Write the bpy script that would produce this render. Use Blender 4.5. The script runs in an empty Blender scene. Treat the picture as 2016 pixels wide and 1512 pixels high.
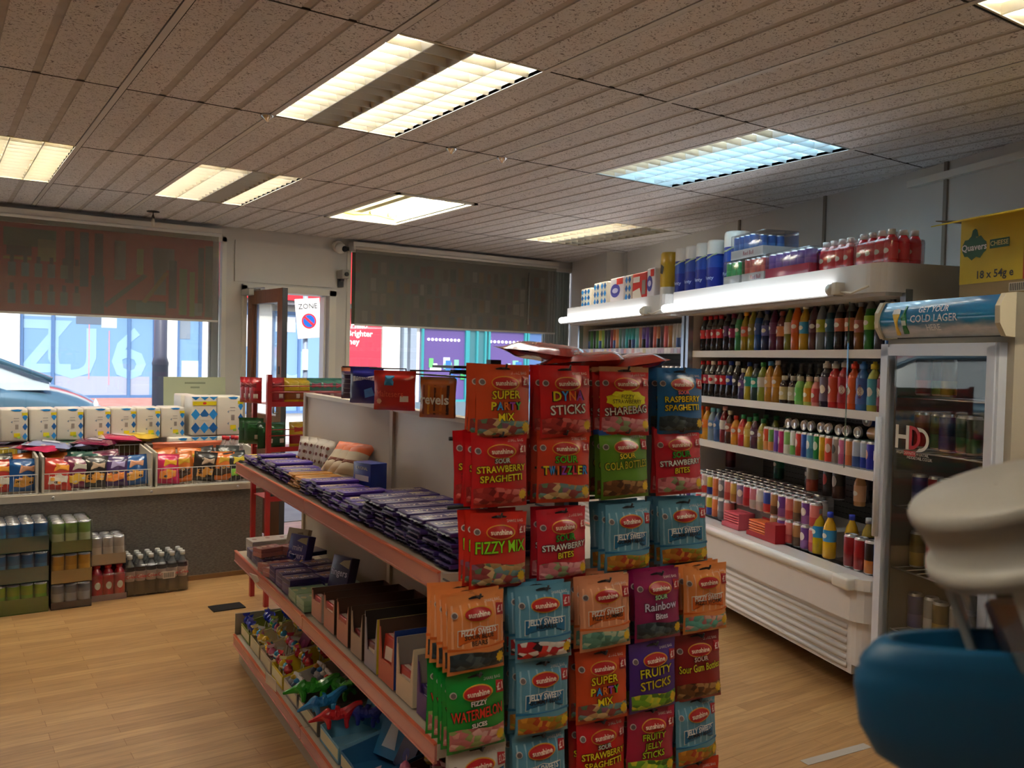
import bpy, bmesh, math, random
from mathutils import Vector, Matrix
R = random.Random(7)
C = bpy.context.scene.collection
PI = math.pi
# ---------------------------------------------------------------- camera
cam = bpy.data.objects.new('camera', bpy.data.cameras.new('camera')); C.objects.link(cam)
YAW, PITCH, ROLL = 0.5955, -0.02747, 0.0235
fw = Vector((math.sin(YAW)*math.cos(PITCH), math.cos(YAW)*math.cos(PITCH), math.sin(PITCH)))
rt0 = Vector((math.cos(YAW), -math.sin(YAW), 0)); up0 = rt0.cross(fw)
rt = rt0*math.cos(ROLL) + up0*math.sin(ROLL); up = -rt0*math.sin(ROLL) + up0*math.cos(ROLL)
m = Matrix((rt, up, -fw)).transposed().to_4x4(); m.translation = Vector((-1.2393, -2.5384, 1.45))
cam.matrix_world = m
cam.data.sensor_width = 36; cam.data.lens = 1704.6/2016*36; cam.data.clip_start = 0.02; cam.data.clip_end = 200
cam.data.dof.use_dof = True; cam.data.dof.focus_distance = 3.6; cam.data.dof.aperture_fstop = 8.0
bpy.context.scene.camera = cam
# ---------------------------------------------------------------- world, sun, exposure
sc = bpy.context.scene
vs = sc.view_settings; vs.view_transform = 'Standard'; vs.look = 'None'; vs.gamma = 1; vs.use_curve_mapping = False; vs.exposure = 0.0
w = bpy.data.worlds.new('sky'); sc.world = w; w.use_nodes = True; nt = w.node_tree
sky = nt.nodes.new('ShaderNodeTexSky'); sky.sky_type = 'NISHITA'; sky.sun_elevation = math.radians(48); sky.sun_rotation = math.radians(200); sky.sun_disc = False; sky.air_density = 1.0; sky.dust_density = 3.0
bg = nt.nodes['Background']; nt.links.new(sky.outputs[0], bg.inputs[0]); bg.inputs[1].default_value = 0.40
sun = bpy.data.objects.new('sun', bpy.data.lights.new('sun', 'SUN')); C.objects.link(sun)
sun.data.energy = 4.2; sun.data.angle = math.radians(1.5); sun.data.color = (1, .96, .9)
sun.rotation_euler = (math.radians(48), 0, math.radians(-18))
# ---------------------------------------------------------------- materials
MATS = {}
def mat(c, rough=.5, metal=0, coat=0, emit=0, key=None):
    """plain painted / printed surface"""
    k = key or (tuple(round(x, 3) for x in c), rough, metal, coat, emit)
    if k in MATS: return MATS[k]
    m = bpy.data.materials.new('surface'); m.use_nodes = True; b = m.node_tree.nodes['Principled BSDF']
    b.inputs['Base Color'].default_value = (*c, 1); b.inputs['Roughness'].default_value = rough; b.inputs['Metallic'].default_value = metal
    b.inputs['Coat Weight'].default_value = coat; b.inputs['Coat Roughness'].default_value = .12
    if emit: b.inputs['Emission Color'].default_value = (*c, 1); b.inputs['Emission Strength'].default_value = emit
    MATS[k] = m; return m
def H(s, **k):
    """hex colour (sRGB) to a material"""
    return mat(hexc(s), **k)
def hexc(s):
    v = [int(s[i:i+2], 16)/255 for i in (0, 2, 4)]
    return tuple(x/12.92 if x <= .04045 else ((x+.055)/1.055)**2.4 for x in v)
def nodes(name):
    m = bpy.data.materials.new(name); m.use_nodes = True; nt = m.node_tree
    return m, nt, nt.nodes['Principled BSDF']
def ramp(nt, src, stops):
    r = nt.nodes.new('ShaderNodeValToRGB'); e = r.color_ramp.elements
    while len(e) < len(stops): e.new(.5)
    for i, (p, c) in enumerate(stops): e[i].position = p; e[i].color = (*c, 1)
    nt.links.new(src, r.inputs[0]); return r
def tex(nt, kind, coord='Object', scale=(1, 1, 1), **kw):
    tc = nt.nodes.new('ShaderNodeTexCoord'); mp = nt.nodes.new('ShaderNodeMapping'); mp.inputs['Scale'].default_value = scale
    nt.links.new(tc.outputs[coord], mp.inputs[0]); t = nt.nodes.new(kind); nt.links.new(mp.outputs[0], t.inputs['Vector'])
    for k, v in kw.items():
        if k in t.inputs: t.inputs[k].default_value = v
        else: setattr(t, k, v)
    return t
def noisy(name, stops, scale=(1, 1, 1), rough=.6, nscale=5, detail=4, bump=0, coord='Object'):
    m, nt, b = nodes(name); t = tex(nt, 'ShaderNodeTexNoise', coord, scale, Scale=nscale, Detail=detail)
    r = ramp(nt, t.outputs[0], stops); nt.links.new(r.outputs[0], b.inputs['Base Color']); b.inputs['Roughness'].default_value = rough
    if bump:
        bp = nt.nodes.new('ShaderNodeBump'); bp.inputs['Strength'].default_value = bump; nt.links.new(t.outputs[0], bp.inputs['Height']); nt.links.new(bp.outputs[0], b.inputs['Normal'])
    return m
def glassy(name, tint=(1, 1, 1), gloss=.08, rough=.02, haze=None):
    """thin clear pane or film: transparent with a Fresnel sheen, optionally some printed/cloudy haze colour"""
    m = bpy.data.materials.new(name); m.use_nodes = True; nt = m.node_tree; nt.nodes.clear()
    out = nt.nodes.new('ShaderNodeOutputMaterial'); tr = nt.nodes.new('ShaderNodeBsdfTransparent'); tr.inputs[0].default_value = (*tint, 1)
    gl = nt.nodes.new('ShaderNodeBsdfGlossy'); gl.inputs['Roughness'].default_value = rough
    mx = nt.nodes.new('ShaderNodeMixShader'); lw = nt.nodes.new('ShaderNodeLayerWeight'); lw.inputs['Blend'].default_value = gloss*2
    mul = nt.nodes.new('ShaderNodeMath'); mul.operation = 'MULTIPLY_ADD'; mul.inputs[1].default_value = .5; mul.inputs[2].default_value = gloss
    nt.links.new(lw.outputs['Fresnel'], mul.inputs[0]); nt.links.new(mul.outputs[0], mx.inputs[0])
    nt.links.new(tr.outputs[0], mx.inputs[1]); nt.links.new(gl.outputs[0], mx.inputs[2]); last = mx
    if haze:
        d = nt.nodes.new('ShaderNodeBsdfDiffuse'); d.inputs[0].default_value = (*haze[1], 1); t2 = nt.nodes.new('ShaderNodeBsdfTranslucent'); t2.inputs[0].default_value = (*haze[1], 1)
        ad = nt.nodes.new('ShaderNodeMixShader'); ad.inputs[0].default_value = .4; nt.links.new(d.outputs[0], ad.inputs[1]); nt.links.new(t2.outputs[0], ad.inputs[2])
        m2 = nt.nodes.new('ShaderNodeMixShader'); m2.inputs[0].default_value = haze[0]; nt.links.new(mx.outputs[0], m2.inputs[1]); nt.links.new(ad.outputs[0], m2.inputs[2]); last = m2
    nt.links.new(last.outputs[0], out.inputs[0]); return m
def sweets_mat(cols, scale=55):
    m, nt, b = nodes('assorted_sweets'); t = tex(nt, 'ShaderNodeTexVoronoi', 'Object', (1, 1, 1.6), Scale=scale)
    n = len(cols); sp = nt.nodes.new('ShaderNodeSeparateColor'); nt.links.new(t.outputs['Color'], sp.inputs[0])
    r = ramp(nt, sp.outputs[0], [((i+.02)/n, hexc(c)) for i, c in enumerate(cols)]); r.color_ramp.interpolation = 'CONSTANT'
    nt.links.new(r.outputs[0], b.inputs['Base Color']); b.inputs['Roughness'].default_value = .3
    bp = nt.nodes.new('ShaderNodeBump'); bp.inputs['Strength'].default_value = .6; bp.inputs['Distance'].default_value = .004; bp.invert = True
    nt.links.new(t.outputs['Distance'], bp.inputs['Height']); nt.links.new(bp.outputs[0], b.inputs['Normal']); return m
WHITE = H('e8e6e0', rough=.4); OFFW = H('cfc8bb', rough=.55); STEEL = mat((.6, .6, .62), .3, 1); CHROME = mat((.8, .8, .8), .18, 1)
BLACK = H('141416', rough=.4); DGREY = H('3a3a3c', rough=.5); GREYM = H('8e9093', rough=.45)
GLASS = glassy('window_glass', (.97, .99, .98), .05); FILM = glassy('shrink_film', (.96, .96, .96), .13, .12); CLEARP = glassy('clear_plastic', (.9, .93, .95), .12, .05)
# ---------------------------------------------------------------- mesh builder
FONT = None
_txt = {}
def text_tris(s, size, extra=0.0, align='CENTER'):
    """text as flat triangles (list of verts 2D, faces), cached"""
    k = (s, size, extra, align)
    if k in _txt: return _txt[k]
    cu = bpy.data.curves.new('t', 'FONT'); cu.body = s; cu.size = size; cu.align_x = align; cu.align_y = 'CENTER'; cu.offset = extra; cu.resolution_u = 2
    o = bpy.data.objects.new('t', cu); C.objects.link(o); dg = bpy.context.evaluated_depsgraph_get()
    me = bpy.data.meshes.new_from_object(o.evaluated_get(dg)); vs_ = [(v.co.x, v.co.y) for v in me.vertices]; fs = [tuple(p.vertices) for p in me.polygons]
    C.objects.unlink(o); bpy.data.objects.remove(o); bpy.data.curves.remove(cu); bpy.data.meshes.remove(me)
    _txt[k] = (vs_, fs); return _txt[k]
class MB:
    """collects shapes, each with its material, into ONE mesh"""
    def __init__(s): s.v = []; s.f = []; s.mi = []; s.m = []; s.sm = []
    def _m(s, m):
        if m not in s.m: s.m.append(m)
        return s.m.index(m)
    def add(s, vs, fs, m, T=None, smooth=False):
        o = len(s.v); s.v += [tuple(T @ Vector(v)) if T else tuple(v) for v in vs]; i = s._m(m)
        for f in fs: s.f.append(tuple(o+k for k in f)); s.mi.append(i); s.sm.append(smooth)
        return s
    def box(s, a, b, m, T=None, bev=0):
        x0, y0, z0 = a; x1, y1, z1 = b
        if bev:
            bm = bmesh.new(); bmesh.ops.create_cube(bm, size=1)
            for v in bm.verts: v.co = Vector(((x0+x1)/2+v.co.x*(x1-x0), (y0+y1)/2+v.co.y*(y1-y0), (z0+z1)/2+v.co.z*(z1-z0)))
            bmesh.ops.bevel(bm, geom=bm.edges[:], offset=bev, segments=2, affect='EDGES', profile=.6)
            bm.verts.ensure_lookup_table(); s.add([v.co[:] for v in bm.verts], [[v.index for v in f.verts] for f in bm.faces], m, T, True); bm.free(); return s
        v = [(x, y, z) for x in (x0, x1) for y in (y0, y1) for z in (z0, z1)]
        return s.add(v, [(0, 1, 3, 2), (4, 6, 7, 5), (0, 4, 5, 1), (2, 3, 7, 6), (0, 2, 6, 4), (1, 5, 7, 3)], m, T)
    def lathe(s, prof, m, seg=14, T=None, caps=True, smooth=True, ms=None):
        """prof: [(r,z)...]; ms: one material per band"""
        o = len(s.v); n = len(prof)
        for r, z in prof:
            for k in range(seg):
                a = 2*PI*k/seg; p = (r*math.cos(a), r*math.sin(a), z); s.v.append(tuple(T @ Vector(p)) if T else p)
        for i in range(n-1):
            mi = s._m(ms[i] if ms else m)
            for k in range(seg):
                k2 = (k+1) % seg; s.f.append((o+i*seg+k, o+i*seg+k2, o+(i+1)*seg+k2, o+(i+1)*seg+k)); s.mi.append(mi); s.sm.append(smooth)
        if caps:
            s.f.append(tuple(o+k for k in reversed(range(seg)))); s.mi.append(s._m(ms[0] if ms else m)); s.sm.append(False)
            s.f.append(tuple(o+(n-1)*seg+k for k in range(seg))); s.mi.append(s._m(ms[-1] if ms else m)); s.sm.append(False)
        return s
    def tube(s, pts, r, m, seg=8, T=None, closed=False):
        pts = [Vector(p) for p in pts]; n = len(pts); rings = []
        for i, p in enumerate(pts):
            d = (pts[min(i+1, n-1)]-pts[max(i-1, 0)]).normalized(); u = d.orthogonal().normalized() if i == 0 else (u-d*u.dot(d)).normalized(); w_ = d.cross(u)
            rings.append([p+(u*math.cos(2*PI*k/seg)+w_*math.sin(2*PI*k/seg))*r for k in range(seg)])
        vs_ = [tuple(v) for g in rings for v in g]; fs = [(i*seg+k, i*seg+(k+1) % seg, (i+1)*seg+(k+1) % seg, (i+1)*seg+k) for i in range(n-1) for k in range(seg)]
        fs += [tuple(reversed(range(seg))), tuple((n-1)*seg+k for k in range(seg))]
        return s.add(vs_, fs, m, T, True)
    def prism(s, poly, y0, y1, m, T=None, m2=None):
        """poly in x,z extruded along y"""
        n = len(poly); vs_ = [(x, y0, z) for x, z in poly]+[(x, y1, z) for x, z in poly]
        area = sum(poly[i][0]*poly[(i+1) % n][1]-poly[(i+1) % n][0]*poly[i][1] for i in range(n))
        f0 = tuple(range(n)); f1 = tuple(reversed(range(n, 2*n))); sd = [(i, i+n, (i+1) % n+n, (i+1) % n) for i in range(n)]
        if area < 0: f0 = f0[::-1]; f1 = f1[::-1]; sd = [x[::-1] for x in sd]
        s.add(vs_, [f0, f1], m, T); s.add(vs_, sd, m2 or m, T); return s
    def flat(s, poly, y, m, T=None, fn=None):
        """thin printed shape facing -y; fn(x,z)->y bends it on a surface. Fan from the centre with rings"""
        cx = sum(p[0] for p in poly)/len(poly); cz = sum(p[1] for p in poly)/len(poly); n = len(poly); vs_ = [(cx, cz)]; R_ = 3 if fn else 1
        for k in range(1, R_+1): vs_ += [(cx+(p[0]-cx)*k/R_, cz+(p[1]-cz)*k/R_) for p in poly]
        fs = [(0, 1+i, 1+(i+1) % n) for i in range(n)]
        for k in range(R_-1): fs += [(1+k*n+i, 1+(k+1)*n+i, 1+(k+1)*n+(i+1) % n, 1+k*n+(i+1) % n) for i in range(n)]
        return s.add([(x, (fn(x, z) if fn else 0)+y, z) for x, z in vs_], fs, m, T)
    def text(s, t, x, z, size, y, m, T=None, fn=None, extra=0.0, rot=0, sx=1, align='CENTER', wave=None, fit=None):
        vs_, fs = text_tris(t, size, extra, align); c, d = math.cos(rot), math.sin(rot)
        if fit and vs_:
            wd = max(v[0] for v in vs_)-min(v[0] for v in vs_)
            sx = sx*min(1, fit/max(wd, 1e-6))
        P = []
        for a, b in vs_:
            a *= sx
            if wave: b += wave*math.sin(a*60)
            xx, zz = x+a*c-b*d, z+a*d+b*c; P.append((xx, (fn(xx, zz) if fn else 0)+y, zz))
        return s.add(P, fs, m, T)
    def grid(s, fn, nu, nv, m, T=None, smooth=True, mf=None):
        vs_ = [fn(i/nu, j/nv) for j in range(nv+1) for i in range(nu+1)]
        o = len(s.v); s.v += [tuple(T @ Vector(v)) if T else tuple(v) for v in vs_]
        for j in range(nv):
            for i in range(nu):
                a = o+j*(nu+1)+i; s.f.append((a, a+1, a+nu+2, a+nu+1)); s.mi.append(s._m(mf(i/nu, j/nv) if mf else m)); s.sm.append(smooth)
        return s
    def mesh(s, name):
        me = bpy.data.meshes.new(name); me.from_pydata(s.v, [], s.f)
        for m_ in s.m: me.materials.append(m_)
        me.polygons.foreach_set('material_index', s.mi); me.polygons.foreach_set('use_smooth', s.sm); me.update(); return me
    def obj(s, name, parent=None, loc=None, rz=None, kind=None):
        o = bpy.data.objects.new(name, s.mesh(name)); C.objects.link(o)
        if parent is not None: o.parent = parent
        if loc is not None: o.location = loc
        if rz is not None: o.rotation_euler = (0, 0, rz)
        if kind: o['kind'] = kind
        return o
def tag(o, label, cat, group=None, kind=None):
    o['label'] = label; o['category'] = cat
    if group: o['group'] = group
    if kind: o['kind'] = kind
    n = len(label.split())
    if n > 16 or n < 4: print('LABEL', n, label)
    return o
def empty(name, loc=(0, 0, 0), rz=0):
    o = bpy.data.objects.new(name, None); C.objects.link(o); o.location = loc; o.rotation_euler = (0, 0, rz); o.empty_display_size = .05; return o
def dup(src, loc=None, rz=None, rot=None):
    """copy of a thing with copies of its parts and sub-parts"""
    kids = {}
    c = src.copy(); C.objects.link(c)
    for k in ('label', 'category', 'group'):
        if k in c: del c[k]
    def rec(a, b):
        for ch in KIDS.get(a.name, []):
            d = ch.copy(); C.objects.link(d); d.parent = b; KIDS.setdefault(b.name, []).append(d); rec(ch, d)
    rec(src, c)
    if loc is not None: c.location = loc
    if rot is not None: c.rotation_euler = rot
    elif rz is not None: c.rotation_euler = (0, 0, rz)
    return c
KIDS = {}
def kid(o, parent):
    KIDS.setdefault(parent.name, []).append(o); return o
def part(mb, name, parent, label=None):
    o = mb.obj(name, parent); kid(o, parent)
    if label: o['label'] = label
    return o
PROTOS = []
class Proto:
    """first use places the source itself, later uses copies"""
    def __init__(s, src): s.src = src; s.used = False; PROTOS.append(s)
    def put(s, loc, rz=0, rot=None):
        if not s.used:
            s.used = True; s.src.location = loc; s.src.rotation_euler = rot if rot is not None else (0, 0, rz); return s.src
        return dup(s.src, loc, rz, rot)
def nth(i):
    return '%d%s' % (i, 'th' if 10 <= i % 100 <= 20 else {1: 'st', 2: 'nd', 3: 'rd'}.get(i % 10, 'th'))
# frames:  wall side (s along the right wall, nn towards it), gondola (l towards camera, w to the right)
ST = Vector((.309, .951, 0)); SN = Vector((.951, -.309, 0)); RW = math.atan2(-.951, -.309)
def W(s, nn, z): return ST*s+SN*nn+Vector((0, 0, z))
GA = Vector((-.041, 1.511, 0)); GG = Vector((-.0842, -.9965, 0)); GN = Vector((.9965, -.0842, 0)); RG = math.atan2(-.9965, -.0842); RE = math.atan2(-.0842, .9965)
def G(l, w_, z): return GA+GG*l+GN*w_+Vector((0, 0, z))
MW = Matrix.Rotation(RW, 4, 'Z')           # local x = -s, y = nn
MG = Matrix.Translation(GA) @ Matrix.Rotation(RG, 4, 'Z')   # local x = l, y = w
def at(T, o): o.matrix_world = T; return o
# ================================================================ the room
CZ = 2.488
tile_m, nt_, b_ = nodes('fissured_tile')
n1 = tex(nt_, 'ShaderNodeTexNoise', 'Object', (1, 1, 1), Scale=62, Detail=4, Distortion=2.2)
r1 = ramp(nt_, n1.outputs[0], [(.0, hexc('5a5455')), (.37, hexc('868082')), (.425, hexc('e2e0e2')), (1, hexc('eae8ea'))])
n2 = tex(nt_, 'ShaderNodeTexNoise', 'Object', (1, 1, 1), Scale=1.3, Detail=3)
r2 = ramp(nt_, n2.outputs[0], [(.3, (.86, .86, .86)), (.7, (1, .99, .98))])
mx = nt_.nodes.new('ShaderNodeMix'); mx.data_type = 'RGBA'; mx.blend_type = 'MULTIPLY'; mx.inputs[0].default_value = 1
nt_.links.new(r1.outputs[0], mx.inputs[6]); nt_.links.new(r2.outputs[0], mx.inputs[7]); nt_.links.new(mx.outputs[2], b_.inputs['Base Color']); b_.inputs['Roughness'].default_value = .9
groove_m = noisy('tile_groove', [(.3, hexc('b4aeab')), (.7, hexc('c6c1be'))], rough=.9, nscale=12)
tbar_m = H('d4d0cc', rough=.5); gap_m = H('35302c', rough=.9)
LIGHTS = {(0, 0): 'a', (3, 0): 'd', (-2, 2): 'z', (0, 2): 'b', (2, 2): 'c', (5, 2): 'e', (2, -2): 'f', (-3, -2): 'g', (-5, 2): 'g'}  # the 'g' fittings are added out of view to light the room
cb = MB()
for i in range(-8, 9):
    for j in range(-4, 4):
        y0 = j*1.2; y1 = min(y0+1.2, 4.69); x0 = i*.6
        if (i, j) in LIGHTS: continue
        prof = [(.012, .012)]
        for q in range(4):
            a, b = q*.15, (q+1)*.15
            prof += [(a+(.016 if q == 0 else .015), 0), (b-(.016 if q == 3 else .015), 0)]
            if q < 3: prof += [(b-.012, .004), (b+.012, .004)]
        prof += [(.588, .012)]
        for (xa, za), (xb, zb) in zip(prof, prof[1:]):
            flatq = za == 0 and zb == 0
            mm = tile_m if flatq else (gap_m if .012 in (za, zb) else groove_m)
            cb.add([(x0+xa, y0+.005, CZ+za), (x0+xb, y0+.005, CZ+zb), (x0+xb, y1-.005, CZ+zb), (x0+xa, y1-.005, CZ+za)], [(0, 3, 2, 1)], mm)
        cb.box((x0+.01, y0-.006, CZ+.005), (x0+.59, y0+.006, CZ+.02), gap_m); cb.box((x0+.013, y0-.0045, CZ-.0015), (x0+.587, y0+.0015, CZ+.001), gap_m); cb.box((x0+.012, y0, CZ-.001), (x0+.0145, y1, CZ+.001), gap_m)
for i in range(-8, 10): cb.box((i*.6-.012, -4.8, CZ-.002), (i*.6+.012, 4.69, CZ+.014), tbar_m)
cb.box((-5, -5, 2.62), (6, 4.9, 2.75), OFFW)  # unseen slab added above the tiles to keep sky light out
o = cb.obj('ceiling', kind='structure')
# louvred fluorescent fittings
warm = (1, .965, .92); neutral = (.98, .98, 1); cool = (.72, .92, 1)
lou_m = mat((.78, .76, .70), .32, .9); lou_warm_lit = mat((.84, .78, .62), .35, .8); lou_cool_lit = mat((.72, .84, .90), .4, .5)  # warm and cool lamp light is put into the louvre metal colour
def fitting(i, j, kind):
    x, y = i*.6, j*1.2
    t = empty('ceiling_light', (x+.3, y+.6, CZ))
    pan_c = {'a': 'dcd4bc', 'b': 'dcd4bc', 'c': 'd8cf9a', 'd': 'a9b8bd', 'z': 'e6dcae'}.get(kind, 'd8d0b8')
    pan = H(pan_c, rough=.5)
    m = MB()
    m.box((-.3, -.6, .095), (.3, .6, .105), pan)
    for a, b in (((-.3, -.6, 0), (-.288, .6, .1)), ((.288, -.6, 0), (.3, .6, .1)), ((-.3, -.6, 0), (.3, -.588, .1)), ((-.3, .588, 0), (.3, .6, .1))): m.box(a, b, pan)
    part(m, 'housing', t)
    on = {'a': [1, 0, 1, 1], 'b': [1, 1, 0, 1], 'c': [1, 0, 1, 1], 'd': [.22, .3, .3, .26], 'e': [1, 1, 0, 0], 'z': [0, 1, 1, 1], 'f': [1, 1, 1, 1], 'g': [1, 1, 1, 1]}[kind]
    col = {'a': [warm, warm, neutral, neutral], 'd': [warm, cool, cool, cool], 'z': [cool, warm, warm, warm], 'c': [neutral]*4}.get(kind, [warm]*4)
    for k in range(4):
        cx = -.225+k*.15
        if kind == 'c' and k == 1: continue
        m = MB(); e = on[k]
        mm = mat(col[k], .4, emit=(34 if kind in 'fg' else (52 if kind != 'c' else 30))*e) if e else H('c9c9c4', rough=.3)
        m.tube([(cx, -.565, .062), (cx, .565, .062)], .013, mm, 10)
        m.tube([(cx, -.585, .062), (cx, -.563, .062)], .0135, STEEL, 10); m.tube([(cx, .563, .062), (cx, .585, .062)], .0135, STEEL, 10)
        part(m, 'fluorescent_tube', t)
    if kind != 'c':
        m = MB()
        lm = lou_m
        cc = {'d': [lou_warm_lit, lou_cool_lit, lou_cool_lit, lou_cool_lit], 'z': [lou_cool_lit, lou_warm_lit, lou_warm_lit, lou_warm_lit]}.get(kind, [lou_warm_lit if e else lou_m for e in on])  # columns take a painted lamp tint, unlit ones mostly plain metal
        for k in range(5):
            cx = -.3+k*.15; lm = cc[min(k, 3)]
            m.prism([(cx-.008, .094), (cx-.012, .03), (cx-.002, 0), (cx+.002, 0), (cx+.012, .03), (cx+.008, .094)], -.59, .59, lm)
        for k in range(4):
            for q in range(14):
                yy = -.59+q*1.18/13; a = -.3+k*.15
                m.add([(a, yy-.008, .03), (a+.15, yy-.008, .03), (a+.15, yy+.008, .03), (a, yy+.008, .03), (a, yy-.001, 0), (a+.15, yy-.001, 0), (a+.15, yy+.001, 0), (a, yy+.001, 0)],
                      [(0, 4, 5, 1), (3, 2, 6, 7), (4, 7, 6, 5), (0, 1, 2, 3)], cc[k])
        part(m, 'louvre', t)
    else:
        m = MB(); fr = H('e9e6da', rough=.4)
        for a, b in (((-.3, -.6, -.012), (-.27, .6, 0)), ((.27, -.6, -.012), (.3, .6, 0)), ((-.3, -.6, -.012), (.3, -.57, 0)), ((-.3, .57, -.012), (.3, .6, 0))): m.box(a, b, fr)
        m.tube([(-.25, .5, .03), (-.1, .52, .02), (.05, .5, .035), (.24, .53, .02)], .004, H('b9a548'))
        part(m, 'frame', t)
        m = MB(); m.box((-.1, -.5, .04), (-.04, .5, .094), H('d9d29a', rough=.4)); part(m, 'ballast_cover', t)
    return t
FL = {'a': 'large louvred ceiling light with one dark column, nearest over the gondola', 'b': 'louvred ceiling light with a dark third column, between the left and open fittings',
 'c': 'open ceiling light without louvre showing bare tubes near the shop window', 'd': 'dim blue-tinted louvred ceiling light above the long drinks chiller',
 'e': 'half-lit louvred ceiling light above the far corner by the chillers', 'z': 'warm louvred ceiling light at the far left of the photo', 'f': 'louvred ceiling light cut by the top right corner of the photo'}
gi = 0
for (i, j), k in LIGHTS.items():
    t = fitting(i, j, k)
    if k == 'g': gi += 1
    tag(t, FL.get(k) or 'added louvred ceiling light, unseen, put in to light the room', 'ceiling light', 'louvred fluorescent ceiling lights' if k != 'g' else 'added ceiling lights out of view')
# floor
fm, nt_, b_ = nodes('oak_laminate')
bt = tex(nt_, 'ShaderNodeTexBrick', 'Object', (1, 1, 1), Scale=1.0); bt.inputs['Brick Width'].default_value = .62; bt.inputs['Row Height'].default_value = .065; bt.inputs['Mortar Size'].default_value = .0012
bt.offset = .37; bt.inputs['Color1'].default_value = (*hexc('a27a4e'), 1); bt.inputs['Color2'].default_value = (*hexc('b99262'), 1); bt.inputs['Mortar'].default_value = (*hexc('8a5c2c'), 1)
gn = tex(nt_, 'ShaderNodeTexNoise', 'Object', (2.2, 30, 1), Scale=2.2, Detail=5, Distortion=.4); gr = ramp(nt_, gn.outputs[0], [(.3, (.72, .70, .66)), (.62, (1, 1, 1))])
mx = nt_.nodes.new('ShaderNodeMix'); mx.data_type = 'RGBA'; mx.blend_type = 'MULTIPLY'; mx.inputs[0].default_value = 1
nt_.links.new(bt.outputs[0], mx.inputs[6]); nt_.links.new(gr.outputs[0], mx.inputs[7]); nt_.links.new(mx.outputs[2], b_.inputs['Base Color']); b_.inputs['Roughness'].default_value = .33
m = MB(); m.box((-4.7, -4.8, -.12), (6, 4.72, 0), fm); m.obj('floor', kind='structure')
wall_m = noisy('painted_wall', [(.3, hexc('cbc8c4')), (.7, hexc('d8d5d0'))], rough=.7, nscale=1.5)
frame_m = H('dedbd2', rough=.4)
# front wall around the windows and the doorway
m = MB(); Y0, Y1 = 4.7, 4.85
for a, b in (((-4.7, Y0, 0), (-4.25, Y1, 2.7)), ((-4.25, Y0, 0), (.80, Y1, .60)), ((-4.25, Y0, 2.395), (4.5, Y1, 2.7)), ((.80, Y0, 0), (.93, Y1, 2.395)), ((.93, Y0, 2.03), (1.74, Y1, 2.395)), ((1.755, Y0, 0), (1.86, Y1, 2.395)), ((1.74, Y0, 2.03), (1.755, Y1, 2.395)), ((1.86, Y0, 0), (4.49, Y1, .60)), ((4.49, Y0, 0), (6, Y1, 2.7))): m.box(a, b, wall_m)
m.box((.87, Y0-.012, 2.05), (1.74, Y0, 2.39), wall_m)
m.obj('wall_front', kind='structure')
m = MB(); m.box((-4.85, -4.95, 0), (-4.7, 4.85, 2.7), wall_m); m.obj('wall_left', kind='structure')
m = MB(); m.box((-4.85, -5.0, 0), (4, -4.8, 2.7), wall_m); m.obj('wall_back', kind='structure')
m = MB(); m.box((-5.87, 2.87, 0), (6.2, 3.05, 2.7), wall_m, MW); m.box((-5.75, 2.70, 0), (-4.80, 2.88, 2.49), wall_m, MW)
m.tube([MW @ Vector((-4.73, 2.86, 0)), MW @ Vector((-4.73, 2.86, 2.48))], .018, wall_m); m.obj('wall_right', kind='structure')
strip_m = H('8d8378', rough=.6); k = 0
m = MB()
for s_ in (2.727, 1.747, .778, -.2): m.box((-s_-.011, 2.858, 0), (-s_+.011, 2.87, 2.488), strip_m, MW)
m.obj('trim_1', kind='structure')
m = MB(); m.box((-1.02, 2.835, 2.40), (4.2, 2.87, 2.435), H('e3ded6'), MW); m.obj('trim_2', kind='structure')
m = MB(); m.box((-4.7, 3.118, 0), (.62, 3.13, .03), H('7d5a34')); m.obj('baseboard_front', kind='structure')
def window(name, x0, x1, z0, z1, mull=()):
    m = MB(); f = .035
    for a, b in (((x0, Y0-.015, z0), (x1, Y0+.06, z0+f)), ((x0, Y0-.015, z1-f), (x1, Y0+.06, z1)), ((x0, Y0-.015, z0), (x0+f, Y0+.06, z1)), ((x1-f, Y0-.015, z0), (x1, Y0+.06, z1))): m.box(a, b, frame_m)
    for q in mull: m.box((q-.02, Y0, z0), (q+.02, Y0+.06, z1), frame_m)
    o = m.obj(name, kind='structure')
    g = MB(); g.box((x0+f, Y0+.03, z0+f), (x1-f, Y0+.038, z1-f), GLASS); g.obj('window_pane', o)
    return o
window('window_1', -4.25, .80, .60, 2.40, (-2.3,)); window('window_2', 1.86, 4.49, .60, 2.42)
# pale side return of the right window and the left one (shutter guides)
m = MB(); pg = H('aeb5ae', rough=.4)
for q in range(9): m.box((4.13+q*.036, 4.80, .6), (4.16+q*.036, 4.815, 2.4), pg)
m.box((4.12, 4.815, .6), (4.46, 4.84, 2.4), H('9aa39c')); m.obj('trim_3', kind='structure')
m = MB(); m.box((.715, 4.80, .6), (.775, 4.84, 2.4), H('b8b8b2')); m.box((.70, 4.80, .6), (.712, 4.84, 2.4), H('a0a09b')); m.obj('trim_4', kind='structure')
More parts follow.
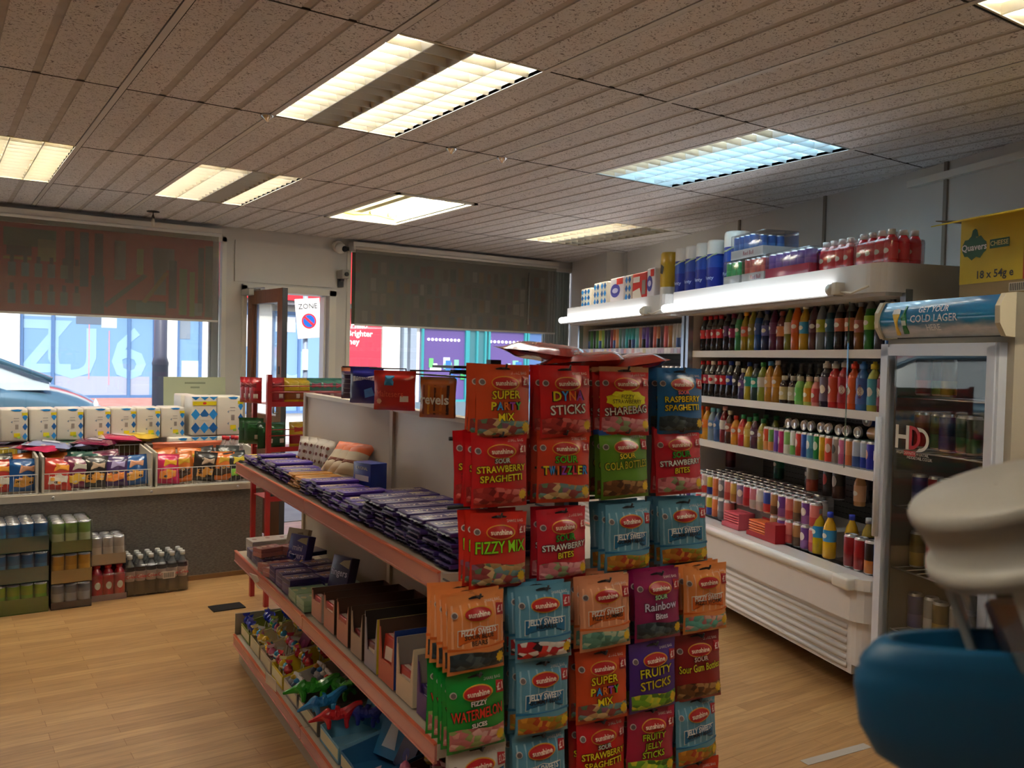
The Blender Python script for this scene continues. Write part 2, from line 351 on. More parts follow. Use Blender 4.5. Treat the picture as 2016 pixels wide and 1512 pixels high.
# doorway frame and the open wooden door
m = MB()
for a, b in (((.93, 4.66, 0), (.965, 4.86, 2.02)), ((1.69, 4.66, 0), (1.75, 4.86, 2.02)), ((.93, 4.66, 1.975), (1.75, 4.86, 2.03)), ((1.655, 4.70, 0), (1.67, 4.80, 1.97))): m.box(a, b, frame_m)
m.obj('trim_5', kind='structure')
wood = noisy('door_wood', [(.3, hexc('5d3823')), (.7, hexc('7a4c30'))], (18, 18, 1.2), .4, 3)
ang = math.atan2(4.0-4.68, 1.022-.972); DL = .70
D = MB(); f = .095
for a, b in (((0, 0, .02), (f, .042, 1.965)), ((DL-f, 0, .02), (DL-.004, .042, 1.965)), ((f, 0, 1.86), (DL-f, .042, 1.965)), ((f, 0, .02), (DL-f, .042, .30)), ((f, 0, .86), (DL-f, .042, .97))): D.box(a, b, wood)
D.box((DL-.004, .0, .02), (DL, .042, 1.965), H('2e2d31'))
D.box((f, .012, .30), (DL-f, .03, .86), wood)
d = D.obj('door_1', kind='structure', loc=(.972, 4.66, 0), rz=ang)
g = MB(); g.box((f, .016, .97), (DL-f, .024, 1.86), GLASS); g.obj('glass_panel', d)
g = MB(); g.box((-.02, .042, 1.93), (.16, .085, 1.985), H('a9a7a2', rough=.35)); g.box((-.02, -.05, 1.93), (.14, -.002, 1.985), H('a9a7a2', rough=.35), bev=.006); g.tube([(.06, -.03, 1.985), (.1, .1, 2.0), (-.05, .14, 2.0)], .007, STEEL); g.obj('door_closer', d)
g = MB(); g.tube([(DL-.05, -.04, 1.0), (DL-.05, -.04, 1.15)], .009, STEEL); g.tube([(DL-.05, -.04, 1.0), (DL-.05, 0, 1.0)], .007, STEEL); g.tube([(DL-.05, -.04, 1.15), (DL-.05, 0, 1.15)], .007, STEEL); g.box((DL-.062, -.004, 1.3), (DL-.04, 0, 1.36), BLACK); g.obj('door_handle', d)
g = MB(); g.tube([(-.015, -.02, 1.15), (-.015, -.02, 1.24)], .009, H('b8862c', rough=.3, metal=.8)); g.tube([(-.015, -.02, 1.62), (-.015, -.02, 1.71)], .009, STEEL); g.obj('hinge', d)
# window display platform
carpet = noisy('cord_carpet', [(.35, hexc('55504a')), (.65, hexc('736d66'))], (1, 1, 5), .95, 55, 3, .5)
m = MB(); m.box((-4.68, 3.13, 0), (.62, 4.69, .565), carpet)
led = H('b3a999', rough=.5)
m.box((-4.68, 3.118, .565), (.62, 4.69, .605), led)
for x in (-1.15, -.62, -.08, .45): m.lathe([(.009, 0), (.009, .002), (.005, .004)], STEEL, 8, Matrix.Translation((x, 3.116, .585)) @ Matrix.Rotation(PI/2, 4, 'X'))
o = m.obj('display_platform'); tag(o, 'grey carpeted display platform running under the left shop window', 'platform')
# roller blinds, with the printed posters stuck on the glass behind them
def blind_mat():
    m, nt, b = nodes('blind_fabric'); nt.nodes.remove(b); out = [n for n in nt.nodes if n.type == 'OUTPUT_MATERIAL'][0]
    t = tex(nt, 'ShaderNodeTexWave', 'Object', (1, 1, 1), Scale=60); r = ramp(nt, t.outputs[0], [(0, hexc('a3a198')), (1, hexc('b0aea5'))])
    d = nt.nodes.new('ShaderNodeBsdfDiffuse'); tl = nt.nodes.new('ShaderNodeBsdfTranslucent'); nt.links.new(r.outputs[0], d.inputs[0]); tl.inputs[0].default_value = (*hexc('9a968c'), 1)
    a = nt.nodes.new('ShaderNodeMixShader'); a.inputs[0].default_value = .25; nt.links.new(d.outputs[0], a.inputs[1]); nt.links.new(tl.outputs[0], a.inputs[2])
    tr = nt.nodes.new('ShaderNodeBsdfTransparent'); tr.inputs[0].default_value = (.9, .9, .88, 1)
    b2 = nt.nodes.new('ShaderNodeMixShader'); b2.inputs[0].default_value = .63; nt.links.new(a.outputs[0], b2.inputs[1]); nt.links.new(tr.outputs[0], b2.inputs[2]); nt.links.new(b2.outputs[0], out.inputs[0]); return m
BM = blind_mat()
def blind(x0, x1, z0, z1, label):
    t = empty('roller_blind', ((x0+x1)/2, 4.6, z1)); w = (x1-x0)/2; h_ = z1-z0
    m = MB(); m.box((-w, 0, -h_+.012), (w, .002, 0), BM); part(m, 'fabric', t)
    m = MB(); m.tube([(-w-.03, 0, 0), (w+.02, 0, 0)], .014, H('e9e7e2', rough=.4), 12); part(m, 'roller', t)
    m = MB(); m.box((-w-.03, -.018, .012), (w+.02, .098, .05), H('dcdad4', rough=.4)); part(m, 'head_rail', t)
    m = MB(); m.box((-w, -.004, -h_), (w, .006, -h_+.016), H('c9c7c0', rough=.4)); part(m, 'bottom_bar', t)
    for q in (-w-.02, w+.015): m = MB(); m.box((q-.008, -.02, -.02), (q+.008, .1, .022), WHITE); part(m, 'bracket', t); tag(t, label, 'blind'); return t
blind(-4.0, .712, 1.70, 2.40, 'grey-brown roller blind half down over the left shop window')
b2 = blind(1.90, 4.115, 1.725, 2.41, 'grey roller blind half down over the right shop window')
m = MB(); m.tube([(.75, -.03, -.08), (.745, -.03, -.6)], .006, H('8a8880')); part(m, 'pull_cord', b2)
vinyls = {}
def vinyl(h):
    if h in vinyls: return vinyls[h]
    m, nt, b = nodes('window_vinyl'); nt.nodes.remove(b); out = [n for n in nt.nodes if n.type == 'OUTPUT_MATERIAL'][0]
    d = nt.nodes.new('ShaderNodeBsdfDiffuse'); tl = nt.nodes.new('ShaderNodeBsdfTranslucent'); d.inputs[0].default_value = (*hexc(h), 1); tl.inputs[0].default_value = (*[c*.8 for c in hexc(h)], 1)
    a = nt.nodes.new('ShaderNodeMixShader'); a.inputs[0].default_value = .5; nt.links.new(d.outputs[0], a.inputs[1]); nt.links.new(tl.outputs[0], a.inputs[2]); nt.links.new(a.outputs[0], out.inputs[0]); vinyls[h] = m; return m
def sheet(m, x0, z0, x1, z1, h, k): m.box((x0, 4.7255-k*.0012, z0), (x1, 4.7265-k*.0012, z1), vinyl(h))
m = MB(); sheet(m, -4.2, 1.705, .70, 2.40, 'c8402c', 0); RR = random.Random(3)
for x0, x1, z0, z1, c in ((-.78, -.44, 2.20, 2.33, '5f7a4a'), (-.76, -.60, 2.13, 2.24, '2c2a28'), (-.56, -.44, 2.10, 2.26, 'b9b95a'), (-.78, -.6, 2.10, 2.12, 'c8b83c')): sheet(m, x0, z0, x1, z1, c, 1)
for k, c in enumerate(('2f3338', '3a4b6a', '4a3140')): sheet(m, -.38+k*.1, 1.95-(k*.02), -.32+k*.1, 2.34, c, 1)
for r_ in (1.78, 1.98):
    for k in range(6): sheet(m, -.75+k*.085, r_, -.70+k*.085, r_+.10, ['7d9aa0', '8aa1a8', '96b0a8', '8295a8', '7f9a86', 'a0705c'][k], 1); sheet(m, -.738+k*.085, r_+.10, -.712+k*.085, r_+.15, '26282a', 2)
for x0, x1, z0, z1, c in ((-.20, -.11, 1.73, 2.02, '4a5c66'), (-.04, .04, 2.0, 2.3, 'a59a90'), (.24, .40, 2.10, 2.27, '9a9488'), (.12, .17, 2.05, 2.25, 'c4b858'), (.36, .42, 1.80, 2.18, '2b2c2c'), (.44, .50, 1.75, 2.12, '8fae45'), (.52, .56, 1.74, 2.1, 'a9c04a'), (.585, .63, 1.78, 2.3, '3a4640'), (.25, .34, 1.90, 2.2, '8d8f86'), (.64, .70, 1.74, 2.32, '6a6f68'), (.56, .62, 1.75, 1.85, 'b9c0b0')): sheet(m, x0, z0, x1, z1, c, 1)
sheet(m, .05, 1.74, .34, 1.85, '2f5a40', 2); sheet(m, .12, 1.755, .33, 1.835, '4f8a86', 3)
for k in range(16): m.prism([(-.12+k*.018, 1.80+k*.016), (-.09+k*.018, 1.78+k*.016), (-.07+k*.018, 1.80+k*.016), (-.10+k*.018, 1.82+k*.016)], 4.7205, 4.7215, vinyl('6b5a52'))
for k in range(12): m.prism([(.16+k*.014, 1.84+k*.02), (.19+k*.014, 1.83+k*.02), (.205+k*.014, 1.855+k*.02), (.175+k*.014, 1.865+k*.02)], 4.7195, 4.7205, vinyl('b8902c'))
for k in range(30):
    x = -4.1+k*.11; sheet(m, x, 1.8+RR.random()*.2, x+.07, 2.1+RR.random()*.2, RR.choice(['2f3338', '8a9a90', '5c7a6a', 'c0a860']), 1)
tag(m.obj('window_poster'), 'red printed poster of bottles on the glass behind the left blind', 'poster')
m = MB(); sheet(m, 1.92, 1.74, 4.10, 2.41, '8a8878', 0)
pal = ['9a5a4a', '6a7f5a', 'b59a5a', '5c7a8a', 'a06a3a', '8d9a7a', 'b8b09a', '6c5a4a', '4a5c50', 'a8843a', '7d6a7a', 'c8c0a8']
for k in range(26):
    for r_ in range(4):
        if k < 8 and r_ in (1, 3):
            x = 1.95+k*.085; sheet(m, x, 1.78+.15*(r_)*.95, x+.055, 1.89+.15*r_*.95, RR.choice(['a0604c', '8a9a80', 'b0a890', '6a8a70']), 1)
        else:
            x = 1.93+k*.083; z = 1.75+r_*.145; sheet(m, x+RR.random()*.02, z+RR.random()*.02, x+.05+RR.random()*.03, z+.1+RR.random()*.04, RR.choice(pal), 1+RR.randint(0, 2))
tag(m.obj('window_poster'), 'collage poster of groceries on the glass behind the right blind', 'poster')
# small fittings on the walls and ceiling
t = empty('dome_camera', (1.765, 4.70, 2.415)); m = MB(); m.lathe([(.05, 0), (.052, .03), (.045, .04)], WHITE, 20, Matrix.Rotation(PI/2, 4, 'X')); part(m, 'base', t)
m = MB(); m.lathe([(.002, -.048), (.03, -.04), (.046, -.015), (.048, .01), (.035, .035), (.01, .046)], WHITE, 18, Matrix.Translation((0, -.075, -.02))); part(m, 'housing', t)
m = MB(); m.lathe([(.026, 0), (.026, .012), (.018, .016)], BLACK, 16, Matrix.Translation((.022, -.115, -.03)) @ Matrix.Rotation(PI/2-.2, 4, 'X')); part(m, 'lens', t)
tag(t, 'white ball-shaped security camera at the top left of the right window', 'camera')
t = empty('wall_camera', (1.80, 4.695, 2.16)); m = MB(); m.box((-.03, -.03, -.10), (.02, 0, .02), DGREY, bev=.005); m.box((-.02, -.06, -.05), (.01, -.03, -.02), DGREY); part(m, 'bracket', t)
m = MB(); m.box((-.045, -.14, -.03), (.03, -.02, .045), H('9b968c'), bev=.008); part(m, 'body', t); m = MB(); m.lathe([(.018, 0), (.018, .02)], BLACK, 14, Matrix.Translation((-.005, -.138, .005)) @ Matrix.Rotation(PI/2, 4, 'X')); part(m, 'lens', t)
tag(t, 'boxy grey security camera on a dark bracket above the doorway edge', 'camera')
t = empty('wall_speaker', (4.435, 4.698, 2.405)); m = MB(); m.box((-.045, -.07, -.09), (.045, -.01, .09), BLACK, bev=.006); part(m, 'cabinet', t); m = MB(); m.box((-.02, -.012, -.03), (.02, 0, .03), DGREY); part(m, 'bracket', t)
tag(t, 'small black speaker box in the far corner beside the right window', 'speaker')
t = empty('ceiling_hook', (.15, 4.30, CZ)); m = MB(); m.lathe([(.045, -.004), (.045, 0)], BLACK, 16); part(m, 'plate', t); m = MB(); m.lathe([(.014, -.05), (.004, -.02), (.003, 0)], BLACK, 10); m.lathe([(.01, -.11), (.013, -.07), (.006, -.052)], H('d8d4c8'), 10); part(m, 'hanger', t)
tag(t, 'black hook with a pale weight on the ceiling above the left blind', 'hook')
for x, y, lb in ((-.02, 1.2, 'small chrome hanger clip beside the far left corner of the largest ceiling light'), (.9, 1.2, 'small chrome hanger clip mid-way on the ceiling bar, left one of two'), (1.2, 1.2, 'small chrome hanger clip on the ceiling bar, right one of two')):
    m = MB(); m.lathe([(.004, -.03), (.012, -.02), (.03, -.006), (.03, -.001)], CHROME, 12); tag(m.obj('hanger_clip', loc=(x, y, CZ-.002)), lb, 'clip', 'chrome clips on the ceiling grid')
# paper notice leaning on the glass, seen from its back
m = MB(); m.box((-.24, 0, 0), (.24, .004, .65), H('c6cfae', rough=.8)); gt = H('98a287', rough=.8)
for z_, w_, x_ in ((.595, .16, .0), (.56, .07, 0), (.48, .10, -.11), (.45, .06, -.12)): m.box((x_-w_/2, -.001, z_), (x_+w_/2, 0, z_+.014), gt)
o = m.obj('paper_notice', loc=(.55, 4.61, .606), rz=0); o.rotation_euler = (-.04, 0, 0); tag(o, 'pale green paper notice seen from behind, standing against the window', 'notice')
# ================================================================ outside
m = MB(); m.box((-14, 4.86, -.1), (26, 6.9, -.02), noisy('paving', [(.3, hexc('8d8a86')), (.7, hexc('a5a19c'))], rough=.8, nscale=3)); m.obj('pavement', kind='structure')
m = MB(); m.box((-14, 6.9, -.2), (26, 11.6, -.12), noisy('tarmac', [(.3, hexc('4b4c4f')), (.7, hexc('5d5e61'))], rough=.85, nscale=20)); m.obj('road', kind='structure')
m = MB(); m.box((-14, 11.6, -.2), (26, 14.2, -.02), noisy('paving_far', [(.3, hexc('9d9a96')), (.7, hexc('b5b1ac'))], rough=.8, nscale=3)); m.obj('pavement_far', kind='structure')
rend = H('f2f0ea', rough=.7); blueg = H('7599c2', rough=.25); bframe = H('4f6f9c', rough=.4); redf = H('d81f2c', rough=.4)
t = empty('bank_building', (0, 14, 0)); m = MB()
m.box((-10, .12, -.1), (7.1, 2, 6.5), rend)
for a, b in ((-10, -6), (-1.2, .05), (2.2, 2.55), (3.0, 3.35), (4.05, 4.3), (6.65, 7.05)): m.box((a, -.05, -.1), (b, .14, 2.5), rend)
part(m, 'wall', t)
m = MB(); m.box((.05, -.02, -.1), (2.2, .1, .62), noisy('brick_red', [(.3, hexc('a9736e')), (.7, hexc('bd8580'))], (1, 1, 6), .8, 6)); m.box((-6, -.02, -.1), (-1.2, .1, .62), H('b07a74')); part(m, 'brick_plinth', t)
m = MB(); m.box((-10, -.35, 2.5), (7.1, .14, 3.6), redf); m.box((-10, -.30, 2.42), (7.1, .1, 2.5), H('6a6a6e')); part(m, 'fascia_sign', t)
def shopwin(t, x0, x1, z0, z1, mull, gm=blueg, fm_=bframe, extra=None):
    m = MB(); m.box((x0, .0, z0), (x1, .04, z0+.05), fm_); m.box((x0, .0, z1-.05), (x1, .04, z1), fm_)
    for q in (x0, *mull, x1-.05): m.box((q, -.01, z0), (q+.05, .05, z1), fm_)
    f = m.obj('shop_window', t); KIDS.setdefault(t.name, []).append(f)
    g = MB(); g.box((x0, .05, z0), (x1, .1, z1), gm)
    if extra: extra(g)
    g.obj('pane', f)
    return f
pale = H('8eb2d4', rough=.4)
def ex1(g):
    g.text('Z', .42, 1.45, 1.25, .045, pale, extra=.02); g.text('U', .85, 1.35, 1.2, .044, pale, extra=.02); g.text('6', 1.75, 1.35, 1.25, .043, pale, extra=.02)
    g.box((.1, .046, 2.0), (.9, .05, 2.2), H('9fb4c6')); g.box((1.3, .046, 1.85), (1.55, .05, 2.2), H('b9c6d2')); g.box((.9, .046, 1.9), (1.3, .049, 2.4), H('5f6c80')); g.box((1.1, .04, .95), (1.115, .05, 1.9), H('d98a96')); g.box((1.42, .04, .85), (1.435, .05, 1.8), H('d98a96')); g.box((.1, .046, .66), (2.1, .049, 1.0), H('9a9fb5'))
shopwin(t, .05, 2.2, .62, 2.42, (.52, 1.72), extra=ex1)
shopwin(t, 2.55, 3.0, .62, 2.42, (), extra=lambda g: (g.box((2.65, .04, .9), (2.95, .05, 1.3), H('b5cbe0')), g.box((2.6, .042, 1.7), (2.8, .05, 2.4), H('7b8797'))))
shopwin(t, 3.35, 4.05, .3, 2.42, (), extra=lambda g: g.box((3.4, .04, 1.6), (4.0, .05, 2.2), H('e8eef5')))
shopwin(t, 4.3, 5.5, .3, 2.3, (4.85,), extra=lambda g: (g.text('U', 4.75, 1.2, .8, .045, pale, extra=.02), g.box((4.4, .04, 1.9), (4.8, .045, 2.2), H('eef3f8'))))
shopwin(t, -6, -1.2, .62, 2.42, (-4.5, -3))
m = MB(); m.box((5.6, -.04, 1.05), (6.62, -.01, 2.42), H('e2334a', rough=.3, coat=.5))
for k, s_ in enumerate(('Say Hello', 'to Brighter', 'Money')): m.text(s_, 5.66, 2.09-k*.17, .17, -.042, WHITE, align='LEFT', extra=.004)
m.box((5.6, -.05, .4), (6.62, .0, 1.04), H('7d9cc4')); part(m, 'advert_panel', t)
tag(t, 'white and red fronted bank building across the street, left part', 'building')
t = empty('corner_shop_building', (0, 14, 0)); m = MB(); m.box((7.2, .1, -.1), (22, 2, 6.5), rend); m.box((7.2, -.1, 2.2), (22, .12, 3.2), H('c9ccd2')); m.box((7.2, 0, -.1), (12.6, .1, .5), H('5f6f7d')); part(m, 'wall', t)
teal = H('2f8c95', rough=.3); purple = H('5b4a86', rough=.25)
def exs(seed):
    def f(g, seed=seed):
        r_ = random.Random(seed); x0 = (7.75, 9.35, 10.4)[seed]; w_ = (.85, .95, .75)[seed]
        for k in range(14):
            a = x0+r_.random()*w_; z = .7+r_.random()*.6; g.box((a, .04-k*.001, z), (a+.08+.1*r_.random(), .05, z+.08+.15*r_.random()), H(r_.choice(['3f9c58', '5fb86a', 'dfeef0', 'a8c8ea', '2f6ab0', 'e8e8f2', '7ac0a0']), rough=.4))
        for k in range(9): g.lathe([(.03, 0), (.03, .01)], mat((1, .9, 1), .5, emit=3), 8, Matrix.Translation((x0+.03+k*w_/9, .035, 1.86)) @ Matrix.Rotation(PI/2, 4, 'X'))
    return f
shopwin(t, 7.6, 8.75, .5, 2.15, (), purple, teal, exs(0)); shopwin(t, 8.75, 9.25, .05, 2.15, (8.98,), H('3d6f7a', rough=.2), teal)
shopwin(t, 9.3, 10.35, .5, 2.15, (), purple, teal, exs(1)); shopwin(t, 10.38, 11.3, .5, 2.15, (), H('4d6a9c', rough=.2), teal, exs(2))
m = MB(); m.box((7.12, -.1, -.1), (7.2, .09, 2.19), H('9aa8ba')); m.box((7.3, -.05, -.1), (7.45, .1, 2.19), H('8d99ab')); part(m, 'downpipe', t)
tag(t, 'grey building with purple-lit toy shop windows across the street, right part', 'building')
# lamp post
t = empty('lamp_post', (.96, 8.0-1.3, -.02)); m = MB(); m.lathe([(.085, 0), (.085, .25), (.075, .3), (.075, 1.33), (.08, 1.36), (.062, 1.42), (.06, 4.5)], H('53566a', rough=.4), 12); part(m, 'column', t)
m = MB(); m.box((-.04, -.078, .35), (.04, -.07, .8), H('5f6376')); part(m, 'access_door', t); t.location = (.66, 6.4, -.02); tag(t, 'dark steel lamp post on the pavement outside the left window', 'lamp post')
# parking sign
sp = (2.46, 7.2, 0); t = empty('parking_sign', sp); m = MB(); m.tube([(.0, .02, -.1), (-.03, .03, 2.5)], .03, H('8a9aac', rough=.4)); part(m, 'pole', t)
m = MB(); T = Matrix.Translation((-.01, -.04, 1.88)) @ Matrix.Rotation(math.radians(-6), 4, 'Y')
m.box((-.15, -.004, -.23), (.15, .004, .23), WHITE, T, bev=.003); blue = H('1c5fc0', rough=.35); red = H('e0303c', rough=.35)
circ = lambda r, n=28: [(r*math.cos(2*PI*k/n), r*math.sin(2*PI*k/n)) for k in range(n)]
m.flat([(x, z-.03) for x, z in circ(.088)][::1], -.006, red, T); m.flat([(x, z-.03) for x, z in circ(.070)], -.008, blue, T)
m.flat([(-.062, .012), (-.042, .032), (.062, -.072), (.042, -.092)], -.010, red, T); m.text('ZONE', 0, .14, .085, -.008, H('3a3a3a'), T)
part(m, 'sign_plate', t)
m = MB(); m.box((-.07, -.03, 1.28), (-.005, -.01, 1.52), WHITE); part(m, 'small_plate', t); tag(t, 'white no-waiting zone sign with blue disc seen through the doorway', 'sign')
# car
def car():
    t = empty('parked_car', (-2.0, 8.0, .0)); t.scale = (1.1, 1.1, 1.1); paint = mat(hexc('4f7488'), .22, .35, .8); dark = H('aebcc4', rough=.08, coat=.5)
    # body: cross-section ring lofted along x
    prof = [(-2.05, .45, .72), (-1.95, .35, .92), (-1.5, .32, .98), (-.6, .30, 1.0), (.5, .30, 1.02), (.95, .30, 1.05), (1.4, .30, 1.02), (1.8, .32, .95), (2.08, .36, .82), (2.2, .42, .66)]
    def ring(x, zb, zt, hw):
        return [(x, -hw*.96, zb), (x, -hw, (zb+zt)/2), (x, -hw*.98, zt-.12), (x, -hw*.86, zt-.015), (x, -hw*.4, zt+.02), (x, hw*.4, zt+.02), (x, hw*.86, zt-.015), (x, hw*.98, zt-.12), (x, hw, (zb+zt)/2), (x, hw*.96, zb)]
    m = MB(); rings = []
    for x, zb, zt in prof:
        hw = .86*(1-.30*max(0, abs(x)-1.3)**2); rings.append(ring(x, zb-.1, zt, hw))
    n = len(rings[0]); vs_ = [p for r_ in rings for p in r_]; fs = [(i*n+k, i*n+(k+1) % n, (i+1)*n+(k+1) % n, (i+1)*n+k) for i in range(len(rings)-1) for k in range(n)]
    fs = [f[::-1] for f in fs]+[tuple(range(n)), tuple((len(rings)-1)*n+k for k in reversed(range(n)))]
    m.add(vs_, fs, paint, smooth=True); o = part(m, 'body', t)
    sub = o.modifiers.new('s', 'SUBSURF'); sub.levels = 2; sub.render_levels = 2
    m = MB()  # cabin
    cab = [(-1.85, .98, .70), (-1.55, 1.30, .62), (-.4, 1.50, .60), (.6, 1.46, .60), (1.62, 1.06, .70)]
    lo = [(x, -.80, .98) for x, z, w_ in cab]
    rg = [[(x, -.78, .95), (x, -w_*(.98), z-.02), (x, -w_*.5, z+.02), (x, w_*.5, z+.02), (x, w_*.98, z-.02), (x, .78, .95)] for x, z, w_ in cab]
    vs_ = [p for r_ in rg for p in r_]; fs = []; 
    for i in range(len(rg)-1):
        for k in range(5): fs.append(((i*6+k), (i+1)*6+k, (i+1)*6+k+1, i*6+k+1))
    m.add(vs_, fs, dark, smooth=False); part(m, 'windows', t)
    m = MB()
    for sgn in (-1, 1): m.tube([(1.64, sgn*.74, 1.04), (1.2, sgn*.70, 1.22), (.6, sgn*.62, 1.455), (-.4, sgn*.62, 1.49), (-1.6, sgn*.64, 1.28), (-1.88, sgn*.7, 1.0)], .026, paint)
    m.tube([(-.45, -.64, 1.46), (-.4, -.80, 1.0)], .03, paint); part(m, 'pillars', t)
    for x, y in ((1.38, -.80), (-1.32, -.80), (1.38, .80), (-1.32, .80)):
        T = Matrix.Translation((x, y, .31)) @ Matrix.Rotation(PI/2, 4, 'X'); m = MB(); m.lathe([(.36, -.085), (.38, 0), (.36, .085)], BLACK, 26, T) if False else m.lathe([(.30, -.09), (.31, 0), (.30, .09)], BLACK, 26, T)
        m.lathe([(.20, -.095), (.20, .095)], H('a0a6ae', rough=.3, metal=.8), 18, T); part(m, 'wheel', t)
        if y < 0: m = MB(); m.lathe([(.37, -.0), (.38, .04)], H('232a30'), 28, Matrix.Translation((x, y-.02, .33)) @ Matrix.Rotation(PI/2, 4, 'X')); part(m, 'wheel_arch', t)
    m = MB(); m.box((1.02, -1.0, 1.04), (1.18, -.84, 1.15), paint, bev=.03); part(m, 'wing_mirror', t)
    m = MB(); m.lathe([(.02, -.02), (.11, 0), (.05, .02)], H('e6eef4', rough=.15), 14, Matrix.Translation((2.02, -.62, .80)) @ Matrix.Rotation(PI/2, 4, 'Y') @ Matrix.Scale(.6, 4, (1, 0, 0))); part(m, 'headlight', t)
    tag(t, 'blue-grey hatchback car parked outside the left shop window', 'car')
car()
# ================================================================ open chillers along the right wall (local frame MW: x=-s, y=nn)
fr_w = H('dedcda', rough=.35, coat=.3); fr_g = H('9da1a3', rough=.4); alum = H('b9c4cf', rough=.25, metal=.7); shelfw = H('e6e2dc', rough=.35)
back_m, nt_, b_ = nodes('slotted_panel')
bt = tex(nt_, 'ShaderNodeTexBrick', 'UV', (1, 1, 1), Scale=1)
def slotted(mb, x0, x1, y, z0, z1):
    """grey back panel with rows of pressed slots"""
    g = H('85898c', rough=.45); d = H('2f3336', rough=.6); mb.box((x0, y, z0), (x1, y+.02, z1), g); z = z0+.03
    while z < z1:
        x = x0+.01
        while x < x1-.03: mb.box((x, y-.001, z), (x+.022, y, z+.0035), d); x += .031
        z += .033
def rrect(x0, x1, y0, y1, r):
    """plan outline, rounded at the two front corners (front is y0)"""
    P = [(x1, y1), (x0, y1)]
    P += [(x0+r-r*math.cos(a), y0+r-r*math.sin(a)) for a in [i*PI/12 for i in range(7)]]
    P += [(x1-r+r*math.sin(a), y0+r-r*math.cos(a)) for a in [i*PI/12 for i in range(7)]]
    return P
def slab(mb, P, z0, z1, m, smooth=False):
    n = len(P); vs_ = [(x, y, z0) for x, y in P]+[(x, y, z1) for x, y in P]
    mb.add(vs_, [tuple(range(n))[::-1], tuple(range(n, 2*n))], m); mb.add(vs_, [(i, (i+1) % n, (i+1) % n+n, i+n) for i in range(n)][::1], m, None, smooth)
TUBE_E = mat((.95, .98, 1), .4, emit=6)
def chiller(s0, s1, lab, shelves, rowlab):
    t = empty('open_chiller'); t.matrix_world = MW; xa, xb = -s1, -s0
    m = MB(); m.box((xa, 2.30, .16), (xb, 2.84, .30), fr_w)
    slab(m, rrect(xa+.01, xb-.01, 2.09, 2.84, .10), .16, .36, fr_w)          # lower body
    slab(m, rrect(xa, xb, 2.055, 2.84, .12), .36, .50, fr_w); m.box((xa+.02, 2.35, .495), (xb-.02, 2.84, .53), fr_w); part(m, 'body', t)
    m = MB()
    for k in range(6): m.tube([(xa+.09, 2.092, .145+k*.034), (xb-.14, 2.092, .145+k*.034)], .013, fr_w, 8)
    m.box((xa+.05, 2.095, .115), (xb-.11, 2.12, .35), fr_w); part(m, 'louvred_kick_panel', t)
    m = MB(); m.tube([(xa+.05, 2.055, .52), (xb-.16, 2.055, .52)], .026, H('f2f0ec', rough=.2, coat=.5), 12); slab(m, rrect(xa, xb, 2.05, 2.16, .10), .50, .548, H('e9e6e0', rough=.25, coat=.4)); part(m, 'bumper_rail', t)
    m = MB(); m.box((xb-.17, 2.02, .495), (xb-.06, 2.10, .55), H('d9d6cc', rough=.3), bev=.012); part(m, 'bumper_end', t)
    m = MB(); slotted(m, xa+.03, xb-.03, 2.79, .53, 1.80); part(m, 'back_panel', t)
    for x in (xa, xb-.03):
        m = MB(); m.box((x, 2.24, .50), (x+.03, 2.84, 1.79), fr_w); m.box((x-.002, 2.215, .54), (x+.032, 2.25, 1.79), alum); part(m, 'side_panel', t)
    for z in shelves:
        m = MB(); m.box((xa+.035, 2.26, z-.012), (xb-.035, 2.78, z), shelfw); m.box((xa+.035, 2.245, z-.036), (xb-.035, 2.262, z+.004), H('efece7', rough=.3)); sh = part(m, 'shelf', t)
    m = MB(); slab(m, rrect(xa, xb, 2.085, 2.84, .09), 1.775, 1.90, fr_w); m.box((xa+.02, 2.13, 1.76), (xb-.02, 2.84, 1.775), H('c8c6c2')); part(m, 'canopy', t)
    m = MB(); L0, L1 = xa+.0, xb-.30; m.tube([(L0, 2.06, 1.80), (L1, 2.06, 1.80)], .025, TUBE_E, 14); part(m, 'lamp_tube', t)
    m = MB(); m.box((L0, 2.05, 1.770), (L1+.04, 2.10, 1.778), H('d0cfcc')); m.tube([(L1, 2.06, 1.80), (L1+.035, 2.06, 1.80)], .027, H('dedbd2'), 14); m.box((L1+.035, 2.04, 1.775), (L1+.07, 2.10, 1.83), H('cfcbc0'), bev=.005)
    m.tube([(L1+.05, 2.07, 1.79), (L1+.15, 2.06, 1.775), (L1+.24, 2.075, 1.80)], .005, H('d9d4c6')); part(m, 'lamp_holder', t)
    for x in (xb-.12, xa+.12):
        for y in (2.18, 2.75):
            m = MB(); T = Matrix.Translation((x, y, .05)) @ Matrix.Rotation(PI/2, 4, 'X'); m.lathe([(.045, -.018), (.05, 0), (.045, .018)], BLACK, 16, T); m.box((x-.02, y-.03, .07), (x+.02, y+.03, .16), DGREY); part(m, 'castor', t)
    tag(t, lab, 'fridge'); return t
T1, T2, T3 = 1.533, 1.252, .982
ch1 = chiller(.27, 2.24, 'long white open chiller full of bottled and canned drinks', (T1, T2, T3), '')
m = MB(); m.box((-.665, 2.235, T3), (-.66, 2.24, 1.76), glassy('edge_glass', (.75, .9, .92), .2)); part(m, 'night_blind_cord', ch1)
ch2 = chiller(2.27, 4.22, 'shorter-looking white open chiller beside the right shop window', (1.555, 1.30, 1.02), '')
m = MB(); RR = random.Random(5)
for k in range(38):
    x = -4.17+k*.049; m.box((x, 2.24, 1.522), (x+.046, 2.244, 1.556), H(RR.choice(['e8e4f0', 'e8e4f0', 'f2f0f6', 'b9a8c8', 'd8c8d8', 'c4d0e8', 'e8a8a8', 'e8dcb0', 'a8b8d8']), rough=.4))
part(m, 'price_tickets', ch2)
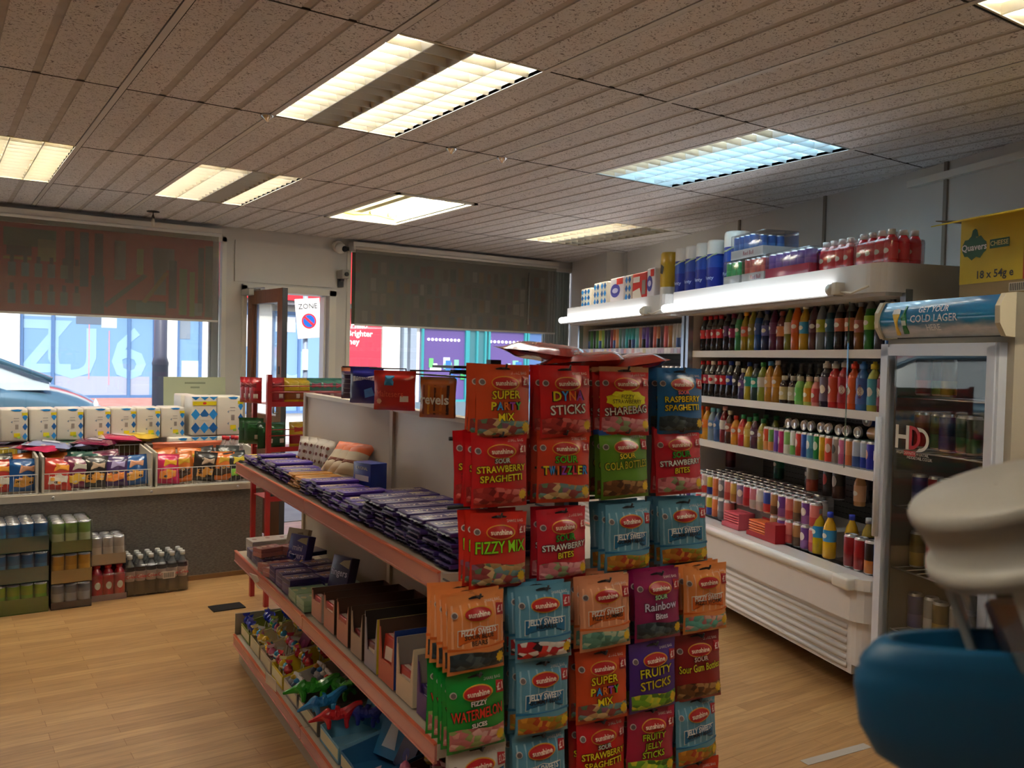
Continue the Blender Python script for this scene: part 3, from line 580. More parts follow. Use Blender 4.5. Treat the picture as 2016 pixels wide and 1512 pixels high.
# ================================================================ glass-door beer fridge
t = empty('glass_door_fridge'); t.matrix_world = MW; xa, xb = -.262, .375; cream = H('c9c0a6', rough=.5); body = H('b5ad9b', rough=.5)
m = MB(); m.box((xa, 2.13, .04), (xa+.03, 2.72, 1.56), body); m.box((xb-.03, 2.13, .04), (xb, 2.72, 1.73), body); m.box((xa, 2.70, .04), (xb, 2.74, 1.56), body); m.box((xa, 2.13, .04), (xb, 2.72, .14), body); m.box((xa, 2.13, 1.545), (xb, 2.72, 1.575), body)
m.box((xa+.03, 2.69, .14), (xb-.03, 2.70, 1.545), H('4a4a48', rough=.4)); m.box((xa+.03, 2.15, .14), (xa+.034, 2.7, 1.545), H('75726a')); m.box((xb-.034, 2.15, .14), (xb-.03, 2.7, 1.545), H('5d5a54')); part(m, 'cabinet', t)
m = MB(); m.box((xa+.012, 2.16, 1.575), (xb-.005, 2.70, 1.72), H('5a564e')); m.box((xa, 2.10, 1.57), (xa+.016, 2.70, 1.728), cream)
def sgn(u, v):  # gently bowed header
    return (xa+.012+u*(xb-xa-.03), 2.098-.030*math.sin(PI*v), 1.578+v*.145)
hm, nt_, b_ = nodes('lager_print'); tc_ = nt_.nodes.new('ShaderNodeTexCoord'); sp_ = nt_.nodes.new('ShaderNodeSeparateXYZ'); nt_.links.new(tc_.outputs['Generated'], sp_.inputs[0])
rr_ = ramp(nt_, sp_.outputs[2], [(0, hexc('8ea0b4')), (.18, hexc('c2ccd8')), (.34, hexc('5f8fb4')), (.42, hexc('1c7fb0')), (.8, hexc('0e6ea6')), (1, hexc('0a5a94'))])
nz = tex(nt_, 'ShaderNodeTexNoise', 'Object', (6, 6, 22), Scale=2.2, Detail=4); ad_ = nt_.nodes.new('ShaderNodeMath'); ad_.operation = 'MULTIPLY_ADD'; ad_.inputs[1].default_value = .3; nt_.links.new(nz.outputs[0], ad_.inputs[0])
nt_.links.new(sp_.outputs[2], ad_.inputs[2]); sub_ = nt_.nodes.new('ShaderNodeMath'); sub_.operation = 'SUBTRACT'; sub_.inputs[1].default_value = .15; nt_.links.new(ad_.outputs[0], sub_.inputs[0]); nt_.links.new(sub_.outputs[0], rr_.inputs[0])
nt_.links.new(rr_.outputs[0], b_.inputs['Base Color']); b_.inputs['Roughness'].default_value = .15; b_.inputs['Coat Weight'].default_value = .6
part(m, 'header_box', t)
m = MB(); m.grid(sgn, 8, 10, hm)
fb = lambda x, z: 2.098-.030*math.sin(PI*max(0, min(1, (z-1.578)/.145)))
lt = H('dfe6ea', rough=.3)
for s_, z, sz in (('GET YOUR', 1.683, .032), ('COLD LAGER', 1.648, .040), ('HERE', 1.613, .032)): m.text(s_, .055+(.0 if sz > .035 else -.005), z, sz, -.003, lt, fn=fb, extra=.0006)
gl = H('e2c24a', rough=.3)
m.flat([(-.160, 1.588), (-.138, 1.588), (-.128, 1.672), (-.168, 1.672)], -.003, gl, fn=fb); m.flat([(-.170, 1.672), (-.126, 1.672), (-.128, 1.690), (-.146, 1.695), (-.168, 1.690)], -.0035, WHITE, fn=fb)
m.flat([(-.118, 1.592), (-.088, 1.592), (-.086, 1.655), (-.097, 1.680), (-.098, 1.705), (-.107, 1.705), (-.108, 1.680), (-.119, 1.655)], -.003, H('0f7a3c', rough=.2), fn=fb); m.flat([(-.115, 1.625), (-.090, 1.625), (-.090, 1.645), (-.115, 1.645)], -.0036, H('cfe0d0'), fn=fb)
part(m, 'header_sign', t)
for x in (xa-.004, xb-.022):
    m = MB(); P = [(2.13, 1.572), (2.09, 1.575), (2.062, 1.62), (2.060, 1.68), (2.085, 1.725), (2.13, 1.73), (2.7, 1.73), (2.7, 1.572)]
    vs_ = [(x, a, b) for a, b in P]+[(x+.022, a, b) for a, b in P]; n = len(P)
    m.add(vs_, [tuple(range(n))[::-1], tuple(range(n, 2*n))]+[(i, (i+1) % n, (i+1) % n+n, i+n) for i in range(n)], cream); part(m, 'header_end', t)
afr = H('dbe2ee', rough=.25, coat=.4); dx0, dx1 = xa, xb-.03
m = MB()
for k, (o1, y_) in enumerate(((0, 2.095), (.012, 2.088), (.026, 2.092))):
    w_ = .048-o1
    for a, b in (((dx0+o1, y_, .15), (dx0+.048, 2.13, 1.553)), ((dx1-.048, y_, .15), (dx1-o1, 2.13, 1.553)), ((dx0+o1, y_, 1.505), (dx1-o1, 2.13, 1.553-o1)), ((dx0+o1, y_, .15+o1), (dx1-o1, 2.13, .20))): m.box(a, b, afr)
d_ = part(m, 'door', t)
m = MB(); m.box((dx0+.045, 2.108, .19), (dx1-.045, 2.112, 1.51), GLASS); g_ = m.obj('glass', d_); kid(g_, d_)
m = MB(); m.tube([(dx0+.018, 2.082, .75), (dx0+.018, 2.082, 1.25)], .014, afr, 8); g_ = m.obj('handle', d_); kid(g_, d_)
m = MB(); T = Matrix.Translation((0, 2.104, 0)); wd_ = H('d8d3c6', rough=.35); rd_ = H('a80f1a', rough=.35)
X0 = -.168
m.box((X0, -.001, 1.13), (X0+.017, 0, 1.225), wd_, T); m.box((X0+.06, -.001, 1.13), (X0+.077, 0, 1.225), wd_, T); m.box((X0+.017, -.001, 1.170), (X0+.06, 0, 1.186), wd_, T)
def dshape(x, z, h_, w_, th, mm, yy, open_=False):
    n = 14; o_ = [(x+(w_-0)*math.sin(PI*k/n)**.8 if 0 < k < n else x, z-h_/2*math.cos(PI*k/n)) for k in range(n+1)]; i_ = [(x+th+(w_-th*2)*math.sin(PI*k/n)**.8 if 0 < k < n else x+th, z-(h_/2-th)*math.cos(PI*k/n)) for k in range(n+1)]
    vs_ = [(a, yy, b) for a, b in o_]+[(a, yy, b) for a, b in i_]; q = n+1
    m.add(vs_, [(k, k+1, q+k+1, q+k) for k in range(n)]+([] if open_ else [(0, q, q+n, n)]), mm, T)
dshape(X0+.078, 1.178, .096, .062, .016, rd_, -.0012); dshape(X0+.118, 1.172, .098, .068, .016, wd_, -.0006, True)
m.text('HIGH DEFINITION DETAIL', .0-.07, 1.114, .017, -.001, wd_, T, sx=.9); m.text('HDDETAIL.CO.UK', .0-.03, 1.098, .017, -.001, wd_, T); m.box((X0+.05, -.0004, 1.104), (X0+.115, 0, 1.124), rd_, T)
g_ = m.obj('door_sticker', d_); kid(g_, d_)
for z in (.36, .62, .88, 1.115, 1.335):
    m = MB(); 
    for k in range(10): m.tube([(xa+.04+k*.062, 2.16, z), (xa+.04+k*.062, 2.66, z)], .002, STEEL, 5)
    m.tube([(xa+.035, 2.16, z), (xb-.035, 2.16, z)], .004, STEEL, 6); m.tube([(xa+.035, 2.66, z), (xb-.035, 2.66, z)], .004, STEEL, 6); part(m, 'wire_shelf', t)
m = MB(); m.tube([(xa+.25, 2.45, 1.50), (xb-.05, 2.45, 1.50)], .008, mat((.8, .9, 1), .4, emit=4), 8); part(m, 'interior_lamp', t)
tag(t, 'glass-door fridge with blue cold lager header and HDD sticker', 'fridge')
# cardboard crisps carton on top
t = empty('crisp_carton', W(-.215, 2.42, 1.735), RW); yel = H('d8bc2a', rough=.6); brn = H('a08a62', rough=.8); rdd = H('b5301f', rough=.6)
hw, hd, hh = .24, .16, .31
m = MB(); m.box((-hw, -hd, 0), (hw, hd, hh), brn); m.box((-hw, -hd-.001, .055), (hw, -hd, hh), yel); m.box((.06, -hd-.002, .055), (hw, -hd-.001, hh), rdd)
m.box((.068, -hd-.003, .185), (hw, -hd-.002, .285), H('e6dfd2')); ink = H('2a2a28', rough=.5)
for k, s_ in enumerate(('NEW', 'BIGGER', 'CASE')): m.text(s_, .14, .268-k*.03, .034, -hd-.004, ink, extra=.0008)
m.text('£1.25', .14, .160, .045, -hd-.003, yel, extra=.001)
for k, s_ in enumerate(('PRICE', 'MARKED', 'PACK')): m.text(s_, .14, .125-k*.024, .026, -hd-.003, yel, extra=.0006)
grn = H('1f5a34', rough=.5); m.flat([(-.17+.062*math.cos(a*PI/9), .195+(.038+.012*(a % 2))*math.sin(a*PI/9)) for a in range(18)], -hd-.002, grn); m.flat([(-.187, .235), (-.15, .235), (-.158, .262), (-.168, .268), (-.180, .262)], -hd-.002, grn)
m.text('Quavers', -.17, .195, .036, -hd-.003, WHITE, extra=.0008); m.box((-.095, -hd-.002, .182), (-.005, -hd-.001, .216), grn); m.text('CHEESE', -.05, .199, .025, -hd-.003, H('e8dc8a'), extra=.0005)
m.text('18 x 54g e', -.07, .085, .042, -hd-.002, ink, extra=.0008); m.box((-.02, -hd-.001, .0), (.2, -hd, .05), brn); m.box((0.0, -hd-.002, .012), (.2, -hd-.001, .045), H('d8cdb5'))
for k in range(24): m.box((.006+k*.008, -hd-.003, .015), (.006+k*.008+.003, -hd-.002, .042), ink)
part(m, 'carton', t)
m = MB(); T = Matrix.Translation((-.0, -hd, hh)) @ Matrix.Rotation(math.radians(14), 4, 'X'); m.box((-hw, -.15, 0), (hw, 0, .004), yel, T); m.flat([(-.12+.05*math.cos(a), .0+.03*math.sin(a)) for a in [k*PI/8 for k in range(16)]], 0, ink, T @ Matrix.Translation((0, -.07, -.002)) @ Matrix.Rotation(-PI/2, 4, 'X')); part(m, 'flap', t)
m = MB(); T = Matrix.Translation((-hw, 0, hh)) @ Matrix.Rotation(math.radians(8), 4, 'Y'); m.box((-.14, -hd, -.004), (0, hd, 0), H('6e5a3c', rough=.8), T); part(m, 'flap', t)
tag(t, 'open yellow cheese crisps carton standing on the glass-door fridge', 'carton')
# ================================================================ drinks: builders
def body_m(c, **k): return H(c, rough=.18, coat=.5, **k)
BOT = {'cola': [(.026, 0), (.031, .006), (.031, .05), (.0275, .08), (.0305, .105), (.0305, .135), (.026, .158), (.0165, .180), (.0115, .193), (.0110, .214)],
       'sport': [(.029, 0), (.0325, .006), (.033, .06), (.029, .085), (.032, .10), (.032, .150), (.026, .170), (.017, .184), (.0135, .190), (.0130, .204)],
       'plain': [(.028, 0), (.0315, .006), (.0315, .070), (.0295, .085), (.0310, .10), (.0305, .135), (.0245, .162), (.0150, .182), (.0115, .192), (.0110, .210)],
       'short': [(.026, 0), (.028, .006), (.028, .09), (.026, .105), (.018, .120), (.0135, .126), (.0130, .140)]}
BP = {}
def bottle(kind, liquid, label, cap, hs=1.0, top=None, txt=None):
    k = (kind, liquid, label, cap, hs, txt)
    if k not in BP:
        pr = [(r_, z*hs) for r_, z in BOT[kind]]; n = len(pr)
        z0, z1 = (.08, .135) if kind in ('cola', 'plain') else ((.03, .150) if kind == 'sport' else (.02, .09)); z0 *= hs; z1 *= hs
        m = MB(); ml = body_m(liquid); mc = body_m(top) if top else H('5c5f60' if liquid < '3' else liquid, rough=.12, coat=.6)
        m.lathe(pr, None, 12, ms=[ml if pr[i][1] < z1 else (mc if pr[i][1] > z1+.012 else ml) for i in range(n-1)]); b = m.obj('drink_bottle')
        m = MB()
        zz = sorted({z0, *[z for r_, z in pr if z0 < z < z1], z1}); rad = lambda z: next(pr[i][0]+(pr[i+1][0]-pr[i][0])*(z-pr[i][1])/(pr[i+1][1]-pr[i][1]) for i in range(n-1) if pr[i][1] <= z <= pr[i+1][1])
        lm = H(label, rough=.35); m.lathe([(rad(z)+.0008, z) for z in zz], lm, 12, caps=False)
        accent = H({'c0202c': 'e9e4dc', 'e9e4dc': 'c0202c'}.get(label, 'e8e4d8'), rough=.4); q = (z0+z1)/2
        fn = lambda x, z: -math.sqrt(max(1e-6, (rad(min(max(z, z0), z1))+.0018)**2-x*x))
        m.flat([(.016*math.cos(a*PI/6), q+(.012 if kind != 'sport' else .022)*math.sin(a*PI/6)) for a in range(12)], 0, accent, fn=fn)
        if txt: m.text(txt, 0, q, .02, -.0008, H('8c1020' if label != '8c1020' else 'f0e8e0'), rot=PI/2, fn=fn)
        part(m, 'label', b)
        m = MB(); zc = pr[-1][1]; rc = pr[-1][0]+.0025; m.lathe([(rc+.0015, zc-.016), (rc+.0015, zc+.007), (rc*.85, zc+.009)] if kind != 'sport' else [(rc+.003, zc-.010), (rc+.003, zc+.012), (.010, zc+.016), (.009, zc+.026)], H(cap, rough=.35), 10); part(m, 'cap', b)
        BP[k] = Proto(b)
    return BP[k]
CP = {}
def can(c1, c2='', h_=.134, r_=.0265, logo=None):
    k = (c1, c2, h_, r_, logo)
    if k not in CP:
        m = MB(); a = H(c1, rough=.28, coat=.4, metal=.15); b_ = H(c2, rough=.28, coat=.4, metal=.15) if c2 else a
        m.lathe([(r_*.82, 0), (r_, .008), (r_, h_*.42), (r_, h_*.44), (r_, h_-.012), (r_*.86, h_-.003)], None, 12, ms=[STEEL, b_, a, a, STEEL], caps=False)
        if logo: m.flat([(r_*.55*math.cos(q*PI/6), h_*.55+h_*.17*math.sin(q*PI/6)) for q in range(12)], 0, H(logo, rough=.35), fn=lambda x, z: -math.sqrt(max(1e-6, (r_+.0008)**2-x*x)))
        o = m.obj('drink_can'); m = MB(); m.lathe([(.0005, h_-.006), (r_*.7, h_-.006), (r_*.80, h_-.001), (r_*.87, h_-.0005), (r_*.88, h_-.004)], STEEL, 12, caps=False); m.box((-.006, -.010, h_-.005), (.006, .008, h_-.003), CHROME); part(m, 'lid', o)
        CP[k] = Proto(o)
    return CP[k]
def lay(items, s_l, s_r, nn, z, where, jit=.004, group=None, cat=None, back=0):
    """a row along the wall from left (s_l) to right (s_r) in the photo"""
    n = len(items); R_ = random.Random(n+int(z*100))
    for i, (pr_, desc) in enumerate(items):
        s = s_l+(s_r-s_l)*(i+.5)/n
        o = pr_.put(W(s, nn+R_.uniform(-jit, jit), z), RW+R_.uniform(-.5, .5))
        tag(o, '%s, %s from left, %s' % (desc, nth(i+1), where), cat or ('can' if 'can' in desc.split() else 'bottle'), group)
B = lambda d, *a, **k: (bottle(*a, **k), d)
red, wht, blk = 'c0202c', 'e9e4dc', '141416'
cola = lambda lab=red, cap=red, d='cola bottle with red label': B(d, 'cola', '1c1210', lab, cap)
row1 = [cola() for _ in range(4)]+[B('dark purple bottle', 'plain', '1a1024', '5a2a6a', '3a2050', 1.12), cola('b0306a', '8a2050', 'cola bottle with pink label'), B('green fizzy bottle', 'plain', '2f8a4c', '2f8a4c', '3a9a50', 1.15), B('yellow bottle with orange label', 'plain', 'a89018', 'd8663a', 'e8a020', 1.05), B('yellow-green bottle', 'plain', '9a9420', '8a7a28', 'e0dcc8', 1.15),
        B('blue sports bottle', 'plain', '1f4f9a', '28488a', '1f5ab0', 1.15), B('dark blue bottle with striped label', 'plain', '1c2450', '5a5aa0', '20306a', 1.05), B('purple berry bottle', 'plain', '5a1a48', '6a2a58', '3a2a3a', 1.15), B('bottle with orange and white label', 'plain', '6a2a30', 'c87840', 'a03828', .98), B('green bottle with white label', 'plain', '7a8020', 'e0dcd0', '2a7a48', 1.12),
        B('orange fizzy bottle', 'plain', 'd8681c', 'd0581c', 'e87830', 1.18), B('yellow bottle with blue label', 'plain', 'c8a020', '3a9ac8', 'e8e0d0', 1.1), B('dark red bottle with grey cap', 'plain', '4a1a22', '5a2028', '9a9a9a', 1.15), B('clear bottle with lime label', 'plain', '7a8288', 'b8c038', 'c8c850', 1.15), B('dark teal bottle', 'plain', '103848', '185068', '5a6a70', 1.15),
        B('dark bottle with orange-red label', 'plain', '20100e', 'c06a48', '8a8a8a', 1.15), B('dark bottle with peach label', 'plain', '20100e', 'c8805c', '9a9a9a', 1.15), B('amber bottle with pink label', 'plain', '7a4c18', 'a0584c', '8a8a8a', 1.05), B('bright green bottle with lime label', 'plain', '1c6a20', '9ac838', '1a4a20', 1.18),
        B('grey-violet bottle', 'plain', '3a3848', '5a5468', '2a3040', 1.15), B('blue bottle with dark label', 'plain', '1c4a80', '28487a', '2a4a80', 1.15), B('blue bottle with red base', 'plain', '5a3048', '2a5aa8', 'd8d8d8', 1.15)]
lay(row1, 2.19, .34, 2.302, T1+.001, 'long chiller top shelf', group='bottles on the top shelf of the long chiller')
lay([cola() for _ in range(4)]+[B('dark violet bottle', 'plain', '2a1838', '3a2050', '2a2040')]+[B('dark bottle at the back', 'plain', '1c1a20', '30404a', '3a3a40') for _ in range(9)], 2.17, .7, 2.42, T1, 'back row, long chiller top shelf', group='bottles in the back row of the top shelf')
row2 = [cola(), cola('b02a50', red, 'cola bottle with crimson label'), cola(wht, wht, 'diet cola bottle with white label'), cola(), cola(red, '8a1a22', 'cola bottle with dark red cap'), B('cola bottle with blue label and cap', 'cola', '1c1210', '2030a0', '1c40b0'), B('dark cola bottle with black label', 'cola', '1c1210', '26262c', 'b8b8b8'), B('small purple bottle', 'plain', '3a2a5a', '6a4a8a', 'e0e0c0', .82),
        B('yellow bottle with teal label', 'plain', 'b0a028', '2f9a8a', '1c3a80', 1.0), B('dark bottle with teal label', 'plain', '203a38', '2aa090', '1c2a48', .96), B('green bottle with red and white label', 'plain', '8a9a30', 'd8d4c8', '2a8a4a', 1.0), B('amber bottle with cream label and blue cap', 'plain', 'b8801c', 'd8a860', '5a9ad8', 1.03), B('orange-brown bottle with white cap', 'plain', 'a8761c', 'c89030', 'd0ccc4', 1.05),
        B('small iced coffee bottle', 'short', '3a2018', 'd8c890', 'd8d4cc'), B('small brown coffee bottle', 'short', '3a2018', 'd0c8a8', 'd8d4cc'), B('small green shake bottle', 'short', '8ac870', '6ac058', 'e0e0d0'), B('small yellow shake bottle', 'short', 'c8d860', 'e0a020', 'e8d8c0'), B('small pink shake bottle', 'short', 'e89088', 'd05050', 'e8d0c8'),
        B('dark purple slim bottle', 'sport', '2a2038', '6a6078', 'd8d8d8', 1.0), B('red sports drink bottle', 'sport', 'c02828', 'c84830', 'b8b4b0', txt='BOOST'), B('large red sports bottle', 'sport', 'b01c28', 'a82038', 'b8b4b0', 1.03, txt='BOOST'), B('orange sports bottle with red cap', 'sport', 'e05a20', 'd85c28', 'd83820', txt='BOOST'),
        B('blue sports bottle with blue cap', 'sport', '3a70b8', '4a68b0', '2a6ab8', txt='BOOST'), B('blue-yellow sports bottle with yellow cap', 'sport', 'b8c050', '4a9ab0', 'd8c830'), B('dark red sports bottle with crimson cap', 'sport', '7a2030', '8a2838', 'b02848', txt='BOOST'), B('peach sports bottle with white cap', 'sport', 'd89850', 'e08a50', 'd8c8c0', txt='BOOST')]
lay(row2, 2.20, .38, 2.302, T2+.001, 'long chiller second shelf', group='bottles on the second shelf of the long chiller')
lay([B('dark bottle behind the front row', 'plain', '241a1a', '4a3a30', '6a6a70') for _ in range(8)], 1.60, .95, 2.44, T2, 'in the second shelf back row', group='bottles in the back row of the second shelf')
lay([cola(red, blk) for _ in range(5)], 2.16, 1.80, 2.42, T2, 'of the second shelf back left', group='cola bottles behind on the second shelf')
row3 = [B('orange juice bottle with orange cap', 'cola', 'd88a1c', 'e06a20', 'd84a1c', .92), B('yellow-orange juice bottle with orange cap', 'cola', 'dc9a20', 'e07a28', 'd8581c', .92), B('clear blue-labelled bottle', 'plain', '8aa0b8', '5a80b0', '6ab0c0', .92), B('blue berry bottle with teal cap', 'plain', '3a5a90', '3060a0', '5aa0b0', .92), B('dark red bottle with white label', 'plain', '7a1420', 'd8d4cc', 'd8a0a0', 1.0), B('dark amber bottle with orange label', 'plain', '4a2418', 'a05040', 'c0b8b0', .9),
        B('orange juice bottle with red cap', 'plain', 'd89020', 'd87028', 'c03020', .78), B('red juice bottle with green cap', 'plain', 'b81c28', 'd06848', '1c7a48', .83), B('yellow juice bottle with green cap', 'plain', 'c8a030', 'd8c060', '1c7a48', .78), B('purple juice bottle with green cap', 'plain', '4a1c38', '5a3a58', '1c7a48', .82), B('gold juice bottle with green cap', 'plain', 'a8a040', 'c8b050', '1c7a48', .78)]
lay(row3, 2.19, 1.42, 2.302, T3+.001, 'on the long chiller third shelf', group='bottles on the third shelf of the long chiller')
lay([B('green-capped juice bottle', 'plain', '6a6a28', '8a7a30', '1c7a48', .86) for _ in range(5)], 1.75, 1.20, 2.40, T3, 'behind on the third shelf', group='green-capped bottles behind on the third shelf')
cn = [('orange-red can', 'd85028', 'e8a060', 'e8c8a0'), ('green and orange can', '6aa850', 'd8905a', None), ('violet can', '7a48b8', '6a40a8', None), ('magenta can', 'c02870', 'a82060', 'e8d8e0'), ('light green can', '88c070', 'e8e8e0', None), ('white-topped green can', 'e4e8e0', '6ab058', None), ('scarlet can', 'd84030', 'c83828', 'e8d8d0'), ('royal blue can', '2858b0', '2050a0', None), ('pale blue can with white swoosh', '6ab8d0', '4a9ac0', 'e8f0f0'), ('bright green can', '189a48', '128a40', 'e0f0e0'), ('yellow can', 'd8b018', 'c8a010', None), ('coral can', 'e06a48', 'd84030', 'f0d8c8'), ('beige can', 'a8a098', '989088', '4a4a48'), ('pink can', 'c86a98', 'b85888', 'e8d8e0'),
      ('peach can', 'e0905a', 'd87848', None), ('silver and blue can', 'b8c4d8', '3a60a8', None), ('silver can with blue lower half', 'a8b4c8', '1c3cb0', None), ('dark blue can with red mark', '2828a8', '1c2cb8', 'd8a090'), ('deep blue can', '2020b0', '30306a', 'e0e4f0'), ('cyan and white can', '18a8e0', '50b8e8', 'e8e8f0'), ('white and blue can', 'd8dcf0', '3838a8', None)]
lay([(can(a, b, .134, .0265, c), d) for d, a, b, c in cn], 1.42, .36, 2.294, T3+.001, 'of the third shelf cans', group='slim cans on the third shelf')
lay([(can(R.choice(['8a9a90', '7a8a98', '98a090']), '', .134, .0265), 'can behind the front can row') for _ in range(16)], 1.36, .40, 2.352, T3+.001, 'in the second can row', group='second row of cans on the third shelf')
P_ = can('1f2a24', '', .15, .030); 
for i in range(9):
    s = 1.22-i*.070+(.012 if i % 2 else 0); o = P_.put(W(s, 2.45, T3+.134+.032), rot=(PI/2, 0, RW)); tag(o, 'can lying on its side with base showing, %s from the left on the third shelf' % nth(i+1), 'can', 'cans lying on top of the can rows')
m = MB(); m.box((-1.28, 2.28, T3+.134), (-.38, 2.60, T3+.1362), H('2c4a38', rough=.5)); tag(m.obj('plastic_tray'), 'dark green plastic sheet lying over the third shelf can rows', 'tray'); bpy.data.objects['plastic_tray'].matrix_world = MW
P_ = can('1c3a90', 'c8ccd8', .15, .030)
for i, (s, z) in enumerate(((.60, .228), (.49, .228))):
    o = P_.put(W(s, 2.45, T3+z), rot=(PI/2, 0, RW)); tag(o, 'can lying on top at the right end, %s of the raised pair' % ('left', 'right')[i], 'can', 'raised pair of lying cans')
o = can('2a78c0', 'd0a878', .16, .030).put(W(.60, 2.33, T3+.168), rot=(0, PI/2, RW)); tag(o, 'blue can lying lengthways on the third shelf right end', 'can')
# lower well of the long chiller: two layers of cans, bottles at the right
DZ = .549
def pick(seed): return random.Random(seed)
pal = [('purple can', '6a3a8a', '8a5aa0'), ('pale blue can', '8ab0d0', 'a0b8d0'), ('red can', 'c83038', 'b02830'), ('silver-red can', 'c0a8a8', 'c83838'), ('yellow and blue can', 'c8b830', '2840a0'), ('orange can', 'd87848', 'c86840'), ('grey can', '888890', '707078'), ('salmon can', 'd87870', 'c04848'), ('gold can', 'c8a050', 'a88040'), ('violet-grey can', '7a6a98', '9888a8'), ('crimson can', 'b82038', 'a01828'), ('pink and silver can', 'c87888', 'b8b0b0'), ('white can', 'e0dcd8', 'c0b8b8'), ('blue and red can', '3048a0', 'c83840'), ('bronze can', 'a87848', '604838'), ('bright yellow can', 'd8c828', 'c8b818'), ('white and blue can', 'd0d4dc', '3050a8'), ('dark blue can', '1c3090', '182878'), ('bright red can', 'd02028', 'c01820'), ('red cola can', 'c81c28', 'b81820'), ('olive-gold can', '9a9468', '8a845c')]
RR = random.Random(11)
CB = [(2.10-i*.0675) for i in range(20)]
for i, s in enumerate(CB):
    d, a, b = pal[i]
    for L_ in range(2):
        if L_ == 0 and 8 <= i < 14: continue
        if L_ == 0 and i >= 14: a, b = pal[(i*7) % 21][1:]
        o = can(a, b, .122, .031, 'e8e0d8' if i % 3 == 0 else None).put(W(s, 2.205, DZ+L_*.122), RW+RR.uniform(-.6, .6))
        tag(o, '%s, %s from the left in the well, %s layer' % (d, nth(i+1), ('lower', 'upper')[L_]), 'can', 'cans stacked in the chiller well')
for r_ in range(1, 5):
    for i in range(20-r_):
        d, a, b = RR.choice(pal)
        if r_ > 1 and i > 15: continue
        o = can(a, b, .122, .031).put(W(CB[i]-.02*(r_ % 2), 2.205+.066*r_, DZ+.122), RW)
        tag(o, '%s, %s from the left, %s row back in the well' % (d, nth(i+1), nth(r_)), 'can', 'cans in the rows behind in the chiller well')
m = MB(); m.box((-2.15, 2.24, DZ), (-.70, 2.52, DZ+.1215), H('a8a49c', rough=.5)); o = m.obj('plinth_board'); o.matrix_world = MW; tag(o, 'pale riser board under the back rows of cans in the well', 'shelf')
up = [('clear-capped bottle with green cap', 1.62, 2.52, B('', 'plain', '1c5a48', '206a50', '1c7a58', .8)[0]), ('tall cream and red can', 1.13, 2.40, can('c8c0a8', 'b85038', .165, .031)), ('dark bottle beside the tall cream can', 1.20, 2.44, B('', 'plain', '1c2a2a', '2a3a38', '1c4a40', .8)[0]), ('tall black can with red strip', .96, 2.38, can('302828', '241c1c', .168, .032, 'b83838')), ('tall black can with white strip', .885, 2.38, can('201c1c', '4a2a20', .168, .032, 'd8d4d0')), ('tall blue-capped bottle with red swirl', .56, 2.50, B('', 'plain', '3a3a5a', 'a02838', '2038a0', 1.1)[0]), ('tan bottle with blue cap', .70, 2.36, B('', 'short', 'c89868', 'd8a880', '2038a0', 1.1)[0]),
      ('dark bottle on its own at back', .78, 2.46, B('', 'plain', '2a2028', '3a2a30', '204a38', .8)[0])]
for d, s, nn, p in up: tag(p.put(W(s, nn, DZ+.244), RW), d+' standing on the can rows', 'can' if 'can' in d.split() else 'bottle')
tag(can('8a2030', '6a1828', .122, .031).put(W(2.13, 2.50, DZ+.244), RW), 'single dark red can standing at the far left back of the well', 'can')
yb = [(.80, 2.21, 'c0a818', '2a8ac0', '8a8a8a', 'plain'), (.70, 2.20, 'd8a818', '3a90c8', '2038b8', 'plain'), (.62, 2.26, 'c8a020', 'd8a050', '2038b8', 'plain'), (.53, 2.28, '9a8420', '202828', 'c8ccd0', 'plain'), (.44, 2.28, '9a7c20', '282420', 'c8ccd0', 'plain')]
for i, (s, nn, a, b, c, k) in enumerate(yb): tag(bottle(k, a, b, c).put(W(s, nn, DZ), RW), '%s-labelled yellow drink bottle at the right end of the well, %s from left' % (['green', 'blue', 'peach', 'dark', 'black'][i], nth(i+1)), 'bottle', 'yellow drink bottles at the right of the well')
for i, (s, a, b) in enumerate(((.525, '8a1420', '7a101c'), (.455, '98141c', '88101a'), (.385, '201410', 'b86a20'), (.325, '1c50a8', '184898'))):
    tag(can(a, b, .15, .032).put(W(s, 2.185, DZ), RW), '%s tall can, %s of four at the right end of the well' % (['dark red', 'red', 'black and orange', 'blue'][i], nth(i+1)), 'can', 'four tall cans at the right end of the well')
# bars in counter boxes in the well front
for bi, (s, c, lb) in enumerate(((1.46, 'd04a58', 'pink box of wrapped bars at the front of the chiller well'), (1.20, 'e87038', 'orange box of wrapped bars at the front of the chiller well'))):
    t = empty('bar_box', W(s, 2.165, DZ), RW); m = MB(); bx = H('a81c28' if bi else 'c85868', rough=.5); m.box((-.09, -.05, 0), (.09, .05, .004), bx); m.box((.085, -.05, 0), (.09, .05, .09), bx); m.box((-.09, .045, 0), (.09, .05, .09), bx); m.box((-.09, -.05, 0), (.09, -.046, .025), bx)
    if bi: m.box((.09, -.05, 0), (.18, .05, .095), H('a01420', rough=.45))
    part(m, 'carton', t)
    for k in range(6): m = MB(); m.box((-.080, -.044, .006+k*.0135), (.078, .040, .016+k*.0135), H(c if k % 2 else ('f08a58' if bi else 'e06a70'), rough=.3), bev=.004); part(m, 'wrapped_bar', t)
    tag(t, lb, 'box', 'boxes of bars in the chiller well')
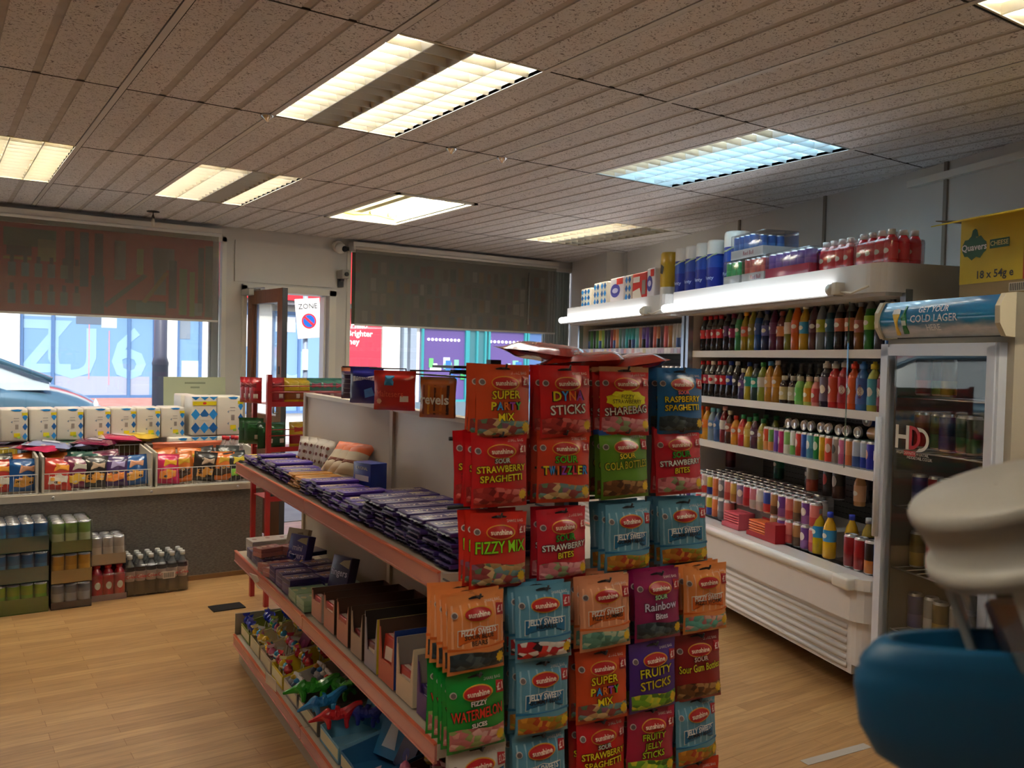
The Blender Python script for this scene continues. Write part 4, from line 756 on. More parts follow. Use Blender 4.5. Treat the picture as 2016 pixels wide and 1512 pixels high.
# short chiller: tins of deodorant-like tall cans
sc_ = ['3a5a38', '3a7a3a', '2a3a34', '4a8a3a', 'b8b048', '88b050', '28343c', '2a3c48', '7a2a48', 'c8683a', 'c89068', '5a8a80', '688a98', '2a9aa0', '1c98a0', '289aa0', '5aa8b8', 'c09080', '5a48a0', '6a48b0', '3a2848', 'c86a60', 'b07858', '48343c', 'd06868', 'a87848', 'c0bcb4', 'b8b8b8', 'a8acb8', '6a80b8']
nm_ = {'3': 'dark green', '4': 'green', '2': 'dark teal', 'b': 'pale olive', '8': 'lime', '7': 'plum', 'c': 'salmon', '5': 'violet-blue', '6': 'slate', '1': 'teal', 'a': 'tan', 'd': 'coral'}
lay([(can(c, R.choice(['', c, '1c2024', '3a5a90']), .168, .026), nm_[c[0]]+' tall slim can') for c in sc_], 4.16, 2.33, 2.30, 1.556, 'on the short chiller top shelf', group='tall slim cans on the short chiller')
lay([(can(R.choice(['d0c8c0', 'c89870', '8aa8c0', 'c07060', 'b8b090']), '', .134, .027), 'can low on the short chiller') for _ in range(26)], 4.16, 2.33, 2.30, 1.302, 'on its second shelf', group='cans on the short chiller second shelf')
lay([(can(R.choice(['98a8b0', 'c09078', '607888']), '', .134, .027), 'can on the short chiller') for _ in range(8)], 2.85, 2.33, 2.36, 1.302, 'in its second shelf back row', group='back row cans on the short chiller')
# inside the glass-door fridge
for j, z in enumerate((.36, .62, .88, 1.12, 1.34)):
    its = []
    for i in range(8):
        c = R.choice([('8a2028', red), ('2a4a38', '3a7a50'), ('2a3a7a', '5a5a9a'), ('6a5a28', 'a08838'), ('8a8a88', 'b8b8b8')]); its.append((can(c[0], c[1], .15 if j != 2 else .13, .031), 'can'))
    if j == 4: its = its[:3]
    for i, (p, d) in enumerate(its):
        s = .20-i*.07; tag(p.put(W(s, 2.26+.02*(i % 2), z+.004), RW), '%s can from the left behind the fridge door, %s shelf up' % (nth(i+1), nth(j+1)), 'can', 'cans inside the glass-door fridge')
o = bottle('plain', 'b8b8a0', 'c8c060', 'd8d8d8', 1.0).put(W(.14, 2.22, .145), RW); tag(o, 'yellow-labelled bottle on the floor of the glass-door fridge', 'bottle')
# ================================================================ goods on top of the chillers
def patch(mb, w_, h_, y, cols, nx, nz, z0=0, x0=None):
    """printed lattice of diamonds on a wrapper"""
    x0 = -w_/2 if x0 is None else x0; dx = w_/nx; dz = h_/nz
    for i in range(nx):
        for j in range(nz):
            cx = x0+(i+.5)*dx; cz = z0+(j+.5)*dz; mb.flat([(cx-dx*.46, cz), (cx, cz-dz*.46), (cx+dx*.46, cz), (cx, cz+dz*.46)], y, cols[(i+j) % len(cols)])
tp_blue = H('1f7fc8', rough=.4); tp_dk = H('14589c', rough=.4); tp_w = H('d9d2c4', rough=.45, coat=.2); tp_y = H('d8c81c', rough=.4)
def roll_pack(kind, w_, d_, h_):
    o = MB()
    if kind == 'diamond': o.box((-w_/2, -d_/2, 0), (w_/2, d_/2, h_), tp_w, bev=.012); patch(o, w_*.94, h_*.94, -d_/2-.0015, [tp_blue, tp_dk], max(1, round(w_/.07)), 3, h_*.03)
    if kind == 'purple': o.box((-w_/2, -d_/2, 0), (w_/2, d_/2, h_), H('e3dfe4', rough=.4), bev=.012); T = Matrix.Translation((-.1*w_, -d_/2-.001, h_*.5)); o.flat([(w_*.36*math.cos(k*PI/8), h_*.26*math.sin(k*PI/8)) for k in range(16)], 0, H('4a4aa0', rough=.4), T); o.flat([(w_*.22*math.cos(k*PI/8), h_*.1*math.sin(k*PI/8)) for k in range(16)], -.001, H('c8c8e8'), T); o.box((0, -d_/2-.002, h_*.72), (w_*.45, -d_/2, h_*.95), H('d83828'))
    if kind == 'red': o.box((-w_/2, -d_/2, 0), (w_/2, d_/2, h_), H('c8302c', rough=.4), bev=.012); o.flat([(-w_*.45, .02), (w_*.2, .02), (w_*.05, h_*.45), (-w_*.45, h_*.35)], -d_/2-.001, H('e0d8c8')); o.box((-w_*.42, -d_/2-.002, h_*.66), (w_*.05, -d_/2, h_*.86), H('e8e2da')); o.box((w_*.22, -d_/2-.002, .04), (w_*.46, -d_/2, h_*.7), H('8a8078'))
    return o.obj('toilet_roll_pack')
Zc = 1.903
for kind, s, w_, h_, lb in (('diamond', 4.02, .22, .165, 'blue diamond-patterned toilet roll pack at the far end of the chiller tops'), ('diamond', 3.76, .13, .19, 'narrow blue diamond toilet roll pack, second from the window end'), ('diamond', 3.60, .13, .19, 'narrow blue diamond toilet roll pack, third from the window end'),
    ('purple', 3.36, .26, .20, 'white toilet roll pack with purple oval, left one on the short chiller'), ('diamond', 3.145, .12, .20, 'tall blue diamond toilet roll pack beside the red one'), ('red', 2.95, .24, .20, 'red and cream toilet roll pack on the short chiller'), ('purple', 2.76, .12, .215, 'white toilet roll pack with purple oval beside the yellow kitchen roll')):
    tag(roll_pack(kind, w_, .12, h_), lb, 'toilet rolls', 'toilet roll packs on the short chiller'); bpy.data.objects
    o = [x for x in C.objects if x.name.startswith('toilet_roll_pack')][-1]
tr_ = [x for x in C.objects if x.name.startswith('toilet_roll_pack')]
for o, s in zip(sorted(tr_, key=lambda x: x.name), (4.02, 3.775, 3.625, 3.36, 3.145, 2.95, 2.76)): o.location = W(s, 2.26, Zc-.002); o.rotation_euler = (0, 0, RW)
def kitchen_roll(r_, h_, yellow=False):
    m = MB(); w1 = H('e2ded6', rough=.45, coat=.2); c = H('c8a010' if yellow else '14288a', rough=.35, coat=.4); e = H('1f4aa8', rough=.35, coat=.4)
    pr = [(r_*.93, 0), (r_, .012), (r_*.98, h_*.22), (r_*1.02, h_*.45), (r_*.98, h_*.68), (r_, h_*.72), (r_*.98, h_-.012), (r_*.9, h_)]
    m.lathe(pr, None, 18, ms=([w1, w1, c, c, c, c, c] if yellow else [c, c, c, e, c, w1, w1]))
    o = m.obj('kitchen_roll'); m = MB()
    fn = lambda x, z: -math.sqrt(max(1e-6, (r_*1.03)**2-x*x))
    if yellow: m.flat([(-.01, .16), (.02, .15), (.03, .20), (.0, .22)], -.001, BLACK, fn=fn)
    else:
        m.text('Plenty', 0, h_*.24, .030, -.001, H('b8c8f0'), fn=fn, extra=.0005); m.flat([(-r_*.8, h_*.64), (r_*.1, h_*.66), (r_*.85, h_*.74), (r_*.85, h_*.71), (0, h_*.635), (-r_*.8, h_*.62)], -.001, H('b8c8a8'), fn=fn)
    part(m, 'print', o); return o
tag(kitchen_roll(.066, .30, True), 'yellow and white wrapped kitchen roll at the joint of the two chillers', 'kitchen roll'); o = bpy.data.objects['kitchen_roll']; o.location = W(2.56, 2.25, Zc-.002); o.rotation_euler = (0, 0, RW)
KR = Proto(kitchen_roll(.058, .30)); KR2 = Proto(kitchen_roll(.078, .325))
for i, s in enumerate((2.34, 2.20, 2.06, 1.92)): tag(KR.put(W(s, 2.24, Zc-.002), RW+.15), 'blue kitchen roll with white top, %s of four slimmer ones' % nth(i+1), 'kitchen roll', 'blue kitchen rolls on the chillers')
tag(KR2.put(W(1.715, 2.26, Zc-.002), RW+.15), 'widest blue kitchen roll, rightmost of the row beside the energy drink packs', 'kitchen roll')
def can_tray(nx, ny, c1, c2, tray, hh=.134, r_=.0265, th=.045, txt=None, name='can_pack', only=None, band=None):
    """shrink-wrapped tray: tray, cans, film"""
    t = empty(name); W_, D_ = nx*2*r_, ny*2*r_; m = MB()
    for a, b in (((-W_/2-.003, -D_/2-.003, 0), (W_/2+.003, D_/2+.003, .003)), ((-W_/2-.003, -D_/2-.003, 0), (W_/2+.003, -D_/2, th)), ((-W_/2-.003, D_/2, 0), (W_/2+.003, D_/2+.003, th)), ((-W_/2-.003, -D_/2, 0), (-W_/2, D_/2, th)), ((W_/2, -D_/2, 0), (W_/2+.003, D_/2, th))): m.box(a, b, tray)
    if txt: m.text(txt[0], txt[3] if len(txt) > 3 else 0, th/2, txt[1], -D_/2-.004, txt[2], extra=.0004)
    if band: m.box((-W_/2-.0035, -D_/2-.0036, th*.1), (W_/2+.0035, -D_/2-.003, th*.3), band)
    part(m, 'cardboard_tray', t); proto = None
    for i in range(nx):
        for j in range(ny):
            if j not in (0, ny-1) and i not in (0, nx-1) and ny > 3 and j != 1: pass
            if only and (i, j) not in only: continue
            if proto is None:
                m = MB(); a = H(c1, rough=.28, coat=.4, metal=.15); b_ = H(c2, rough=.28, coat=.4); m.lathe([(r_*.82, .003), (r_*.985, .010), (r_*.985, hh*.30), (r_*.985, hh*.62), (r_*.985, hh-.012), (r_*.86, hh-.002), (r_*.8, hh-.006)], None, 12, ms=[STEEL, a, b_, a, STEEL, STEEL]); cme = m.mesh('can')
                proto = cme
            o = bpy.data.objects.new('can', proto); C.objects.link(o); o.parent = t; o.location = (-W_/2+r_*(2*i+1), -D_/2+r_*(2*j+1), 0); o.rotation_euler = (0, 0, R.uniform(-1, 1)); kid(o, t)
    m = MB(); m.box((-W_/2-.005, -D_/2-.005, .002), (W_/2+.005, D_/2+.005, hh+.003), FILM, bev=.008); part(m, 'shrink_film', t); return t
rbw = H('d8d4d2', rough=.5)
def placet(t, loc, rz, lb, cat='drinks pack', g=None): t.location = loc; t.rotation_euler = (0, 0, rz); return tag(t, lb, cat, g)
placet(can_tray(3, 4, '2fa060', '48b878', rbw, .134, .0265, .05, ('', .02, H('a05878'))), W(1.555, 2.24, Zc-.002), RW, 'wrapped pack of green energy cans, lower left of the stacked packs')
placet(can_tray(4, 4, 'c05858', 'd87068', rbw, .134, .0265, .05, ('Red Bull', .03, H('b04858'), .03)), W(1.335, 2.24, Zc-.002), RW, 'wrapped pack of coral energy cans, under the blue cans')
placet(can_tray(6, 4, '2f62b0', '4a82c8', rbw, .134, .0265, .05, ('Red Bull', .032, H('a03848'), .02), only=[(i, j) for i in range(4) for j in range(4)]), W(1.42, 2.25, Zc+.137), RW, 'opened wrapped pack of blue energy cans on top of two others')
placet(can_tray(6, 4, '6a50a8', '8a68b8', H('c8405c', rough=.5), .135, .031, .055, ('', .022, H('d8b040'), .12)), W(1.025, 2.26, Zc-.002), RW, 'wrapped pack of purple cans in a pinkish red tray on the chiller')
def bottle_pack(nx, ny, kind, liq, lab, cap, hs, tray=None, txt=None, sp=.064):
    t = empty('bottle_pack'); W_, D_ = nx*sp, ny*sp; src = bottle(kind, liq, lab, cap, hs, top='e0a0a0' if liq == 'd8303c' else None)
    base = src.src; ch = KIDS.get(base.name, [])
    for i in range(nx):
        for j in range(ny):
            b = bpy.data.objects.new('bottle', base.data); C.objects.link(b); b.parent = t; b.location = (-W_/2+sp*(i+.5), -D_/2+sp*(j+.5), .003); kid(b, t)
            for c in ch: d = bpy.data.objects.new(c.name.split('.')[0], c.data); C.objects.link(d); d.parent = b; kid(d, b)
    hh = BOT[kind][-1][1]*hs*1.1/.72*.74; m = MB(); m.box((-W_/2-.003, -D_/2-.003, .001), (W_/2+.003, D_/2+.003, hh*.72), FILM, bev=.015); part(m, 'shrink_film', t)
    if tray: m = MB(); m.box((-W_/2-.004, -D_/2-.004, 0), (W_/2+.004, D_/2+.004, .003), tray); m.box((-W_/2-.005, -D_/2-.006, 0), (W_/2+.005, -D_/2-.003, .035), tray); m.box((W_/2+.003, -D_/2-.004, 0), (W_/2+.005, D_/2, .035), tray); part(m, 'cardboard_tray', t)
    return t
placet(bottle_pack(4, 3, 'short', 'd8303c', 'dc3c44', 'e2dede', .98, sp=.060), W(.71, 2.26, Zc-.002), RW, 'wrapped pack of pink-red drink bottles, left of the two packs', g='packs of pink-red bottles')
placet(bottle_pack(4, 3, 'short', 'd83040', 'dc3c48', 'e2dede', 1.0, sp=.060), W(.44, 2.26, Zc-.002), RW, 'wrapped pack of pink-red drink bottles, right of the two packs', g='packs of pink-red bottles')
# ================================================================ the gondola (frame MG: x = l towards the camera, y = w to the right)
cream_s = H('b8ab98', rough=.45); strip_p = H('c98478', rough=.25, coat=.3); LN = 2.28; kickm = H('a89c8a', rough=.5)
t = empty('gondola_shelving'); t.matrix_world = MG
for a, b in ((0, 1.138), (1.142, LN)):
    m = MB(); m.box((a, .33, .10), (b, .36, 1.26), cream_s, bev=.002); part(m, 'back_panel', t)
m = MB(); m.box((-.01, .322, 1.252), (LN, .368, 1.268), H('d8cdb8', rough=.4)); part(m, 'top_rail', t)
for x in (-.02, 1.125, LN-.03): m = MB(); m.box((x, .32, 0), (x+.03, .37, 1.27), cream_s); part(m, 'upright', t)
def gshelf(x0, x1, y0, y1, z, front):
    m = MB(); m.box((x0, min(y0, y1)+.0, z-.03), (x1, max(y0, y1), z), H('c4b8a4', rough=.45)); f = y0; sg = -1 if front else 1
    m.box((x0, min(f, f+sg*.004), z-.034), (x1, max(f, f+sg*.004), z+.006), H('c8bba6', rough=.45)); o = part(m, 'shelf', t)
    m = MB(); m.box((x0, min(f+sg*.004, f+sg*.010), z-.040), (x1-.003, max(f+sg*.004, f+sg*.010), z+.004), strip_p)
    m.box((x0, min(f+sg*.003, f+sg*.013), z-.043), (x1-.003, max(f+sg*.003, f+sg*.013), z-.038), H('c47a6c', rough=.3)); m.box((x0, min(f+sg*.003, f+sg*.013), z+.002), (x1-.003, max(f+sg*.003, f+sg*.013), z+.007), H('d0603c', rough=.3)); e = m.obj('price_strip', o); kid(e, o)
for z in (.938, .525):
    for a, b in ((0, 1.138), (1.142, LN)): gshelf(a, b, .012, .33, z, True); gshelf(a, b, .678, .36, z, False)
for a, b in ((0, 1.138), (1.142, LN)): gshelf(a, b, .012, .33, .13, True); gshelf(a, b, .678, .36, .13, False)
m = MB(); m.box((-.01, .03, 0), (LN, .66, .095), kickm); part(m, 'plinth', t)
m = MB(); m.box((-.012, .01, .10), (-.004, .33, .23), H('9a9080', rough=.5)); m.flat([(0, 0), (0, .14), (.32, .14), (.32, 0)], 0, H('9a9080')) if False else None; part(m, 'end_stop', t)
tag(t, 'double-sided cream gondola shelving with pink price strips mid-shop', 'shelving')
# ---- chocolate bars lying in stacks on the upper shelf
def bar_proto(c, tc, tl, name='chocolate_bar', wd=.078, ln=.175, th=.012, txt=None, ends='1c1030', text=True):
    m = MB(); cm = H(c, rough=.42, coat=.15); em = H(ends, rough=.45, coat=.1)
    m.box((-wd/2, -ln/2+.010, 0), (wd/2, ln/2-.010, th), cm, bev=.003)
    for s_ in (-1, 1):
        P = []; n = 6
        for k in range(n+1): P.append((-wd/2+.002+k*(wd-.004)/n, s_*(ln/2), th*.5+(.0012 if k % 2 else -.0012)))
        Q = [(x, s_*(ln/2-.013), z) for x, y, z in P]; m.add(P+Q, [(k, k+1, n+2+k, n+1+k) for k in range(n)], em)
    T = Matrix.Translation((0, 0, th)) @ Matrix.Rotation(-PI/2, 4, 'X') @ Matrix.Rotation(PI/2, 4, 'Y') if False else None
    if text:
        TT = Matrix(((0, -1 if False else 0, 0, 0),)*4) if False else Matrix.Translation((0, 0, th+.0006)) @ Matrix.Rotation(PI/2, 4, 'Z') @ Matrix.Rotation(-PI/2, 4, 'X')
        lm = H(tc, rough=.35); m.flat([(-.066, .010), (.03, .010), (.03, .031), (-.066, .031)], 0, H(tl, rough=.35), TT) if tl else None
        m.text(txt or 'Dairy Milk', -.005, -.002, .029, -.0004, lm, TT, extra=.0007, sx=1.05, fit=.13); m.box((-.06, -.0003, -.030), (.03, 0, -.027), lm, TT)
    return Proto(m.obj(name))
purp = bar_proto('4c2a90', 'e0ccb0', None); purp2 = bar_proto('432a7c', 'e0d2b4', 'a89878', txt='Caramel'); purp3 = bar_proto('4a2a88', 'd8c0b0', 'c8b090', txt='Fruit & Nut'); gold = bar_proto('c88a30', '6a3a18', 'e0b060', txt='Crunchie', ends='8a5a18'); dkp = bar_proto('38245f', 'e0d0c0', None, txt='Dairy Milk')
yel_ = bar_proto('4a2a80', 'e8c838', 'e0c030', txt='Buttons', ends='2a1848')
nst = 24; sidx = 0
TOP = .938
for i in range(nst):
    l = .055+i*(LN-.10)/(nst-1)
    if i in (0, 1): P_, nm = yel_, 'purple and yellow chocolate bar'; n_ = 3
    elif i in (8, 9): P_, nm = gold, 'golden orange chocolate bar'; n_ = 4
    elif i >= 17: P_, nm = dkp, 'dark purple chocolate bar'; n_ = 7
    elif i % 3 == 0: P_, nm = purp3, 'purple nut bar with brown label'; n_ = 4
    elif i % 3 == 1: P_, nm = purp2, 'purple caramel chocolate bar'; n_ = 4
    else: P_, nm = purp, 'plain purple chocolate bar'; n_ = 5
    n_ = min(n_, 7)
    for k in range(n_):
        lv = l+R.uniform(-.006, .006)+.004*k*(1 if i < 12 else .3); w_ = .115+R.uniform(-.008, .012)
        o = P_.put(G(lv, w_, TOP+.0128*k+.006), rot=(0, R.uniform(-.02, .02) if k else 0, RG+R.uniform(-.05, .05)))
        pos = 'topmost' if k == n_-1 else ('bottom' if k == 0 else nth(k+1)+' up')
        tag(o, '%s, %s, %s front stack from the window end' % (nm, pos, nth(i+1)), 'chocolate bar', 'chocolate bars on the upper gondola shelf')
for i in range(9):
    l = 1.44+i*.092
    for k in range(5):
        o = (purp2 if i < 4 else dkp).put(G(l+R.uniform(-.006, .006), .262+R.uniform(-.006, .006), TOP+.0128*k+.006), rot=(0, 0, RG+R.uniform(-.06, .06)))
        tag(o, 'purple chocolate bar, %s up in the %s back stack on the upper shelf' % (nth(k+1), nth(i+1)), 'chocolate bar', 'chocolate bars in the back row of the upper shelf')
for i in range(3):
    for k in range(3):
        o = gold.put(G(.16+i*.09, .262, TOP+.0128*k+.006), rot=(0, 0, RG+R.uniform(-.05, .05))); tag(o, 'golden bar against the back panel, %s layer, %s from window end' % (nth(k+1), nth(i+1)), 'chocolate bar', 'golden bars against the back panel')
# ---- soft bags
def pouch(name, w_, h_, bulge, mb_fn, mats, nu=12, nv=14, crimp=.06, seed=0):
    """pillow bag standing on its base, front at -y. mb_fn(u,v)->material"""
    rr = random.Random(seed); ph = rr.random()*6
    def side(sg):
        def f(u, v):
            x = (u-.5)*w_; z = v*h_; e = max(0, 1-(abs(u-.5)*2)**2.6)*min(1, (v/.10))**.7*min(1, max(0, (1-v-crimp)/.16))**.8
            wr = .0016*math.sin(u*17+ph+v*9)+.0012*math.sin(v*31+ph*2+u*5)
            return (x*(1-.03*math.sin(PI*v)), sg*(bulge*e*.5+.0008)+wr*(.5 if sg < 0 else -.5), z)
        return f
    m = MB(); m.grid(side(-1), nu, nv, None, mf=mb_fn)
    b = MB(); b.grid(side(1), nu, nv, None, mf=mb_fn); b.f = [f[::-1] for f in b.f]
    off = len(m.v); m.v += b.v
    for f, mi, s_ in zip(b.f, b.mi, b.sm): m.f.append(tuple(off+k for k in f)); m.mi.append(m._m(b.m[mi])); m.sm.append(s_)
    return m, (lambda x, z: side(-1)(max(0, min(1, x/w_+.5)), max(0, min(1, z/h_)))[1])
# white paper-like bags with brown print, orange-white bags and a blue box on the upper shelf
wb = H('cabfae', rough=.4); br_ = H('7a3a24', rough=.5)
m, fn = pouch('b', .13, .13, .05, lambda u, v: wb, None, seed=2)
for a in range(3):
    for b in range(3): m.flat([((a-1)*.034+.010*math.cos(k), .03+b*.032+.008*math.sin(k)) for k in range(6)], -.0015, br_, fn=fn)
P_ = Proto(m.obj('sweet_bag'))
for i in range(4): tag(P_.put(G(.33+i*.062, .24+.01*i, TOP+.02), rot=(-.18, 0, RG+.5-.15*i)), 'white chocolate bag with brown dots, %s from the window end of the upper shelf' % nth(i+1), 'bag', 'white dotted bags on the upper shelf')
m, fn = pouch('b', .13, .15, .045, lambda u, v: H('c9b89a', rough=.4) if v < .62 else H('d8622c', rough=.4), None, seed=3); m.flat([(-.04, .04), (.04, .04), (.045, .058), (-.035, .058)], -.002, br_, fn=fn)
P_ = Proto(m.obj('sweet_bag'))
for i in range(3): tag(P_.put(G(.82+i*.05, .20+.012*i, TOP+.055), rot=(-.75, 0, RG+.45)), 'tilted cream and orange bag, %s of three beside the blue box' % nth(i+1), 'bag', 'tilted cream and orange bags')
t = empty('biscuit_box', G(1.16, .235, TOP+.006), RG+.25); m = MB(); m.box((-.055, -.035, 0), (.055, .035, .125), H('15308c', rough=.35, coat=.4), bev=.002); part(m, 'carton', t)
m = MB(); m.box((-.042, -.0358, .060), (.042, -.035, .080), H('d8d4cc')); m.text('ORIGINAL', 0, .105, .016, -.0362, H('e0d8b0')); m.flat([(.01, .012), (.05, .012), (.05, .045), (.02, .045)], -.0356, H('d8b860')); m.flat([(-.04, .012), (-.005, .012), (-.01, .05), (-.035, .05)], -.0356, H('2f7ac8')); m.box((-.0558, -.03, .03), (-.055, .02, .05), H('c8b050')); m.box((-.0558, -.03, .085), (-.055, .02, .105), H('d8c040')); part(m, 'print', t)
tag(t, 'small blue biscuit box standing on the upper gondola shelf', 'box')
# ---- bags hanging along the panel top, on a rail
def rail_bag(name, w_, h_, fnm, deco, seed):
    m, fn = pouch('b', w_, h_, .04, fnm, None, seed=seed); deco(m, fn); return Proto(m.obj(name))
def d_blue(m, fn): m.box((-.0, 0, 0), (0, 0, 0), WHITE) if False else None; m.flat([(-.045+.0, .080), (.05, .084), (.052, .104), (-.045, .10)], -.002, H('e0e0ea'), fn=fn); m.text('MilkyBar', .003, .092, .02, -.004, H('15186a'), fn=fn, fit=.09); m.flat([(.01, .02), (.045, .03), (.035, .06), (.005, .05)], -.002, H('4a88d0'), fn=fn)
def d_red(m, fn): m.box((-.025, -.0, .095), (-.025, 0, .095), WHITE) if False else None; m.flat([(-.03, .085), (.005, .085), (.005, .118), (-.03, .118)], -.003, H('2f88b8'), fn=fn); m.flat([(.03, .03), (.058, .03), (.058, .05), (.03, .05)], -.003, H('d8d0c8'), fn=fn); m.text('Maltesers', -.01, .055, .03, -.003, H('e86848'), fn=fn, fit=.1); m.flat([(-.05+.012*math.cos(k), .03+.010*math.sin(k)) for k in range(6)], -.003, H('e0a888'), fn=fn)
def d_rev(m, fn):
    for k in range(5): m.flat([(-.045+k*.02, .01), (-.037+k*.02, .01), (-.035+k*.02, .10), (-.043+k*.02, .10)], -.001, H(['8a3a10', 'd89020', '5a2008', 'c86818', '3a1408'][k]), fn=fn)
    m.text('revels', 0, .055, .042, -.006, H('e8e2d0'), fn=fn, extra=.001, fit=.09)
BLU = rail_bag('sweet_bag', .13, .135, lambda u, v: H('14187a', rough=.3, coat=.5), d_blue, 4)
RED_ = rail_bag('sweet_bag', .155, .135, lambda u, v: H('c02018', rough=.3, coat=.5) if v < .93 else H('c8785c'), d_red, 5)
REV = rail_bag('sweet_bag', .115, .125, lambda u, v: H('b05818', rough=.3, coat=.5) if v < .88 else H('8a6038'), d_rev, 6)
DBX = rail_bag('sweet_bag', .13, .165, lambda u, v: H('122048', rough=.3, coat=.3), lambda m, fn: [m.flat([(-.045, .02+k*.018), (.0, .02+k*.018), (.0, .03+k*.018), (-.045, .03+k*.018)], -.002, H('6a7488'), fn=fn) for k in range(7)], 7)
PRV = rail_bag('sweet_bag', .12, .125, lambda u, v: H('4a3058', rough=.3, coat=.3) if v < .85 else H('c87850'), lambda m, fn: [m.flat([(-.05, .02+k*.018), (.04, .02+k*.018), (.04, .025+k*.018), (-.05, .025+k*.018)], -.002, H('8a7a90'), fn=fn) for k in range(5)], 8)
def fan(P_, l, w_, z, n_, dl, dw, rz, lb, g):
    for k in range(n_):
        o = P_.put(G(l-dl*k, w_+dw*k, z-.002*k), rot=(.04*math.sin(k*2), .02*math.sin(k*3), rz+.03*math.sin(k))); tag(o, '%s, %s on its hook' % (lb, nth(k+1)) if k else '%s, foremost on its hook' % lb, 'bag', g)
RV = RG+.75
fan(PRV, .88, .27, 1.285, 2, .03, .01, RV, 'purple backed sweet bag at window end of the panel top', 'bags at the window end of the panel top')
fan(BLU, 1.04, .255, 1.277, 4, .026, .012, RV, 'royal blue sweet bag hanging over the gondola back panel', 'royal blue bags over the back panel')
fan(RED_, 1.36, .245, 1.270, 5, .03, .012, RV, 'large red sweet bag hanging over the gondola back panel', 'large red bags over the back panel')
fan(REV, 1.70, .25, 1.268, 4, .022, .012, RV, 'orange-brown revels bag hanging over the gondola panel', 'orange-brown bags over the back panel')
fan(DBX, 2.0, .27, 1.268, 2, .03, .015, RV+.1, 'dark navy bag turned back-side out beside the sweet stand', 'dark navy bags by the sweet stand')
m = MB(); m.tube([(.80, .31, 1.395), (2.02, .31, 1.395)], .003, DGREY)
for x in (.95, 1.25, 1.62, 2.0): m.tube([(x, .33, 1.26), (x, .33, 1.41), (x-.02, .2, 1.41)], .003, DGREY)
o = m.obj('hook_rail'); o.matrix_world = MG; tag(o, 'thin dark hook rail along the top of the gondola back panel', 'rail')
# ---- middle shelf: flat boxes, tilted boxes, cartons
MID = .532
def flatbox(c, deco, lw, ln, th, txt=None, tc='d8cfe0', name='chocolate_box'):
    m = MB(); m.box((-lw/2, -ln/2, 0), (lw/2, ln/2, th), H(c, rough=.35, coat=.3), bev=.0015)
    TT = Matrix.Translation((0, 0, th+.0005)) @ Matrix.Rotation(PI/2, 4, 'Z') @ Matrix.Rotation(-PI/2, 4, 'X')
    for k in range(3): m.flat([(-ln*.4+k*ln*.27+.012*math.cos(a), .012*(k % 2)+.016*math.sin(a)) for a in range(6)], 0, H(deco, rough=.4), TT)
    if txt: m.text(txt, 0, -.012, .032, -.0005, H(tc, rough=.4), TT, extra=.0004, fit=ln*.85)
    return Proto(m.obj(name))
wb_ = flatbox('c8beb4', '8a5a58', .11, .24, .014, None, '7a4a58'); pb = flatbox('33265c', '8a6a50', .09, .12, .02, 'fingers'); rb = flatbox('b0706c', 'd8c0b0', .07, .11, .018, None); gb = flatbox('8fae86', 'c8c890', .10, .13, .02, None); bb = flatbox('1c2c70', '5a6a90', .10, .16, .018, None)
for k in range(4): tag(wb_.put(G(.07, .17, MID+.0148*k), rot=(0, 0, RG+.02*k)), 'flat white box, %s of the white stack at the window end of middle shelf' % ('topmost' if k == 3 else nth(k+1)+' up'), 'box', 'flat white boxes')
def lean(P_, l, w_, z, tilt, rz, lb): tag(P_.put(G(l, w_, z), rot=(tilt, 0, rz)), lb, 'box')
m = MB(); m.box((-.06, -.012, 0), (.06, .012, .13), H('b8a890', rough=.4), bev=.002); m.flat([(-.045, .03), (-.01, .02), (.02, .06), (-.01, .09), (-.04, .07)], -.0125, H('7a3a34')); m.flat([(.0, .075), (.04, .085), (.03, .115), (.0, .11)], -.0125, H('8a7a6a'))
o = m.obj('chocolate_box', loc=G(.30, .20, MID+.01)); o.rotation_euler = (-.3, 0, RG+.55); tag(o, 'cream box with brown print leaning upright behind the white stack', 'box')
def stand_box(c, txt, l, w_, rz, lb, w2=.115, h2=.135, tilt=-.25):
    m = MB(); m.box((-w2/2, -.02, 0), (w2/2, .02, h2), H(c, rough=.35, coat=.3), bev=.002); m.flat([(-w2*.1, h2*.80), (w2*.45, h2*.72), (w2*.45, h2*.95), (w2*.1, h2*.9)], -.0205, H('a89878')); m.flat([(w2*.36+.013*math.cos(k), h2*.16+.013*math.sin(k)) for k in range(6)], -.0207, H('d8a850'))
    for k, s_ in enumerate(txt): m.text(s_, 0, h2*.58-k*.032, .036, -.0208, H('c8bcd8', rough=.4), extra=.0005, fit=w2*.85, rot=.0)
    o = m.obj('chocolate_box', loc=G(l, w_, MID+.008)); o.rotation_euler = (tilt, 0, rz); tag(o, lb, 'box')
stand_box('3c3080', ('mini', 'fingers'), .46, .17, RG+.45, 'purple fingers box leaning upright beside the cream box')
stand_box('30244c', ('fingers',), .98, .185, RG+.35, 'dark purple fingers box leaning upright mid-way along the middle shelf', .11, .15)
for i in range(3):
    for k in range(2): tag(pb.put(G(.19+i*.10, .085, MID+.021*k), RG+.05*i), 'flat purple box before the cream box, %s from window end, %s layer' % (nth(i+1), nth(k+1)), 'box', 'flat purple boxes by the window end')
tag(bb.put(G(.40, .22, MID+.043), RG+.2), 'flat dark blue box under the leaning purple fingers box', 'box')
for i in range(6):
    for k in range(2): tag(rb.put(G(.36+(i % 3)*.09, .07+.11*(i//3)+.0, MID+.046+.019*k if i % 3 == 0 else MID+.019*k), RG+.3+.1*(i % 2)), 'flat pinkish-red packet, %s from window end, %s row, %s layer' % (nth(i % 3+1), nth(i//3+1), nth(k+1)), 'packet', 'flat pinkish-red packets')
